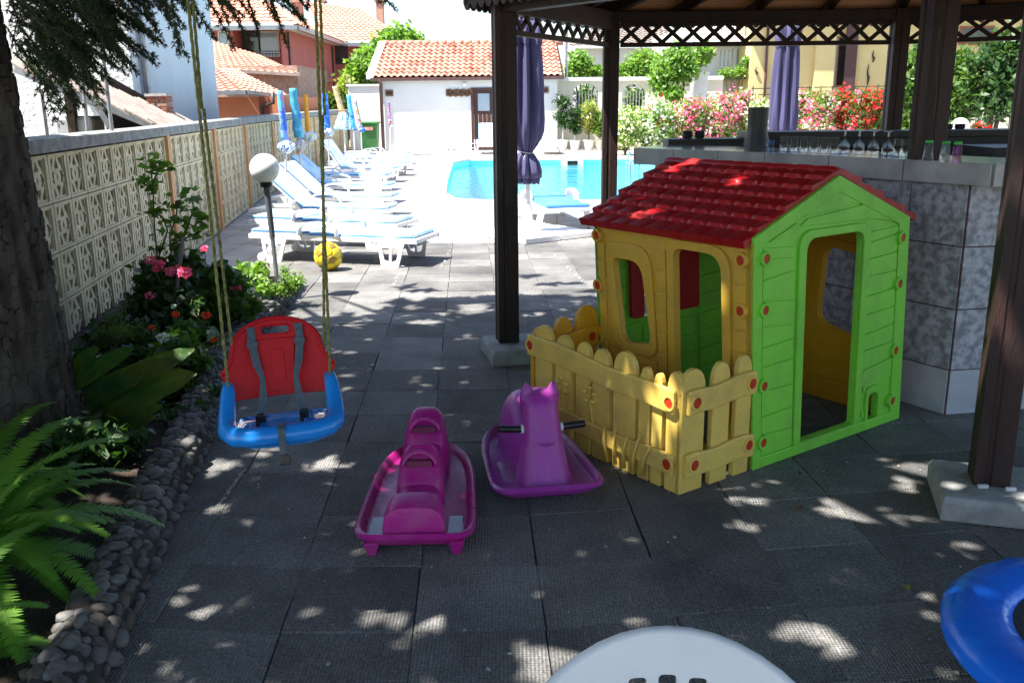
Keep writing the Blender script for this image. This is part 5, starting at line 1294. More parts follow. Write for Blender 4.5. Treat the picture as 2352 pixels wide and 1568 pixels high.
for s in (-1,1):
    for y in (-.38,.0):
        mb = MB(); mb.bar(Sc(s*.22,y,.42), Sc(s*.27,y+(.06 if y==0 else -.04),0), .045,.045); mb.build('leg', m_pwhite, chd, bevel=.006)
    mb = MB(); mb.tube([Sc(s*.235,-.06,.6),Sc(s*.27,-.2,.64),Sc(s*.275,-.36,.63),Sc(s*.25,-.42,.42)],[.02,.026,.026,.02],8); mb.build('armrest', m_pwhite, chd, smooth=True)
tc0 = Vector((1.655,2.12,0)); tr = thing('mini_trampoline', 'small round trampoline with a shiny blue pad at the right edge', 'trampoline', tc0)
mb = MB(); N = 160; Ro, Ri = .485, .315
R = []
for k in range(N):
    a = 2*PI*k/N; wv = .0022*math.sin(a*41+2*math.sin(a*5))+.0012*math.sin(a*83+1)
    R.append([( (Ro+.006)*math.cos(a), (Ro+.006)*math.sin(a), .17),((Ro+.01)*math.cos(a),(Ro+.01)*math.sin(a),.205+wv),((Ro-.02)*math.cos(a),(Ro-.02)*math.sin(a),.232+wv),((Ro-.08)*math.cos(a),(Ro-.08)*math.sin(a),.238-wv),((Ri+.03)*math.cos(a),(Ri+.03)*math.sin(a),.228+wv),(Ri*math.cos(a),Ri*math.sin(a),.215),(Ri*math.cos(a),Ri*math.sin(a),.20)])
vs = [p for r in R for p in r]; F = [(k*7+i,((k+1)%N)*7+i,((k+1)%N)*7+i+1,k*7+i+1) for k in range(N) for i in range(6)]
mb.add(vs,F,Matrix.Translation(tc0)); mb.build('pad', m_bluev, tr, smooth=True)
mb = MB(); mb.lathe([(Ri+.03,.19),(Ri+.03,.207),(.01,.203)],48,Matrix.Translation(tc0)); mb.build('mat', m_mesh, tr)
for k in range(6):
    a = k*PI/3+.4; q = tc0+Vector((.43*math.cos(a),.43*math.sin(a),0)); mb = MB(); mb.tube([q, q+Vector((0,0,.19))],.016,10); mb.build('leg', m_black, tr)
mb = MB(); mb.tube([tc0+Vector((.46*math.cos(a),.46*math.sin(a),.185)) for a in [2*PI*k/48 for k in range(49)]],.014,8); mb.build('frame', m_black, tr)

# ================================================================ LOUNGERS
def make_lounger(back_angle, towel=True):
    """local x: head at -1.35, foot at +.55 ; origin under the back pivot"""
    root = bpy.data.objects.new('sun_lounger', None); C.objects.link(root); root.empty_display_size=.1
    hz, w = .27, .32
    def B(nm, mb, m, bev=.008, sm=False, par=root): return mb.build(nm, m, par, bevel=bev, smooth=sm, world=False)
    mb = MB(); mb.box(-.72,1.22,-w,-w+.045,hz-.035,hz+.02); mb.box(-.72,1.22,w-.045,w,hz-.035,hz+.02); mb.box(1.17,1.22,-w+.046,w-.046,hz-.03,hz+.015); mb.box(-.72,-.67,-w+.046,w-.046,hz-.03,hz+.015); B('frame',mb,m_pwhite)
    for k in range(9):
        x = .03+k*.13; mb = MB(); mb.box(x,x+.1,-w+.047,w-.047,hz-.012,hz+.012); B('slat',mb,m_pwhite,.004)
    ca, sa_ = math.cos(back_angle), math.sin(back_angle)
    TB = Matrix.Translation((0,0,hz+.02)) @ Matrix.Rotation(back_angle,4,'Y')
    mb = MB(); mb.plate(rr(-.72,-w+.03,0,w-.03,.05),[],-.01,.014,lambda x,y,d: tuple(TB @ Vector((x,y,d)))); B('backrest',mb,m_pwhite,.005)
    # pierced leg panels
    for sy in (-1,1):
        for (xc, wt, wb) in ((.93,.30,.19),(-.42,.30,.19)):
            T = None
            def fl(x,y,d): return (xc+x, sy*(w-.02)+sy*d+sy*.05*(1-y/hz), y)
            o = [(-wb/2,0),(wb/2,0),(wt/2,hz-.03),(-wt/2,hz-.03)]
            h1 = rpoly([(-.068,.07),(-.012,.05),(-.012,.19),(-.098,.19)],.012); h2 = rpoly([(.012,.05),(.068,.07),(.098,.19),(.012,.19)],.012)
            mb = MB(); mb.plate(o,[h1,h2],-.012,.012,fl); B('leg',mb,m_pwhite,.003)
        R = []
        for k in range(11):
            a = PI*k/10; x = .12-.23*math.cos(a); z = hz+.02+.15*abs(math.sin(a))**.6
            nx_, nz_ = -math.cos(a), math.sin(a)
            R.append([(x,sy*(w-.03),z),(x,sy*(w+.05),z),(x-nx_*.02,sy*(w+.05),z-nz_*.025),(x-nx_*.02,sy*(w-.03),z-nz_*.025)])
        mb = MB(); mb.loft(R); B('armrest',mb,m_pwhite,.006,True)
    if towel:
        R = []
        for k in range(12):
            x = k*.105; zz = hz+.028+.006*math.sin(k*1.3); R.append([(x,-w+.03,zz-.012),(x,w-.03,zz-.012),(x,w-.035,zz+.022),(x,-w+.035,zz+.022)])
        mb = MB(); mb.loft(R); pad = B('seat_pad',mb,m_towel,.006,True)
        for s in (-1,1):
            mb = MB(); mb.tube([(k*.105, s*(w-.03), hz+.028+.006*math.sin(k*1.3)) for k in range(12)],.01,6); B('piping',mb,m_towel_d,0,False,pad)
        mb = MB(); mb.box(-.70,-.01,-w+.04,w-.04,.016,.048,TB); pad = B('back_pad',mb,m_towel,.01)
        for s in (-1,1):
            mb = MB(); mb.tube([TB @ Vector((-.70,s*(w-.04),.03)),TB @ Vector((-.01,s*(w-.04),.03))],.01,6); B('piping',mb,m_towel_d,0,False,pad)
    mb = MB(); mb.lathe([(.05,-.02),(.05,.02)],12,Matrix.Translation((-.55,w+.03,.05)) @ Matrix.Rotation(PI/2,4,'X')); B('wheel',mb,m_pwhite)
    mb = MB(); mb.lathe([(.05,-.02),(.05,.02)],12,Matrix.Translation((-.55,-w-.03,.05)) @ Matrix.Rotation(PI/2,4,'X')); B('wheel',mb,m_pwhite)
    return root
protos = {}
def lounger(foot, ang, back, towel, label, first):
    key = (back, towel)
    if key not in protos: o = make_lounger(math.radians(back), towel); protos[key] = o
    else: o = copytree(protos[key])
    fx, fy = foot; o.rotation_euler = (0,0,ang); c = Vector((math.cos(ang),math.sin(ang),0)); s = Vector((-c.y,c.x,0))
    o.location = Vector((fx,fy,0)) - c*1.2 + s*.30
    tag(o, label, 'sun lounger', first)
G1 = 'white sun loungers lined up along the block wall'
feet = [(-.96,9.22),(-1.30,10.45),(-1.58,11.95),(-1.74,13.55),(-2.03,15.5),(-2.37,17.8),(-2.44,19.75),(-2.42,21.6),(-2.63,23.5),(-2.82,25.9)]
labs = ['nearest flat sun lounger, with pale blue pad, behind the yellow ball','second flat sun lounger from the camera, just behind the one with the ball',
 'nearest lounger with its blue back raised, right behind the white globe lamp','second lounger with raised back, counting from the globe lamp','third lounger with raised back, beside the rope',
 'flat lounger between the three raised ones and the far raised one','far lounger with steeply raised blue back, under the blue parasols','flat lounger just beyond the far one with a raised back',
 'last but one flat lounger of the row near the green bin','farthest flat lounger of the row, beside the green bin']
for i,(f,l) in enumerate(zip(feet,labs)):
    back = 0 if i in (0,1,5,7,8,9) else (42 if i != 6 else 55)
    lounger(f, -.30 if i<2 else -.16, back, True, l, G1)
def lone(p, ang, back, towel, label):
    key=(back,towel)
    if key not in protos: o = make_lounger(math.radians(back),towel); protos[key]=o
    else: o = copytree(protos[key])
    o.rotation_euler=(0,0,ang); o.location=p; tag(o,label,'sun lounger','white sun loungers round the pool'); return o
lone(W(952,352,31.5)*Vector((1,1,0)) if False else Vector((W(950,352,31).x,31,0)), 0.05, 0, False, 'bare white lounger in front of the pool house left part')
lone(Vector((W(1118,352,31.0).x,31.9,0)), -PI/2, 70, True, 'white lounger with upright back against the SAUNA door')
lone(Vector((W(1265,352,30.5).x,31.2,0)), -PI/2, 0, True, 'white lounger end-on at the right corner of the pool house')
o = lone(Vector((.52,13.1,0)), -PI/2+.2, 0, True, 'single lounger with bright blue pad beside the near violet parasol')
for c_ in o.children:
    if 'pad' in c_.name:
        c_.data = c_.data.copy(); c_.data.materials.clear(); c_.data.materials.append(m_towel_d)
# small folded frames by the pool house wall
for (px,lab) in ((993,'small white folding frame left of the middle of the pool house wall'),(1083,'small white folding frame beside the SAUNA door')):
    x = W(px,350,32).x; f = thing('folding_frame', lab, 'folding stand', (x,32,0), 'white folding frames by the pool house')
    for s in (-.15,.15):
        mb = MB(); mb.tube([(x+s,31.8,0),(x+s*.7,32,.42),(x+s*.7,32.2,0)],.012,6); mb.build('leg', m_metal_w, f)
    for z in (.15,.3): mb = MB(); mb.tube([(x-.14,31.9,z),(x+.14,31.9,z)],.01,6); mb.build('crossbar', m_metal_w, f)

# ================================================================ PARASOLS
def cloth_profile(mb, c, prof, n=24, folds=7, amp=.18, lean=(0,0)):
    rings = []
    for (z, r) in prof:
        ring = []
        for k in range(n):
            a = 2*PI*k/n; rr_ = r*(1+amp*math.sin(a*folds+z*2)); ring.append((c[0]+lean[0]*z+rr_*math.cos(a), c[1]+lean[1]*z+rr_*math.sin(a), z))
        rings.append(ring)
    mb.loft(rings)
def pm(name, cols, sc): 
    m = bpy.data.materials.new(name); m.use_nodes=True; n=m.node_tree.nodes; l=m.node_tree.links; p=n['Principled BSDF']; p.inputs['Roughness'].default_value=.7
    tc=n.new('ShaderNodeTexCoord'); nz=n.new('ShaderNodeTexNoise'); nz.inputs['Scale'].default_value=sc; nz.inputs['Detail'].default_value=2; l.new(tc.outputs['Object'],nz.inputs[0])
    r=n.new('ShaderNodeValToRGB'); r.color_ramp.interpolation='CONSTANT'; e=r.color_ramp.elements; N=len(cols)
    e[0].position=0; e[0].color=(*cols[0],1); e[1].position=.4; e[1].color=(*cols[1 % N],1)
    for k in range(2,N): q=e.new(.4+.2*(k-1)/max(1,N-2)); q.color=(*cols[k],1)
    l.new(nz.outputs['Fac'],r.inputs[0]); l.new(r.outputs[0],p.inputs[0]); return m
cb, cl, cp_, co_, cy_, cw_, cr_ = (.03,.15,.6),(.1,.45,.75),(.7,.15,.3),(.8,.33,.02),(.8,.75,.3),(.7,.75,.8),(.75,.06,.04)
GP = 'closed beach parasols along the block wall'
PS = [ # Y, (top px,py), (cloth end px,py), width px, bundle(py0,py1,width) , base (px,py), colours, label
 (13.2,(642,208),(655,322),16,(322,354,36),(658,470),[cb,(.2,.3,.75),cl,(.45,.2,.45)],[cb,cw_,cb],'closed parasol in blue and pink with a ball of blue cloth at its foot'),
 (15.4,(672,203),(687,316),21,(318,350,20),(692,400),[cl,(.05,.3,.45),cb],[cw_,(.5,.5,.55)],'thick closed parasol in turquoise and blue with a clear plastic foot'),
 (17.2,(701,217),(708,304),11,(302,326,32),(713,372),[co_,co_],[cy_,cw_,cl],'closed parasol in plain orange with a pale yellow bundle'),
 (19.5,(745,215),(752,300),16,(292,316,22),(756,360),[cl,cb],[cb,cw_],'closed light blue parasol just right of the swing rope'),
 (22.5,(768,199),(786,258),13,(258,298,40),(795,350),[(.75,.4,.15),(.7,.45,.25)],[(.05,.35,.6),cw_,cl],'closed orange parasol opening into a blue and white fringe'),
 (24.5,(800,218),(812,296),12,(296,300,8),(815,348),[cb,cl],[cb],'closed plain blue parasol between the fringed and the rainbow one'),
 (26.5,(815,229),(829,296),9,(292,304,13),(831,348),[cr_,cl,cy_,cb,co_],[cw_,cb],'closed rainbow coloured parasol nearest the green bin'),
 (31.8,(893,234),(896,288),7,(287,292,9),(897,345),[cw_,cb,cr_,cl],[cw_],'thin closed striped parasol in front of the pool house wall')]
for i,(Yp,tp_,ce,wp,bd,bs,c1,c2,lab) in enumerate(PS):
    t_ = W(*tp_,Yp); e_ = W(*ce,Yp); g_ = W(*bs,Yp); sc = (FPX/Yp)
    rt = thing('closed_parasol', lab, 'parasol', (g_.x,Yp,0), GP)
    axis = [Vector((g_.x,Yp,0)), e_, t_]
    mb = MB(); mb.tube(axis, .017, 8); mb.build('pole', m_metal_w, rt)
    r = wp/2/sc; mb = MB(); R = []
    for k in range(13):
        t = k/12; q = t_*(1-t)+e_*t; rr_ = r*(.75+.25*t)*(1+.08*math.sin(k*2.1)); R.append([(q.x+rr_*(1+.15*math.sin(a*5+k))*math.cos(a), q.y+rr_*math.sin(a), q.z) for a in [2*PI*j/16 for j in range(16)]])
    mb.loft(R); mb.build('canopy', pm('parasol_cloth_%s'%('abcdefgh'[i]), c1, 5+i), rt, smooth=True)
    b0, b1 = W(ce[0]+ (2 if i!=4 else 1), bd[0], Yp), W(ce[0]+4, bd[1], Yp); rb_ = bd[2]/2/sc; mb = MB(); R = []
    for k in range(9):
        t = k/8; q = b0*(1-t)+b1*t; s_ = math.sin(PI*(.12+.8*t)) if i!=4 else .35+.65*t
        R.append([(q.x+rb_*s_*(1+.22*math.sin(a*7+k*.7))*math.cos(a), q.y+rb_*s_*(1+.22*math.sin(a*7+k*.7))*math.sin(a), q.z) for a in [2*PI*j/28 for j in range(28)]])
    mb.loft(R); mb.build('cloth_bundle', pm('bundle_cloth_%s'%('abcdefgh'[i]), c2, 14), rt, smooth=True)
    mb = MB(); mb.lathe([(.22,0),(.2,.06),(.04,.09),(.03,.25),(.001,.25)],16,Matrix.Translation((g_.x,Yp,0))); mb.build('foot', m_pwhite, rt, smooth=True, angle=40)
def big_umbrella(x, Y, zoff, label, seed=0, slab=True, rs=1):
    rt = thing('market_umbrella', label, 'umbrella', (x,Y,0), 'large closed violet umbrellas')
    mb = MB(); mb.tube([(x+.02,Y,0),(x+.02,Y,2.62)], .03, 12); mb.build('pole', m_metal_w, rt, smooth=True, angle=40)
    mb = MB(); mb.lathe([(.055,.02),(.055,.34),(.035,.42)],12,Matrix.Translation((x+.02,Y,0))); mb.build('pole_sleeve', m_pwhite, rt, smooth=True, angle=40)
    n = 96
    def ringc(z, r, f, amp, sq=.85, ox=0):
        o = []
        for k in range(n):
            a = 2*PI*k/n; q = r*rs*(1+1.25*amp*math.cos(f*a+seed+.6*math.sin(z*2.2))+amp*.35*math.sin(2.7*f*a+z*3)); o.append((x+ox+q*math.cos(a), Y+q*sq*math.sin(a), z))
        return o
    prof = [(2.62,.01,0),(2.55,.09,.25),(2.44,.135,.3),(2.3,.12,.3),(2.2,.14,.26),(2.0,.155,.24),(1.8,.165,.24),(1.6,.175,.22),(1.42,.185,.2),(1.28,.185,.18),(1.18,.16,.16),(1.1,.115,.15),(1.04,.075,.14),(1.02,.075,.14)]
    mb = MB(); mb.loft([ringc(z,r,8,a) for z,r,a in prof[::-1]]); mb.build('canopy', m_purp_c, rt, smooth=True)
    mb = MB(); mb.loft([ringc(z,r,8,a) for z,r,a in ((.72,.15,.2),(.80,.155,.2),(.9,.135,.2),(.98,.1,.17),(1.02,.078,.14))]); mb.build('skirt', m_purp_c, rt, smooth=True)
    mb = MB(); R = [ringc(.635+.02*math.sin(0),.12,8,.25),ringc(.73,.135,8,.2),ringc(.8,.12,8,.2)]
    R[0] = [(px_,py_,.64+.035*abs(math.sin(k*.33))) for k,(px_,py_,_) in enumerate(R[0])]
    mb.loft(R); mb.build('dark_valance', m_navy_c, rt, smooth=True)
    mb = MB(); R = [ringc(2.52,.1,8,.25),ringc(2.47,.15,8,.28),ringc(2.30,.148,8,.22)]; R[2] = [(a_,b_,2.25+.04*abs(math.sin(k*.26))) for k,(a_,b_,_) in enumerate(R[2])]; mb.loft(R[::-1],cap=False); mb.build('vent_cap', m_purp_c, rt, smooth=True)
    mb = MB(); mb.tube([(x+.083*math.cos(a),Y+.072*math.sin(a),1.025+.008*math.sin(2*a)) for a in [2*PI*k/24 for k in range(25)]],.006,6); mb.tube([(x,Y-.075,1.02),(x-.03,Y-.1,.97),(x-.02,Y-.1,.93)],.005,5); mb.build('tie_cord', m_metal_w, rt)
    if slab:
        for (dx,dy) in ((-.27,-.27),(.27,-.27),(-.27,.27),(.27,.27)):
            T = Matrix.Translation((x+.1,Y+.1,0)) @ Matrix.Rotation(.62,4,'Z'); mb = MB(); mb.box(dx-.265,dx+.265,dy-.265,dy+.265,.0,.07,T); mb.build('base_slab', m_white, rt, bevel=.01)
big_umbrella(.195,11.35,0,'large closed violet umbrella by the pool edge, left one, on a white slab base')
big_umbrella(W(1800,250,12.3).x,12.3,0,'large closed violet umbrella behind the bar, in front of the flowering hedge',1.7,True,.82)

# ================================================================ LAMPS AND BALL
def globe_lamp(base, top, r, label, col=m_metal_g):
    base, top = Vector(base), Vector(top); rt = thing('globe_lamp', label, 'garden lamp', base, 'white globe garden lamps')
    d = (top-base).normalized(); q = top-d*r*1.05
    mb = MB(); mb.tube([base, base+(q-base)*.55], .019, 12); mb.build('lower_pole', m_metal_g, rt, smooth=True, angle=40)
    mb = MB(); mb.tube([base+(q-base)*.55, q], [.024,.027], 12); mb.build('pole', M('dark_grey_post',(.1,.11,.13),(.07,.08,.09),8,.5), rt, smooth=True, angle=40)
    mb = MB(); mb.tube([q-d*.025, q+d*.012],[.045,.055], 20); mb.build('collar', m_black, rt)
    mb = MB(); mb.ball(top, r, 32, 20); mb.build('globe', m_globe, rt, smooth=True)
globe_lamp(at(642,690,0), W(608,387,7.72), .122, 'white globe lamp on a leaning grey pole at the end of the flower bed')
globe_lamp((6.25,13.05,0), (6.214,13,1.225), .125, 'white globe lamp behind the bar, before the leafy bushes on the right')
bc = Vector((-1.83,9.12,.142)); bl = thing('toy_ball', 'yellow ball with brown pentagon patches before the nearest lounger', 'ball', bc-Vector((0,0,.142)))
bm = bmesh.new(); bmesh.ops.create_icosphere(bm, subdivisions=1, radius=1); bm.verts.ensure_lookup_table()
iv = [v.co.normalized() for v in bm.verts]; bm.free()
RB = Euler((.5,.35,.2)).to_matrix(); iv = [RB @ v for v in iv]
dmin = min((iv[0]-v).length for v in iv[1:])
pairs = [(i,j) for i in range(12) for j in range(i+1,12) if (iv[i]-iv[j]).length < dmin*1.1]
def patch(center, corners, name, mat):
    c = center.normalized(); cs = sorted(corners, key=lambda p: math.atan2((p-c).dot(c.orthogonal().normalized()), (p-c).dot(c.cross(c.orthogonal()).normalized())))
    vs = [c]; F = []; n = len(cs); L = 3; sub = 2
    ring0 = None; allr = [[0]]
    for l in range(1,L+1):
        r_ = []
        for i in range(n):
            for s in range(sub):
                e = cs[i].lerp(cs[(i+1)%n], s/sub); p = c.lerp(e, l/L*(.975)); vs.append(p); r_.append(len(vs)-1)
        allr.append(r_)
    for k in range(n*sub): F.append((0, allr[1][k], allr[1][(k+1)%(n*sub)]))
    for l in range(1,L):
        for k in range(n*sub): F.append((allr[l][k],allr[l+1][k],allr[l+1][(k+1)%(n*sub)],allr[l][(k+1)%(n*sub)]))
    rim = []
    for k in allr[L]: vs.append(vs[k]*.97); rim.append(len(vs)-1)
    out = []
    for i,v in enumerate(vs):
        r_ = .142 if i not in rim else .134
        out.append(bc+v.normalized()*r_)
    for k in range(n*sub): F.append((allr[L][k],rim[k],rim[(k+1)%(n*sub)],allr[L][(k+1)%(n*sub)]))
    mb = MB(); mb.add(out,F); mb.build(name, mat, bl, smooth=True)
m_by = M('ball_yellow',(.8,.62,.02),(.75,.55,.015),5,.3); m_bb = M('ball_brown',(.32,.2,.02),(.26,.16,.02),5,.35)
for i in range(12):
    nb_i = [j for a,b in pairs for j in ((b,) if a==i else (a,) if b==i else ())]
    patch(iv[i], [iv[i].lerp(iv[j],1/3) for j in nb_i], 'dark_patch', m_bb)
for i in range(12):
    for j in range(i+1,12):
        for k in range(j+1,12):
            if (i,j) in pairs and (j,k) in pairs and (i,k) in pairs:
                c_ = (iv[i]+iv[j]+iv[k])/3; patch(c_, [iv[a].lerp(iv[b],1/3) for a,b in ((i,j),(j,i),(j,k),(k,j),(k,i),(i,k))], 'yellow_patch', m_by)
mb = MB(); mb.ball(bc,.135,24,16); mb.build('bladder', m_bb, bl, smooth=True)

# ================================================================ PLANTS BEYOND
def tree(name, label, cat, base, h, blobs, leafm, n, size, trunk_r=.06, group=None, flowers=None, stems=1, aspect=.5):
    base = Vector(base); rt = thing(name, label, cat, base, group)
    mb = MB()
    for s in range(stems):
        a = random.random()*6; off = Vector((math.cos(a),math.sin(a),0))*trunk_r*2*(stems>1)
        tgt = [Vector(b[:3]) for b in blobs]
        q = base+off
        for t in tgt[:4]:
            mid = q.lerp(t,.5)+Vector((random.uniform(-.1,.1),random.uniform(-.1,.1),.0)); mid.x = q.x*.6+t.x*.4
            mb.tube([q, mid, t],[trunk_r,trunk_r*.6,trunk_r*.2],6)
    mb.build('trunk', m_twig, rt)
    leaf_mesh('crown', blob_points(blobs, n), size, leafm, rt, aspect=aspect)
    if flowers:
        for (nm, m_, k, fs) in flowers:
            pts = []
            bp = blob_points([(b[0],b[1],b[2],b[3]*1.02)+tuple(b[4:]) for b in blobs], k*3)
            # flowers sit on the outer, camera side
            sel = bp[rng.permutation(len(bp))[:k]]
            cl = np.repeat(sel, 7, axis=0)+rng.normal(scale=fs*.9,size=(len(sel)*7,3)); leaf_mesh(nm, cl, fs, m_, rt, aspect=.9)
    return rt
def wb(px,py,Y,r,sq=.9): p = W(px,py,Y); return (p.x,p.y,p.z,r*Y/FPX,sq)
tree('leafy_tree','bushy green tree standing behind the left end of the pool house','tree',(W(840,345,38).x,38,0),4,[wb(915,108,38,48),wb(880,125,38,40),wb(950,120,38,36),wb(838,150,37.5,34),wb(815,185,37.5,30),wb(840,190,37.5,26),wb(930,88,38,20),wb(985,112,39,16)],m_leafs['bright'],6500,.26,.12)
tree('shrub','low green shrub behind the block wall by the parasols','shrub',(W(712,250,37).x,37,0),2,[wb(700,238,37,20),wb(735,228,37,22),wb(770,236,37,18)],m_leafs['mid'],1800,.22)
tree('small_tree','yellowish small tree before the pink block, left of the white wall panel','tree',(W(793,250,36).x,36,0),2,[wb(795,215,36,24,1.3),wb(810,235,36,16)],m_leafs['yel'],1100,.2)
tree('leafy_tree','airy tree right of the pool house roof','tree',(W(1340,180,40).x,40,0),4,[wb(1330,140,40,26),wb(1350,165,40,26),wb(1318,165,40,22),wb(1370,175,40,22),wb(1395,170,40,20)],m_leafs['bright'],2600,.2,.09)
tree('round_tree','rounded dense green tree behind the garden wall between the pergola posts','tree',(W(1480,180,44).x,44,0),5,[wb(1478,148,44,34),wb(1505,160,44,26),wb(1450,165,44,28),wb(1430,172,44,20)],m_leafs['bright'],4500,.2,.12)
tree('leafy_tree','bright vine covered tree left of the satellite dish','tree',(W(1560,240,32.4).x,32.4,0),3,[wb(1555,135,32.4,34),wb(1530,165,32.4,32),wb(1520,195,32.4,26),wb(1575,160,32.4,30),wb(1600,135,33,24),wb(1548,215,32,20),wb(1620,120,33,20)],m_leafs['bright'],5200,.19,.1)
tree('climbing_plant','green climber on the balcony of the white house','climbing plant',(W(1690,180,36.4).x,36.4,0),2,[wb(1665,170,36.4,14,.7),wb(1700,165,36.4,16,.8),wb(1715,140,36.4,12),wb(1680,173,36.4,12,.6)],m_leafs['bright'],1600,.14,.03)
for (px,py,r_,lab) in ((1342,225,26,'flowering climber behind the left arch of the garden wall'),(1456,225,24,'green climber behind the second arch of the garden wall')):
    tree('climbing_plant',lab,'climbing plant',(W(px,320,35.3).x,35.3,0),2,[wb(px,py,35.3,r_),wb(px+4,py+30,35.3,r_),wb(px-10,py+50,35.3,r_)],m_leafs['mid'],2200,.14,.03,flowers=[('blossoms',m_creamf,25,.07)])
# potted plants along the garden wall
for i,(px,h,cr,mm,lab,pc) in enumerate(((1292,110,17,'dark','potted palm like shrub nearest the pool house corner',m_white),(1320,85,14,'dark','second potted shrub from the pool house, darker and narrow',m_white),(1352,95,20,'yel','pale flowering potted shrub under the left arch',m_white),(1378,75,17,'bright','bright green potted shrub just left of the pergola post',m_cream))):
    Yq = 33.0; x = W(px,340,Yq).x; p = thing('potted_shrub', lab, 'potted plant', (x,Yq,0), 'potted shrubs along the garden wall')
    mb = MB(); mb.lathe([(.14,0),(.19,.3),(.215,.3),(.215,.34),(.18,.34),(.17,.28),(.001,.28)],18,Matrix.Translation((x,Yq,0))); mb.build('pot', pc, p, smooth=True, angle=40)
    mb = MB(); mb.tube([(x,Yq,.28),(x+.02,Yq,.9)],.02,6); mb.build('stem', m_metal_w if i<2 else m_twig, p)
    leaf_mesh('crown', blob_points([wb(px,345-h,Yq,cr),wb(px-3,345-h*.7,Yq,cr*.9),wb(px+4,345-h*.55,Yq,cr*.8)],1100), .17, m_leafs[mm], p, aspect=.25)
    if i==2: leaf_mesh('blossoms', blob_points([wb(px,345-h*.9,Yq,cr)],160), .07, m_creamf, p, aspect=.9)
for (px,cr,lab) in ((1412,12,'small terracotta pot right of the pergola post'),(1433,10,'dark low planter near the pool ladder')):
    x = W(px,340,32.6).x; p = thing('flower_pot', lab, 'potted plant', (x,32.6,0)); mb = MB(); mb.lathe([(.2,0),(.24,.26),(.2,.26),(.19,.2),(.001,.2)],16,Matrix.Translation((x,32.6,0))); mb.build('pot', m_terpot if px==1412 else m_drk, p)
    leaf_mesh('crown', blob_points([wb(px,318,32.6,cr)],300), .12, m_leafs['mid'], p)
# flowering hedge, bush by bush
HB = [(1440,'cream'),(1478,'cream'),(1515,'mixed'),(1552,'cream'),(1590,'pink'),(1628,'pink'),(1668,'pink'),(1706,'pink'),(1745,'cream'),(1845,'pink'),(1890,'pink'),(1935,'red'),(1978,'red'),(2020,'red')]
ords = ['first','second','third','fourth','fifth','sixth','seventh','eighth','ninth']
for i,(px,kind) in enumerate(HB):
    Yq = 29.5+.5*(i%2)+ (0 if i<9 else -1.5); top = {0:262,1:262,2:240,3:250,4:225,5:228,6:215,7:205,8:235}.get(i, 205)
    bl_ = [wb(px,(top+340)/2-28,Yq,30,1.0),wb(px-8,(top+340)/2+12,Yq,30),wb(px+10,315,Yq,28),wb(px,top+18,Yq,20),wb(px+14,top+38,Yq,18),wb(px-16,top+44,Yq,18)]
    main = {'cream':m_creamf,'pink':m_pinkf,'red':m_redf,'mixed':m_whitef}[kind]
    fl = [('blossoms',main,125 if kind!='cream' else 130,.085)]
    if kind=='pink': fl.append(('pale_blossoms',m_whitef,55,.075))
    if kind=='red': fl.append(('pink_blossoms',m_pinkf,35,.075))
    if kind=='mixed': fl.append(('red_blossoms',m_redf,14,.07))
    cname = {'cream':'cream','pink':'pink','red':'red','mixed':'mixed'}[kind]
    tree('oleander_bush','oleander bush with %s blossoms, %s from left in the poolside hedge'%(cname,(ords[i] if i<9 else {9:'tenth',10:'eleventh',11:'twelfth',12:'thirteenth',13:'last'}[i])),'flowering bush',(W(px,340,Yq).x,Yq,0),2,bl_,m_leafs['bright'] if kind!='red' else m_leafs['mid'],1700,.17,.03,group='oleander bushes beyond the pool',flowers=fl,stems=2,aspect=.22)
# big leafy bushes at the far right
for i,(bl_,mm,lab) in enumerate((([wb(2110,150,19,50),wb(2085,200,19,40),wb(2105,250,19,44),wb(2080,290,19,30)],'mid','leafy bush between the two right pergola posts'),
    ([wb(2200,165,18,48),wb(2190,215,18,52),wb(2200,262,18,34)],'mid','leafy bush right of the thick central post'),
    ([wb(2290,130,17.5,50),wb(2310,180,17.5,60),wb(2285,235,17.5,48),wb(2340,100,17.5,44),wb(2370,210,17.5,50)],'dark','tall dark leafy bush at the right edge'))):
    b = bl_[0]; tree('leafy_bush',lab,'bush',(b[0],b[1],0),3,bl_,m_leafs[mm],4200,.13,.03,group='leafy bushes behind the bar',stems=2)
tree('geranium_clump','low clump of red flowers beside the right white globe','flowering plant',(W(2250,300,15).x,15,0),1,[wb(2250,300,15,16,.8),wb(2270,308,15,14,.8)],m_leafs['dark'],500,.08,.01,flowers=[('blossoms',m_redf,45,.045)])

# ================================================================ CEDAR
cd = thing('cedar_tree', 'large cedar with rough bark trunk at the left edge and drooping boughs', 'tree', (-2.36,4.12,0))
mb = MB(); N = 72; rings = []
for j in range(60):
    z = -.1+6.5*j/59; r0 = .285-.038*z if z < 3 else .17-.02*(z-3); r0 += .08*math.exp(-max(0,z)*5)
    cx_, cy_ = -2.36-.015*z, 4.12
    rings.append([(cx_+ (r0*(1+.028*math.sin(11*a+2*math.sin(z*3.1))+.02*math.sin(23*a+z*9)+.012*math.sin(31*a-z*17)))*math.cos(a), cy_+r0*(1+.028*math.sin(11*a+2*math.sin(z*3.1)))*math.sin(a), z) for a in [2*PI*k/N for k in range(N)]])
mb.loft(rings); mb.build('trunk', m_bark, cd, smooth=True)
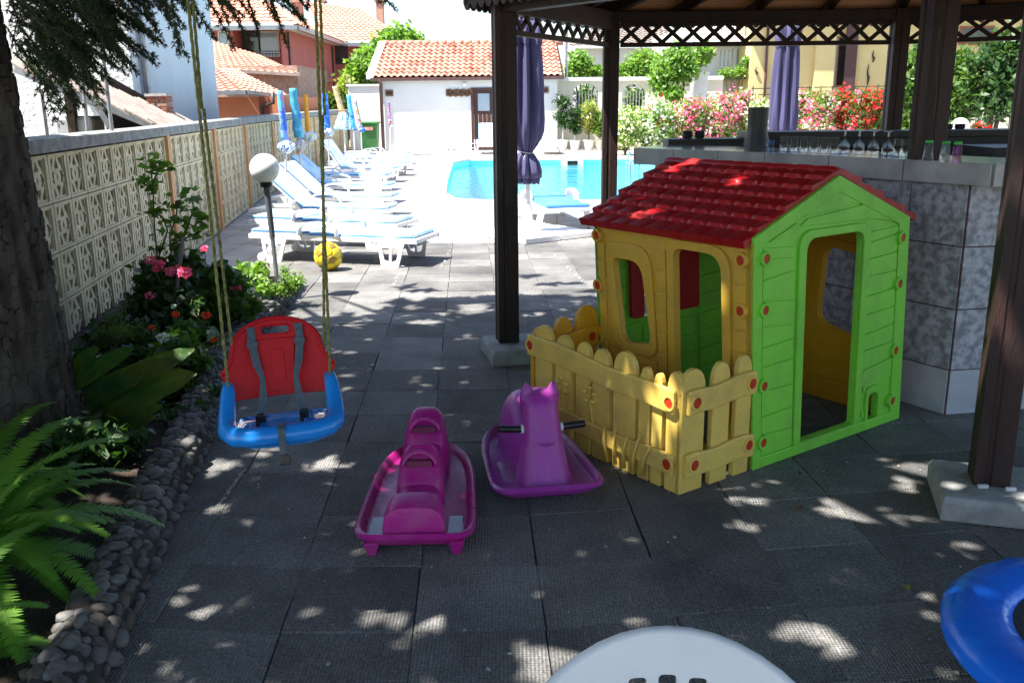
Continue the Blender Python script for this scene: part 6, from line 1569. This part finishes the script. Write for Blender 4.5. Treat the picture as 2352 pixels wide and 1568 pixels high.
# bark plates on the camera side of the trunk
mb = MB()
for k in range(900):
    a = random.uniform(-PI*.95, PI*.35); z = random.uniform(.0,2.9); r0 = (.285-.038*z)+.08*math.exp(-z*5)+.002
    w_, h_ = random.uniform(.014,.03), random.uniform(.03,.075); da = w_/r0/1.0; t_ = random.uniform(.006,.014)
    ps = []
    for (u,v) in ((-1,-.7),(-.3,-1),(.8,-.8),(1,.4),(.3,1),(-.8,.7)):
        uu = a+u*da*random.uniform(.8,1.1); zz = z+v*h_*.6*random.uniform(.8,1.1); ps.append((uu,zz))
    o_ = [(-2.36-.015*z+(r0-.006)*math.cos(u), 4.12+(r0-.006)*math.sin(u), zz) for u,zz in ps]
    i_ = [(-2.36-.015*z+(r0+t_)*math.cos(a+(u-a)*.8), 4.12+(r0+t_)*math.sin(a+(u-a)*.8), z+(zz-z)*.85) for u,zz in ps]
    mb.loft([o_,i_])
tag(mb.build('bark_plates', m_bark, cd), kind='stuff')
# needle tufts
def tufts(name, centers, dirs, L, nb=7, wid=.0018, parent=None, mat=m_cedar):
    n = len(centers); c = np.repeat(centers, nb, axis=0); d0 = np.repeat(dirs, nb, axis=0)
    d = rng.normal(size=(n*nb,3))*.75 + d0*.6; d /= np.linalg.norm(d,axis=1)[:,None]
    s = np.cross(d, rng.normal(size=(n*nb,3))); s /= np.linalg.norm(s,axis=1)[:,None]
    LL_ = L*(.6+.6*rng.random((n*nb,1)))
    V = np.stack([c-s*wid, c+s*wid, c+d*LL_], 1).reshape(-1,3); i = np.arange(n*nb)[:,None]*3
    return npmesh(name, V, np.hstack([i,i+1,i+2]), mat, parent)
def droop(p0, d, L, n=9, sag=.35):
    pts = [Vector(p0)]; d = Vector(d).normalized(); st = L/n
    for k in range(n):
        d = (d+Vector((random.uniform(-.06,.06),random.uniform(-.06,.06),-sag/n*1.6))).normalized(); pts.append(pts[-1]+d*st)
    return pts
tw = MB(); TCc, TD = [], []
def spray(p0, d, L, sub=True, dens=1.0, sl=1.0):
    pts = droop(p0, d, L, sag=random.uniform(.15,.4)); tw.tube(pts,[.004*(1-.8*k/len(pts)) for k in range(len(pts))],4)
    n = int(L/.011*dens)
    for k in range(n):
        t = k/n*(len(pts)-1); i = int(t); q = pts[i].lerp(pts[min(i+1,len(pts)-1)], t-i); dd = (pts[min(i+1,len(pts)-1)]-pts[i]).normalized() if i < len(pts)-1 else d
        TCc.append(q+Vector((random.uniform(-.008,.008),random.uniform(-.008,.008),random.uniform(-.004,.01)))); TD.append(dd)
    if sub:
        for k in range(2,len(pts)-1):
            for s in (-1,1):
                dd = (pts[k]-pts[k-1]).normalized(); side = dd.cross(Vector((0,0,1))).normalized()*s
                spray(pts[k], (dd+side*random.uniform(.6,1.1)+Vector((0,0,random.uniform(-.25,0)))), sl*L*random.uniform(.14,.28)*(1-.5*k/len(pts)), False, dens)
# boughs seen in the picture: start above the frame, end where the tips hang
BG = [((20,-60),(150,190),3.9),((60,-40),(215,160),4.2),((110,-60),(262,150),4.0),((90,40),(225,180),4.4),((40,60),(190,250),4.1),((30,120),(150,262),3.8),
      ((150,-60),(290,90),4.0),((190,-50),(272,105),4.3),((230,-40),(352,118),4.0),((280,-50),(365,90),4.2),((330,-60),(425,140),4.1),((345,-20),(430,60),4.3),
      ((380,-50),(432,128),3.8),((400,-60),(480,112),4.0),((440,-50),(545,118),4.1),((470,-60),(585,106),3.9),((500,-60),(590,70),4.2),((520,-60),(690,65),4.4),
      ((560,-60),(640,60),4.6),((600,-50),(700,70),4.3),((680,-60),(715,8),4.4),((820,-60),(904,38),4.7),((780,-60),(872,6),4.5),((10,-40),(80,160),4.3),((60,90),(120,300),4.6),((0,-20),(120,80),4.5),((120,-20),(190,110),4.4),((300,-60),(340,50),4.5),((210,-60),(250,50),4.2),((350,-60),(385,60),4.3)]
for a_,b_,Yq in BG:
    A_, B_ = W(*a_,Yq-.25), W(*b_,Yq); d = (B_-A_); L = d.length
    spray(A_, d+Vector((0,0,.22*L)), L*1.03, True, 1.0, 1.0 if b_[0] < 265 else .55)
for k in range(84):
    px = random.uniform(10,185); py = random.uniform(-60,170-px*.6); Yq = random.uniform(3.7,4.6); A_ = W(px,py,Yq); spray(A_, Vector((random.uniform(.3,1),random.uniform(-.3,.3),random.uniform(-.7,-.1))), random.uniform(.2,.4), True, .8)
for k in range(22):
    px = random.uniform(200,640); py = random.uniform(-60,-25); A_ = W(px,py,random.uniform(3.8,4.6)); spray(A_, Vector((random.uniform(.1,1),random.uniform(-.3,.3),random.uniform(-.7,-.2))), random.uniform(.12,.26), True, .9)
print('tufts', len(TCc))
tw.build('twigs', m_twig, cd)
tufts('needles', np.array([t[:] for t in TCc]), np.array([t[:] for t in TD]), .019, 11, .0017, cd)
# limbs and the high crown that shades the yard
mb = MB(); limbs = []
for k in range(34):
    z0 = random.uniform(2.9,6.2); a = random.uniform(-PI,PI) if k > 16 else random.uniform(-1.5,.9); L = random.uniform(3.0,6.2)*(1 if abs(a)<1.6 else .6)
    q = Vector((-2.4,4.12,z0)); d = Vector((math.cos(a),math.sin(a),.12)); pts = [q]
    for s in range(6): q = q+d*L/6+Vector((0,0,.05-.03*s)); pts.append(q)
    if any(p.z < 1.75+.115*p.y for p in pts[2:]): continue
    mb.tube(pts,[.07-.009*s for s in range(7)],7); limbs.append(pts)
sb = Vector((W(425,-60,2.78).x-.9,2.85,3.93)); mb.tube([(-2.4,4.0,3.75),sb,(W(722,-60,2.8).x+.6,2.74,3.93)],[.08,.055,.04],8)
mb.build('limbs', m_bark, cd, smooth=True)
def shade_ok(P):
    """trims the crown so that its shadow edge lands on a set line across the yard"""
    x, y, z = P[:,0], P[:,1], P[:,2]; gx = x+.5*z; gy = y+.2*z
    lim = CR_EDGE(gx); return (gy < lim) & (z > 1.85+.115*np.maximum(y,0)) 
def CR_EDGE(gx): return np.where(gx < -1.0, 7.0, 8.45)+.3*np.sin(gx*2.3)+.25*np.sin(gx*5.1+1)
NT = 52000
zz = 3.0+rng.random(NT)**1.0*3.8; ang = rng.random(NT)*2*PI; rad = np.sqrt(rng.random(NT))
P = np.stack([-.9+rad*np.cos(ang)*5.6, 2.3+rad*np.sin(ang)*5.6, zz],1)
def smooth_noise(P, s, seed):
    r = np.random.default_rng(seed); out = np.zeros(len(P))
    for k in range(10):
        kv = r.normal(size=3)*s; kv[2] *= .25; out += np.sin(P@kv + r.random()*6.28)
    return out/math.sqrt(5)
gn = np.stack([P[:,0]+.5*P[:,2], P[:,1]+.2*P[:,2], P[:,2]*.06],1)
dens = smooth_noise(gn, 13.0, 5)+.35*smooth_noise(gn, 2.0, 9)
streak = smooth_noise(np.stack([gn[:,0]*.45, gn[:,1]*1.6, gn[:,2]],1), 7.0, 3)
far_ = np.clip((gn[:,1]-5.2)/2.6, 0, 1)
keep = shade_ok(P) & (dens > np.where((gn[:,0]<-1.25)&(gn[:,1]<3.6), -.45, np.where((gn[:,0]<.6)&(gn[:,1]<4.2), -.95, -1.05))) & (streak > -2.6+3.1*far_**1.3)  # crown gaps shaped to place sun flecks and streaks on the yard
P = P[keep]; print('canopy sprays', len(P))
d = rand_dirs(len(P)); d[:,2] = d[:,2]*.25-.1; d /= np.linalg.norm(d,axis=1)[:,None]
leaf_mesh('crown', P, .22, m_cedar, cd, up=2.2, aspect=.42, dirs=d)['kind'] = 'stuff'

# ================================================================ FLOWER BED
def leaf_blade(mb, base, d, L, w, droop_=.5, n=7, fold=.25, up=Vector((0,0,1))):
    base = Vector(base); d = Vector(d).normalized(); pts = [base]; q = base.copy(); dd = d.copy()
    for k in range(n): dd = (dd+Vector((0,0,-droop_/n))).normalized(); q = q+dd*L/n; pts.append(q.copy())
    vs = []; F = []
    for k,p in enumerate(pts):
        t = k/n; ww = w*max(0,math.sin(PI*min(1,.06+.92*t)))**.55*(1 if t<.97 else .35); tg = (pts[min(k+1,n)]-pts[max(k-1,0)]).normalized(); s = tg.cross(up).normalized(); nn = s.cross(tg)
        vs += [p-s*ww+nn*ww*fold, p, p+s*ww+nn*ww*fold]
    for k in range(n): F += [(k*3,k*3+1,(k+1)*3+1,(k+1)*3),(k*3+1,k*3+2,(k+1)*3+2,(k+1)*3+1)]
    mb.add(vs,F)
# ferns
def fern(base, n, L, label, amin=-PI, amax=PI, seed=1, group=None):
    random.seed(seed); rt = thing('fern', label, 'fern', base, group); base = Vector(base)
    for i in range(n):
        a = amin+(amax-amin)*(i+random.random())/n; el = random.uniform(.5,1.25); l = L*random.uniform(.7,1.1)
        d = Vector((math.cos(a)*math.cos(el), math.sin(a)*math.cos(el), math.sin(el))); m_ = 34; q = base+Vector((random.uniform(-.04,.04),random.uniform(-.04,.04),0)); pts=[q.copy()]
        for k in range(m_): d = (d+Vector((0,0,-1.75/m_))).normalized(); q = q+d*l/m_; pts.append(q.copy())
        mb = MB(); mb.tube(pts[::2],[.0032*(1-.7*k/18) for k in range(len(pts[::2]))],4)
        for k in range(3, m_):
            t = k/m_; wl_ = (.06*l/.6*max(0,math.sin(PI*min(1,.16+.84*t)**.9))**.5*(1.05-.3*t)+.003); tg = (pts[k+1]-pts[k-1]).normalized() if k < m_ else tg
            s = tg.cross(Vector((0,0,1))).normalized()
            for sg in (-1,1):
                for hh in (0,.5):
                    p = pts[k].lerp(pts[min(k+1,m_)],hh); dd = (s*sg+tg*.35+Vector((0,0,random.uniform(-.18,.06)))).normalized(); w_ = l/m_*.25; e = p+dd*wl_
                    nn = dd.cross(tg).normalized()
                    m1 = p+dd*wl_*.55; mb.add([p-tg*w_, p+tg*w_, m1+tg*w_*.9, e, m1-tg*w_*.9],[(0,1,2,3,4)])
        mb.build('frond', m_leafs['fern'], rt, fix=False)
    return rt
fern((-1.84,2.8,.12), 46, .70, 'big bright green fern at the left edge, spilling over the stone kerb', -PI, PI, 11, 'ferns at the foot of the cedar')
fern((-1.62,2.25,.06), 26, .54, 'lower fern at the bottom left corner', -PI, PI, 12, 'ferns at the foot of the cedar')
fern((-2.1,3.35,.1), 16, .55, 'fern in front of the cedar trunk', -PI, PI*.9, 13, 'ferns at the foot of the cedar')
random.seed(21)
# broad blades right of the trunk
bp_ = thing('aspidistra', 'clump of broad dark blade shaped leaves right of the cedar trunk', 'plant', (-2.0,4.5,.05))
for (px0,py0,px1,py1,w_) in ((170,960,435,800,.055),(170,985,440,855,.07),(160,1000,365,930,.05),(165,1010,352,955,.045),(200,905,305,1080,.06),(160,940,330,860,.05),(150,900,300,800,.045),(170,930,400,825,.05),(150,870,225,800,.04)):
    Yq = 4.15; A_, B_ = W(px0,py0,Yq+.1), W(px1,py1,Yq); d = B_-A_; mb = MB(); leaf_blade(mb, A_, d+Vector((0,0,.12*d.length)), d.length*1.03, w_*1.25, .25, 9, .1, up=Vector((0,-.75,.65))); mb.build('blade', m_leafs['blade'], bp_, fix=False)
def bush(name, label, cat, base, blobs, mat, n, size, fl=None, aspect=.75, up=.8):
    base = Vector(base); rt = thing(name, label, cat, base); mb = MB()
    for b in blobs:
        for _ in range(3):
            t = Vector(b[:3])+Vector((random.uniform(-1,1),random.uniform(-1,1),random.uniform(-.5,.5)))*b[3]*.6; q = base+Vector((random.uniform(-.05,.05),random.uniform(-.05,.05),0)); mb.tube([q,(q+t)/2+Vector((0,0,.02)),t],[.006,.004,.002],5)
    mb.build('stems', m_leafs['dark'], rt)
    leaf_mesh('foliage', blob_points(blobs,n), size, mat, rt, up=up, aspect=aspect)
    for (px,py,Yq,r,m_) in (fl or []):
        c_ = np.array(W(px,py,Yq)[:]); k = 70; dd = rand_dirs(k); dd[:,2] = dd[:,2]*.75; pts = c_+dd*r*(.8+.25*rng.random((k,1))); leaf_mesh('flower_head', pts, r*.55, m_, rt, aspect=.95)
        mb = MB(); q = Vector(c_); mb.tube([q, q+Vector((random.uniform(-.03,.03),.05,-.16))],.003,5); mb.build('flower_stalk', m_leafs['mid'], rt)
    return rt
bush('hydrangea','hydrangea bush with pink and mauve flower heads beside the block wall','flowering bush',(-2.5,6.3,.05),[wb(365,640,6.3,52,.8),wb(430,620,6.5,50,.8),wb(500,640,6.3,46,.8),wb(395,690,6.1,50,.7),wb(470,700,6.1,45,.7),wb(340,690,6.2,35,.8)],m_leafs['dark'],1300,.085,
  [(346,598,6.1,.035,m_pinkf),(365,607,6.1,.038,m_pinkf),(357,618,6.1,.025,m_pinkf),(390,624,6.1,.036,m_pinkf),(424,626,6.0,.045,m_pinkf),(407,615,6.2,.026,m_pinkf),(345,678,6.0,.032,m_pinkf),(470,572,6.9,.03,m_pinkf)])
bush('hydrangea','second hydrangea with one pink and two pale heads nearer the globe lamp','flowering bush',(-2.15,6.5,.05),[wb(530,690,6.4,40,.8),wb(570,705,6.4,34,.8),wb(545,660,6.5,34,.8),wb(510,720,6.3,30)],m_leafs['mid'],700,.075,
  [(540,659,6.35,.042,m_pinkf),(526,651,6.4,.036,m_whitef),(577,668,6.35,.028,m_whitef)])
bush('geranium','leafy geranium with orange red and white flower heads behind the swing','flowering plant',(-2.0,5.1,.05),[wb(420,800,5.1,50,.7),wb(380,835,5.0,50,.7),wb(450,840,5.0,42,.7),wb(400,880,4.8,45,.6),wb(345,860,4.9,40,.7),wb(430,760,5.3,40,.6),wb(480,780,5.3,26,.6)],m_leafs['mid'],1500,.06,
  [(403,721,5.4,.024,m_oranf),(473,724,5.4,.027,m_oranf),(348,752,5.3,.018,m_oranf),(489,778,5.2,.026,m_oranf),(374,776,5.0,.033,m_whitef),(484,765,5.3,.026,m_whitef),(232,826,4.6,.028,m_whitef),(398,703,5.6,.016,m_whitef)])
bush('yellow_shrub','bright yellow green leafy shrub next to the globe lamp pole','shrub',(-2.25,7.2,.05),[wb(590,640,7.2,26,.9),wb(565,625,7.3,24,.8),wb(600,612,7.3,14,1.0),wb(610,665,7.1,26,.8),wb(535,640,7.2,20,.8)],m_leafs['bright'],650,.075,aspect=.4)
bush('fine_shrub','fine leaved pale green shrub round the foot of the globe lamp','shrub',(-1.95,7.4,.05),[wb(665,655,7.4,26,1.0),wb(685,645,7.4,18,1.0),wb(655,625,7.5,14,1.3),wb(640,672,7.3,22)],m_leafs['bright'],1500,.024,aspect=.6)
bush('dry_weeds','grey green wispy weeds at the foot of the block wall','weeds',(-2.75,5.6,.05),[wb(262,740,5.6,26,1.4),wb(280,770,5.4,34,.8),wb(235,765,5.5,26,.9),wb(320,770,5.5,30,.8)],m_leafs['mid'],1300,.03,aspect=.25)
for i,(px,py,Yq,lab) in enumerate(((330,940,3.95,'low weedy seedlings in the soil beside the broad leaves'),(250,1035,3.7,'small seedling patch in the soil below the broad leaves'),(400,965,4.2,'small seedling patch near the stone kerb behind the swing'),(470,905,4.8,'pointed green shoots at the kerb edge left of the swing'))):
    g = at(px,py,.08); b = [(g.x+random.uniform(-.12,.12),g.y+random.uniform(-.12,.12),.12,.07,.6) for _ in range(4)]
    bush('seedlings',lab,'seedlings',(g.x,g.y,.07),b,m_leafs['dark'],160,.045,aspect=.4)
# ground cover filling the bed between trunk and kerb
gcv = []
for k in range(46):
    y = random.uniform(2.6,7.0); x = random.uniform(wx(y)+.25 if y>5 else -2.9, kerbx(y)-.3)
    if (x+2.36)**2+(y-4.12)**2 < .2 or (y<4.4 and x<-2.0): continue
    gcv.append((x,y,.13+random.uniform(0,.06),random.uniform(.08,.16),.7))
leaf_o = leaf_mesh('ground_cover', blob_points(gcv, 5200), .06, m_leafs['dark'], None, up=.8, aspect=.6)
tag(leaf_o, 'low dark green ground cover in the shaded flower bed', 'ground cover', kind='stuff')
# tall rose with sparse leaves
rs = thing('rose_stem','tall sparse rose with a dark bud leaning on the block wall','rose',(-2.75,6.7,.05))
mb = MB(); stems = [[(362,600),(355,520),(352,440),(345,370)],[(395,600),(390,540),(405,500),(408,465)],[(365,590),(385,530),(375,500),(345,480)],[(400,580),(425,540),(445,480),(440,450)],[(395,560),(430,545),(462,530)],[(352,440),(335,425),(325,420)],[(352,420),(365,385),(368,370)],[(410,500),(445,520),(470,500)]]
lp, ld_ = [], []
for st in stems:
    P3_ = [W(x,y,6.5) for x,y in st]; mb.tube(P3_,[.006]*len(P3_),5)
    for a_,b_ in zip(P3_,P3_[1:]):
        for k in range(7):
            q = a_.lerp(b_,random.random()); lp.append(q+Vector((random.uniform(-.05,.05),random.uniform(-.05,.05),random.uniform(-.03,.03)))); ld_.append((random.uniform(-1,1),random.uniform(-.5,.5),random.uniform(-.4,.4)))
for st in stems:
    e = W(*st[-1],6.5)
    for k in range(9): lp.append(e+Vector((random.uniform(-.08,.08),random.uniform(-.05,.05),random.uniform(-.06,.06)))); ld_.append((random.uniform(-1,1),random.uniform(-.5,.5),random.uniform(-.4,.4)))
mb.build('stem', m_leafs['dark'], rs)
ld_ = np.array(ld_); ld_ /= np.linalg.norm(ld_,axis=1)[:,None]
leaf_mesh('leaves', np.array([p[:] for p in lp]), .07, m_leafs['mid'], rs, aspect=.65, dirs=ld_)
mb = MB(); mb.ball(W(408,465,6.5),.018,10,8); mb.build('dark_bud', M('dark_bud',(.1,.01,.015),(.06,.01,.01),8,.6), rs, smooth=True)
mb = MB(); mb.tube([W(420,545,6.3),W(402,700,6.1)],.014,8); tag(mb.build('garden_stake', M('grey_stake',(.2,.19,.17),(.14,.13,.12),9,.8)), 'grey wooden garden stake among the hydrangeas', 'stake')
# fallen leaves on the paving
for i,(px,py,lab) in enumerate(((1830,1168,'small brown fallen leaf on the paving right of the yellow fence'),(1836,1090,'brown fallen leaf near the green wall of the playhouse'),(2085,1355,'yellowish fallen leaf on the paving left of the trampoline'))):
    g = at(px,py,.006); mb = MB(); leaf_blade(mb, g, Vector((random.uniform(-1,1),random.uniform(-1,1),.25)), .04, .012, .5, 4, .5); tag(mb.build('fallen_leaf', M('dry_leaf_%s'%'abc'[i],(.2,.07,.02) if i<2 else (.3,.28,.06),None,9,.8), fix=False), lab, 'leaf', 'fallen leaves on the paving')

# grit and crumbs on the paving
mb = MB()
for k in range(420):
    y = random.uniform(2.0,8.5); x = random.uniform(-1.2,2.2)+.0; r = random.choice((.002,.003,.004,.006))*random.uniform(.7,1.3)
    if x < kerbx(y)+.05: continue
    mb.lathe([(r*1.2,0),(r,r*.5),(1e-6,r*.8)], 5, Matrix.Translation((x,y,.002)) @ Matrix.Rotation(random.random()*6,4,'Z') @ Matrix.Diagonal((1,random.uniform(.5,1),1,1)))
tag(mb.build('grit', m_mortar), 'pale grit and crumbs scattered over the paving', 'grit', kind='stuff')
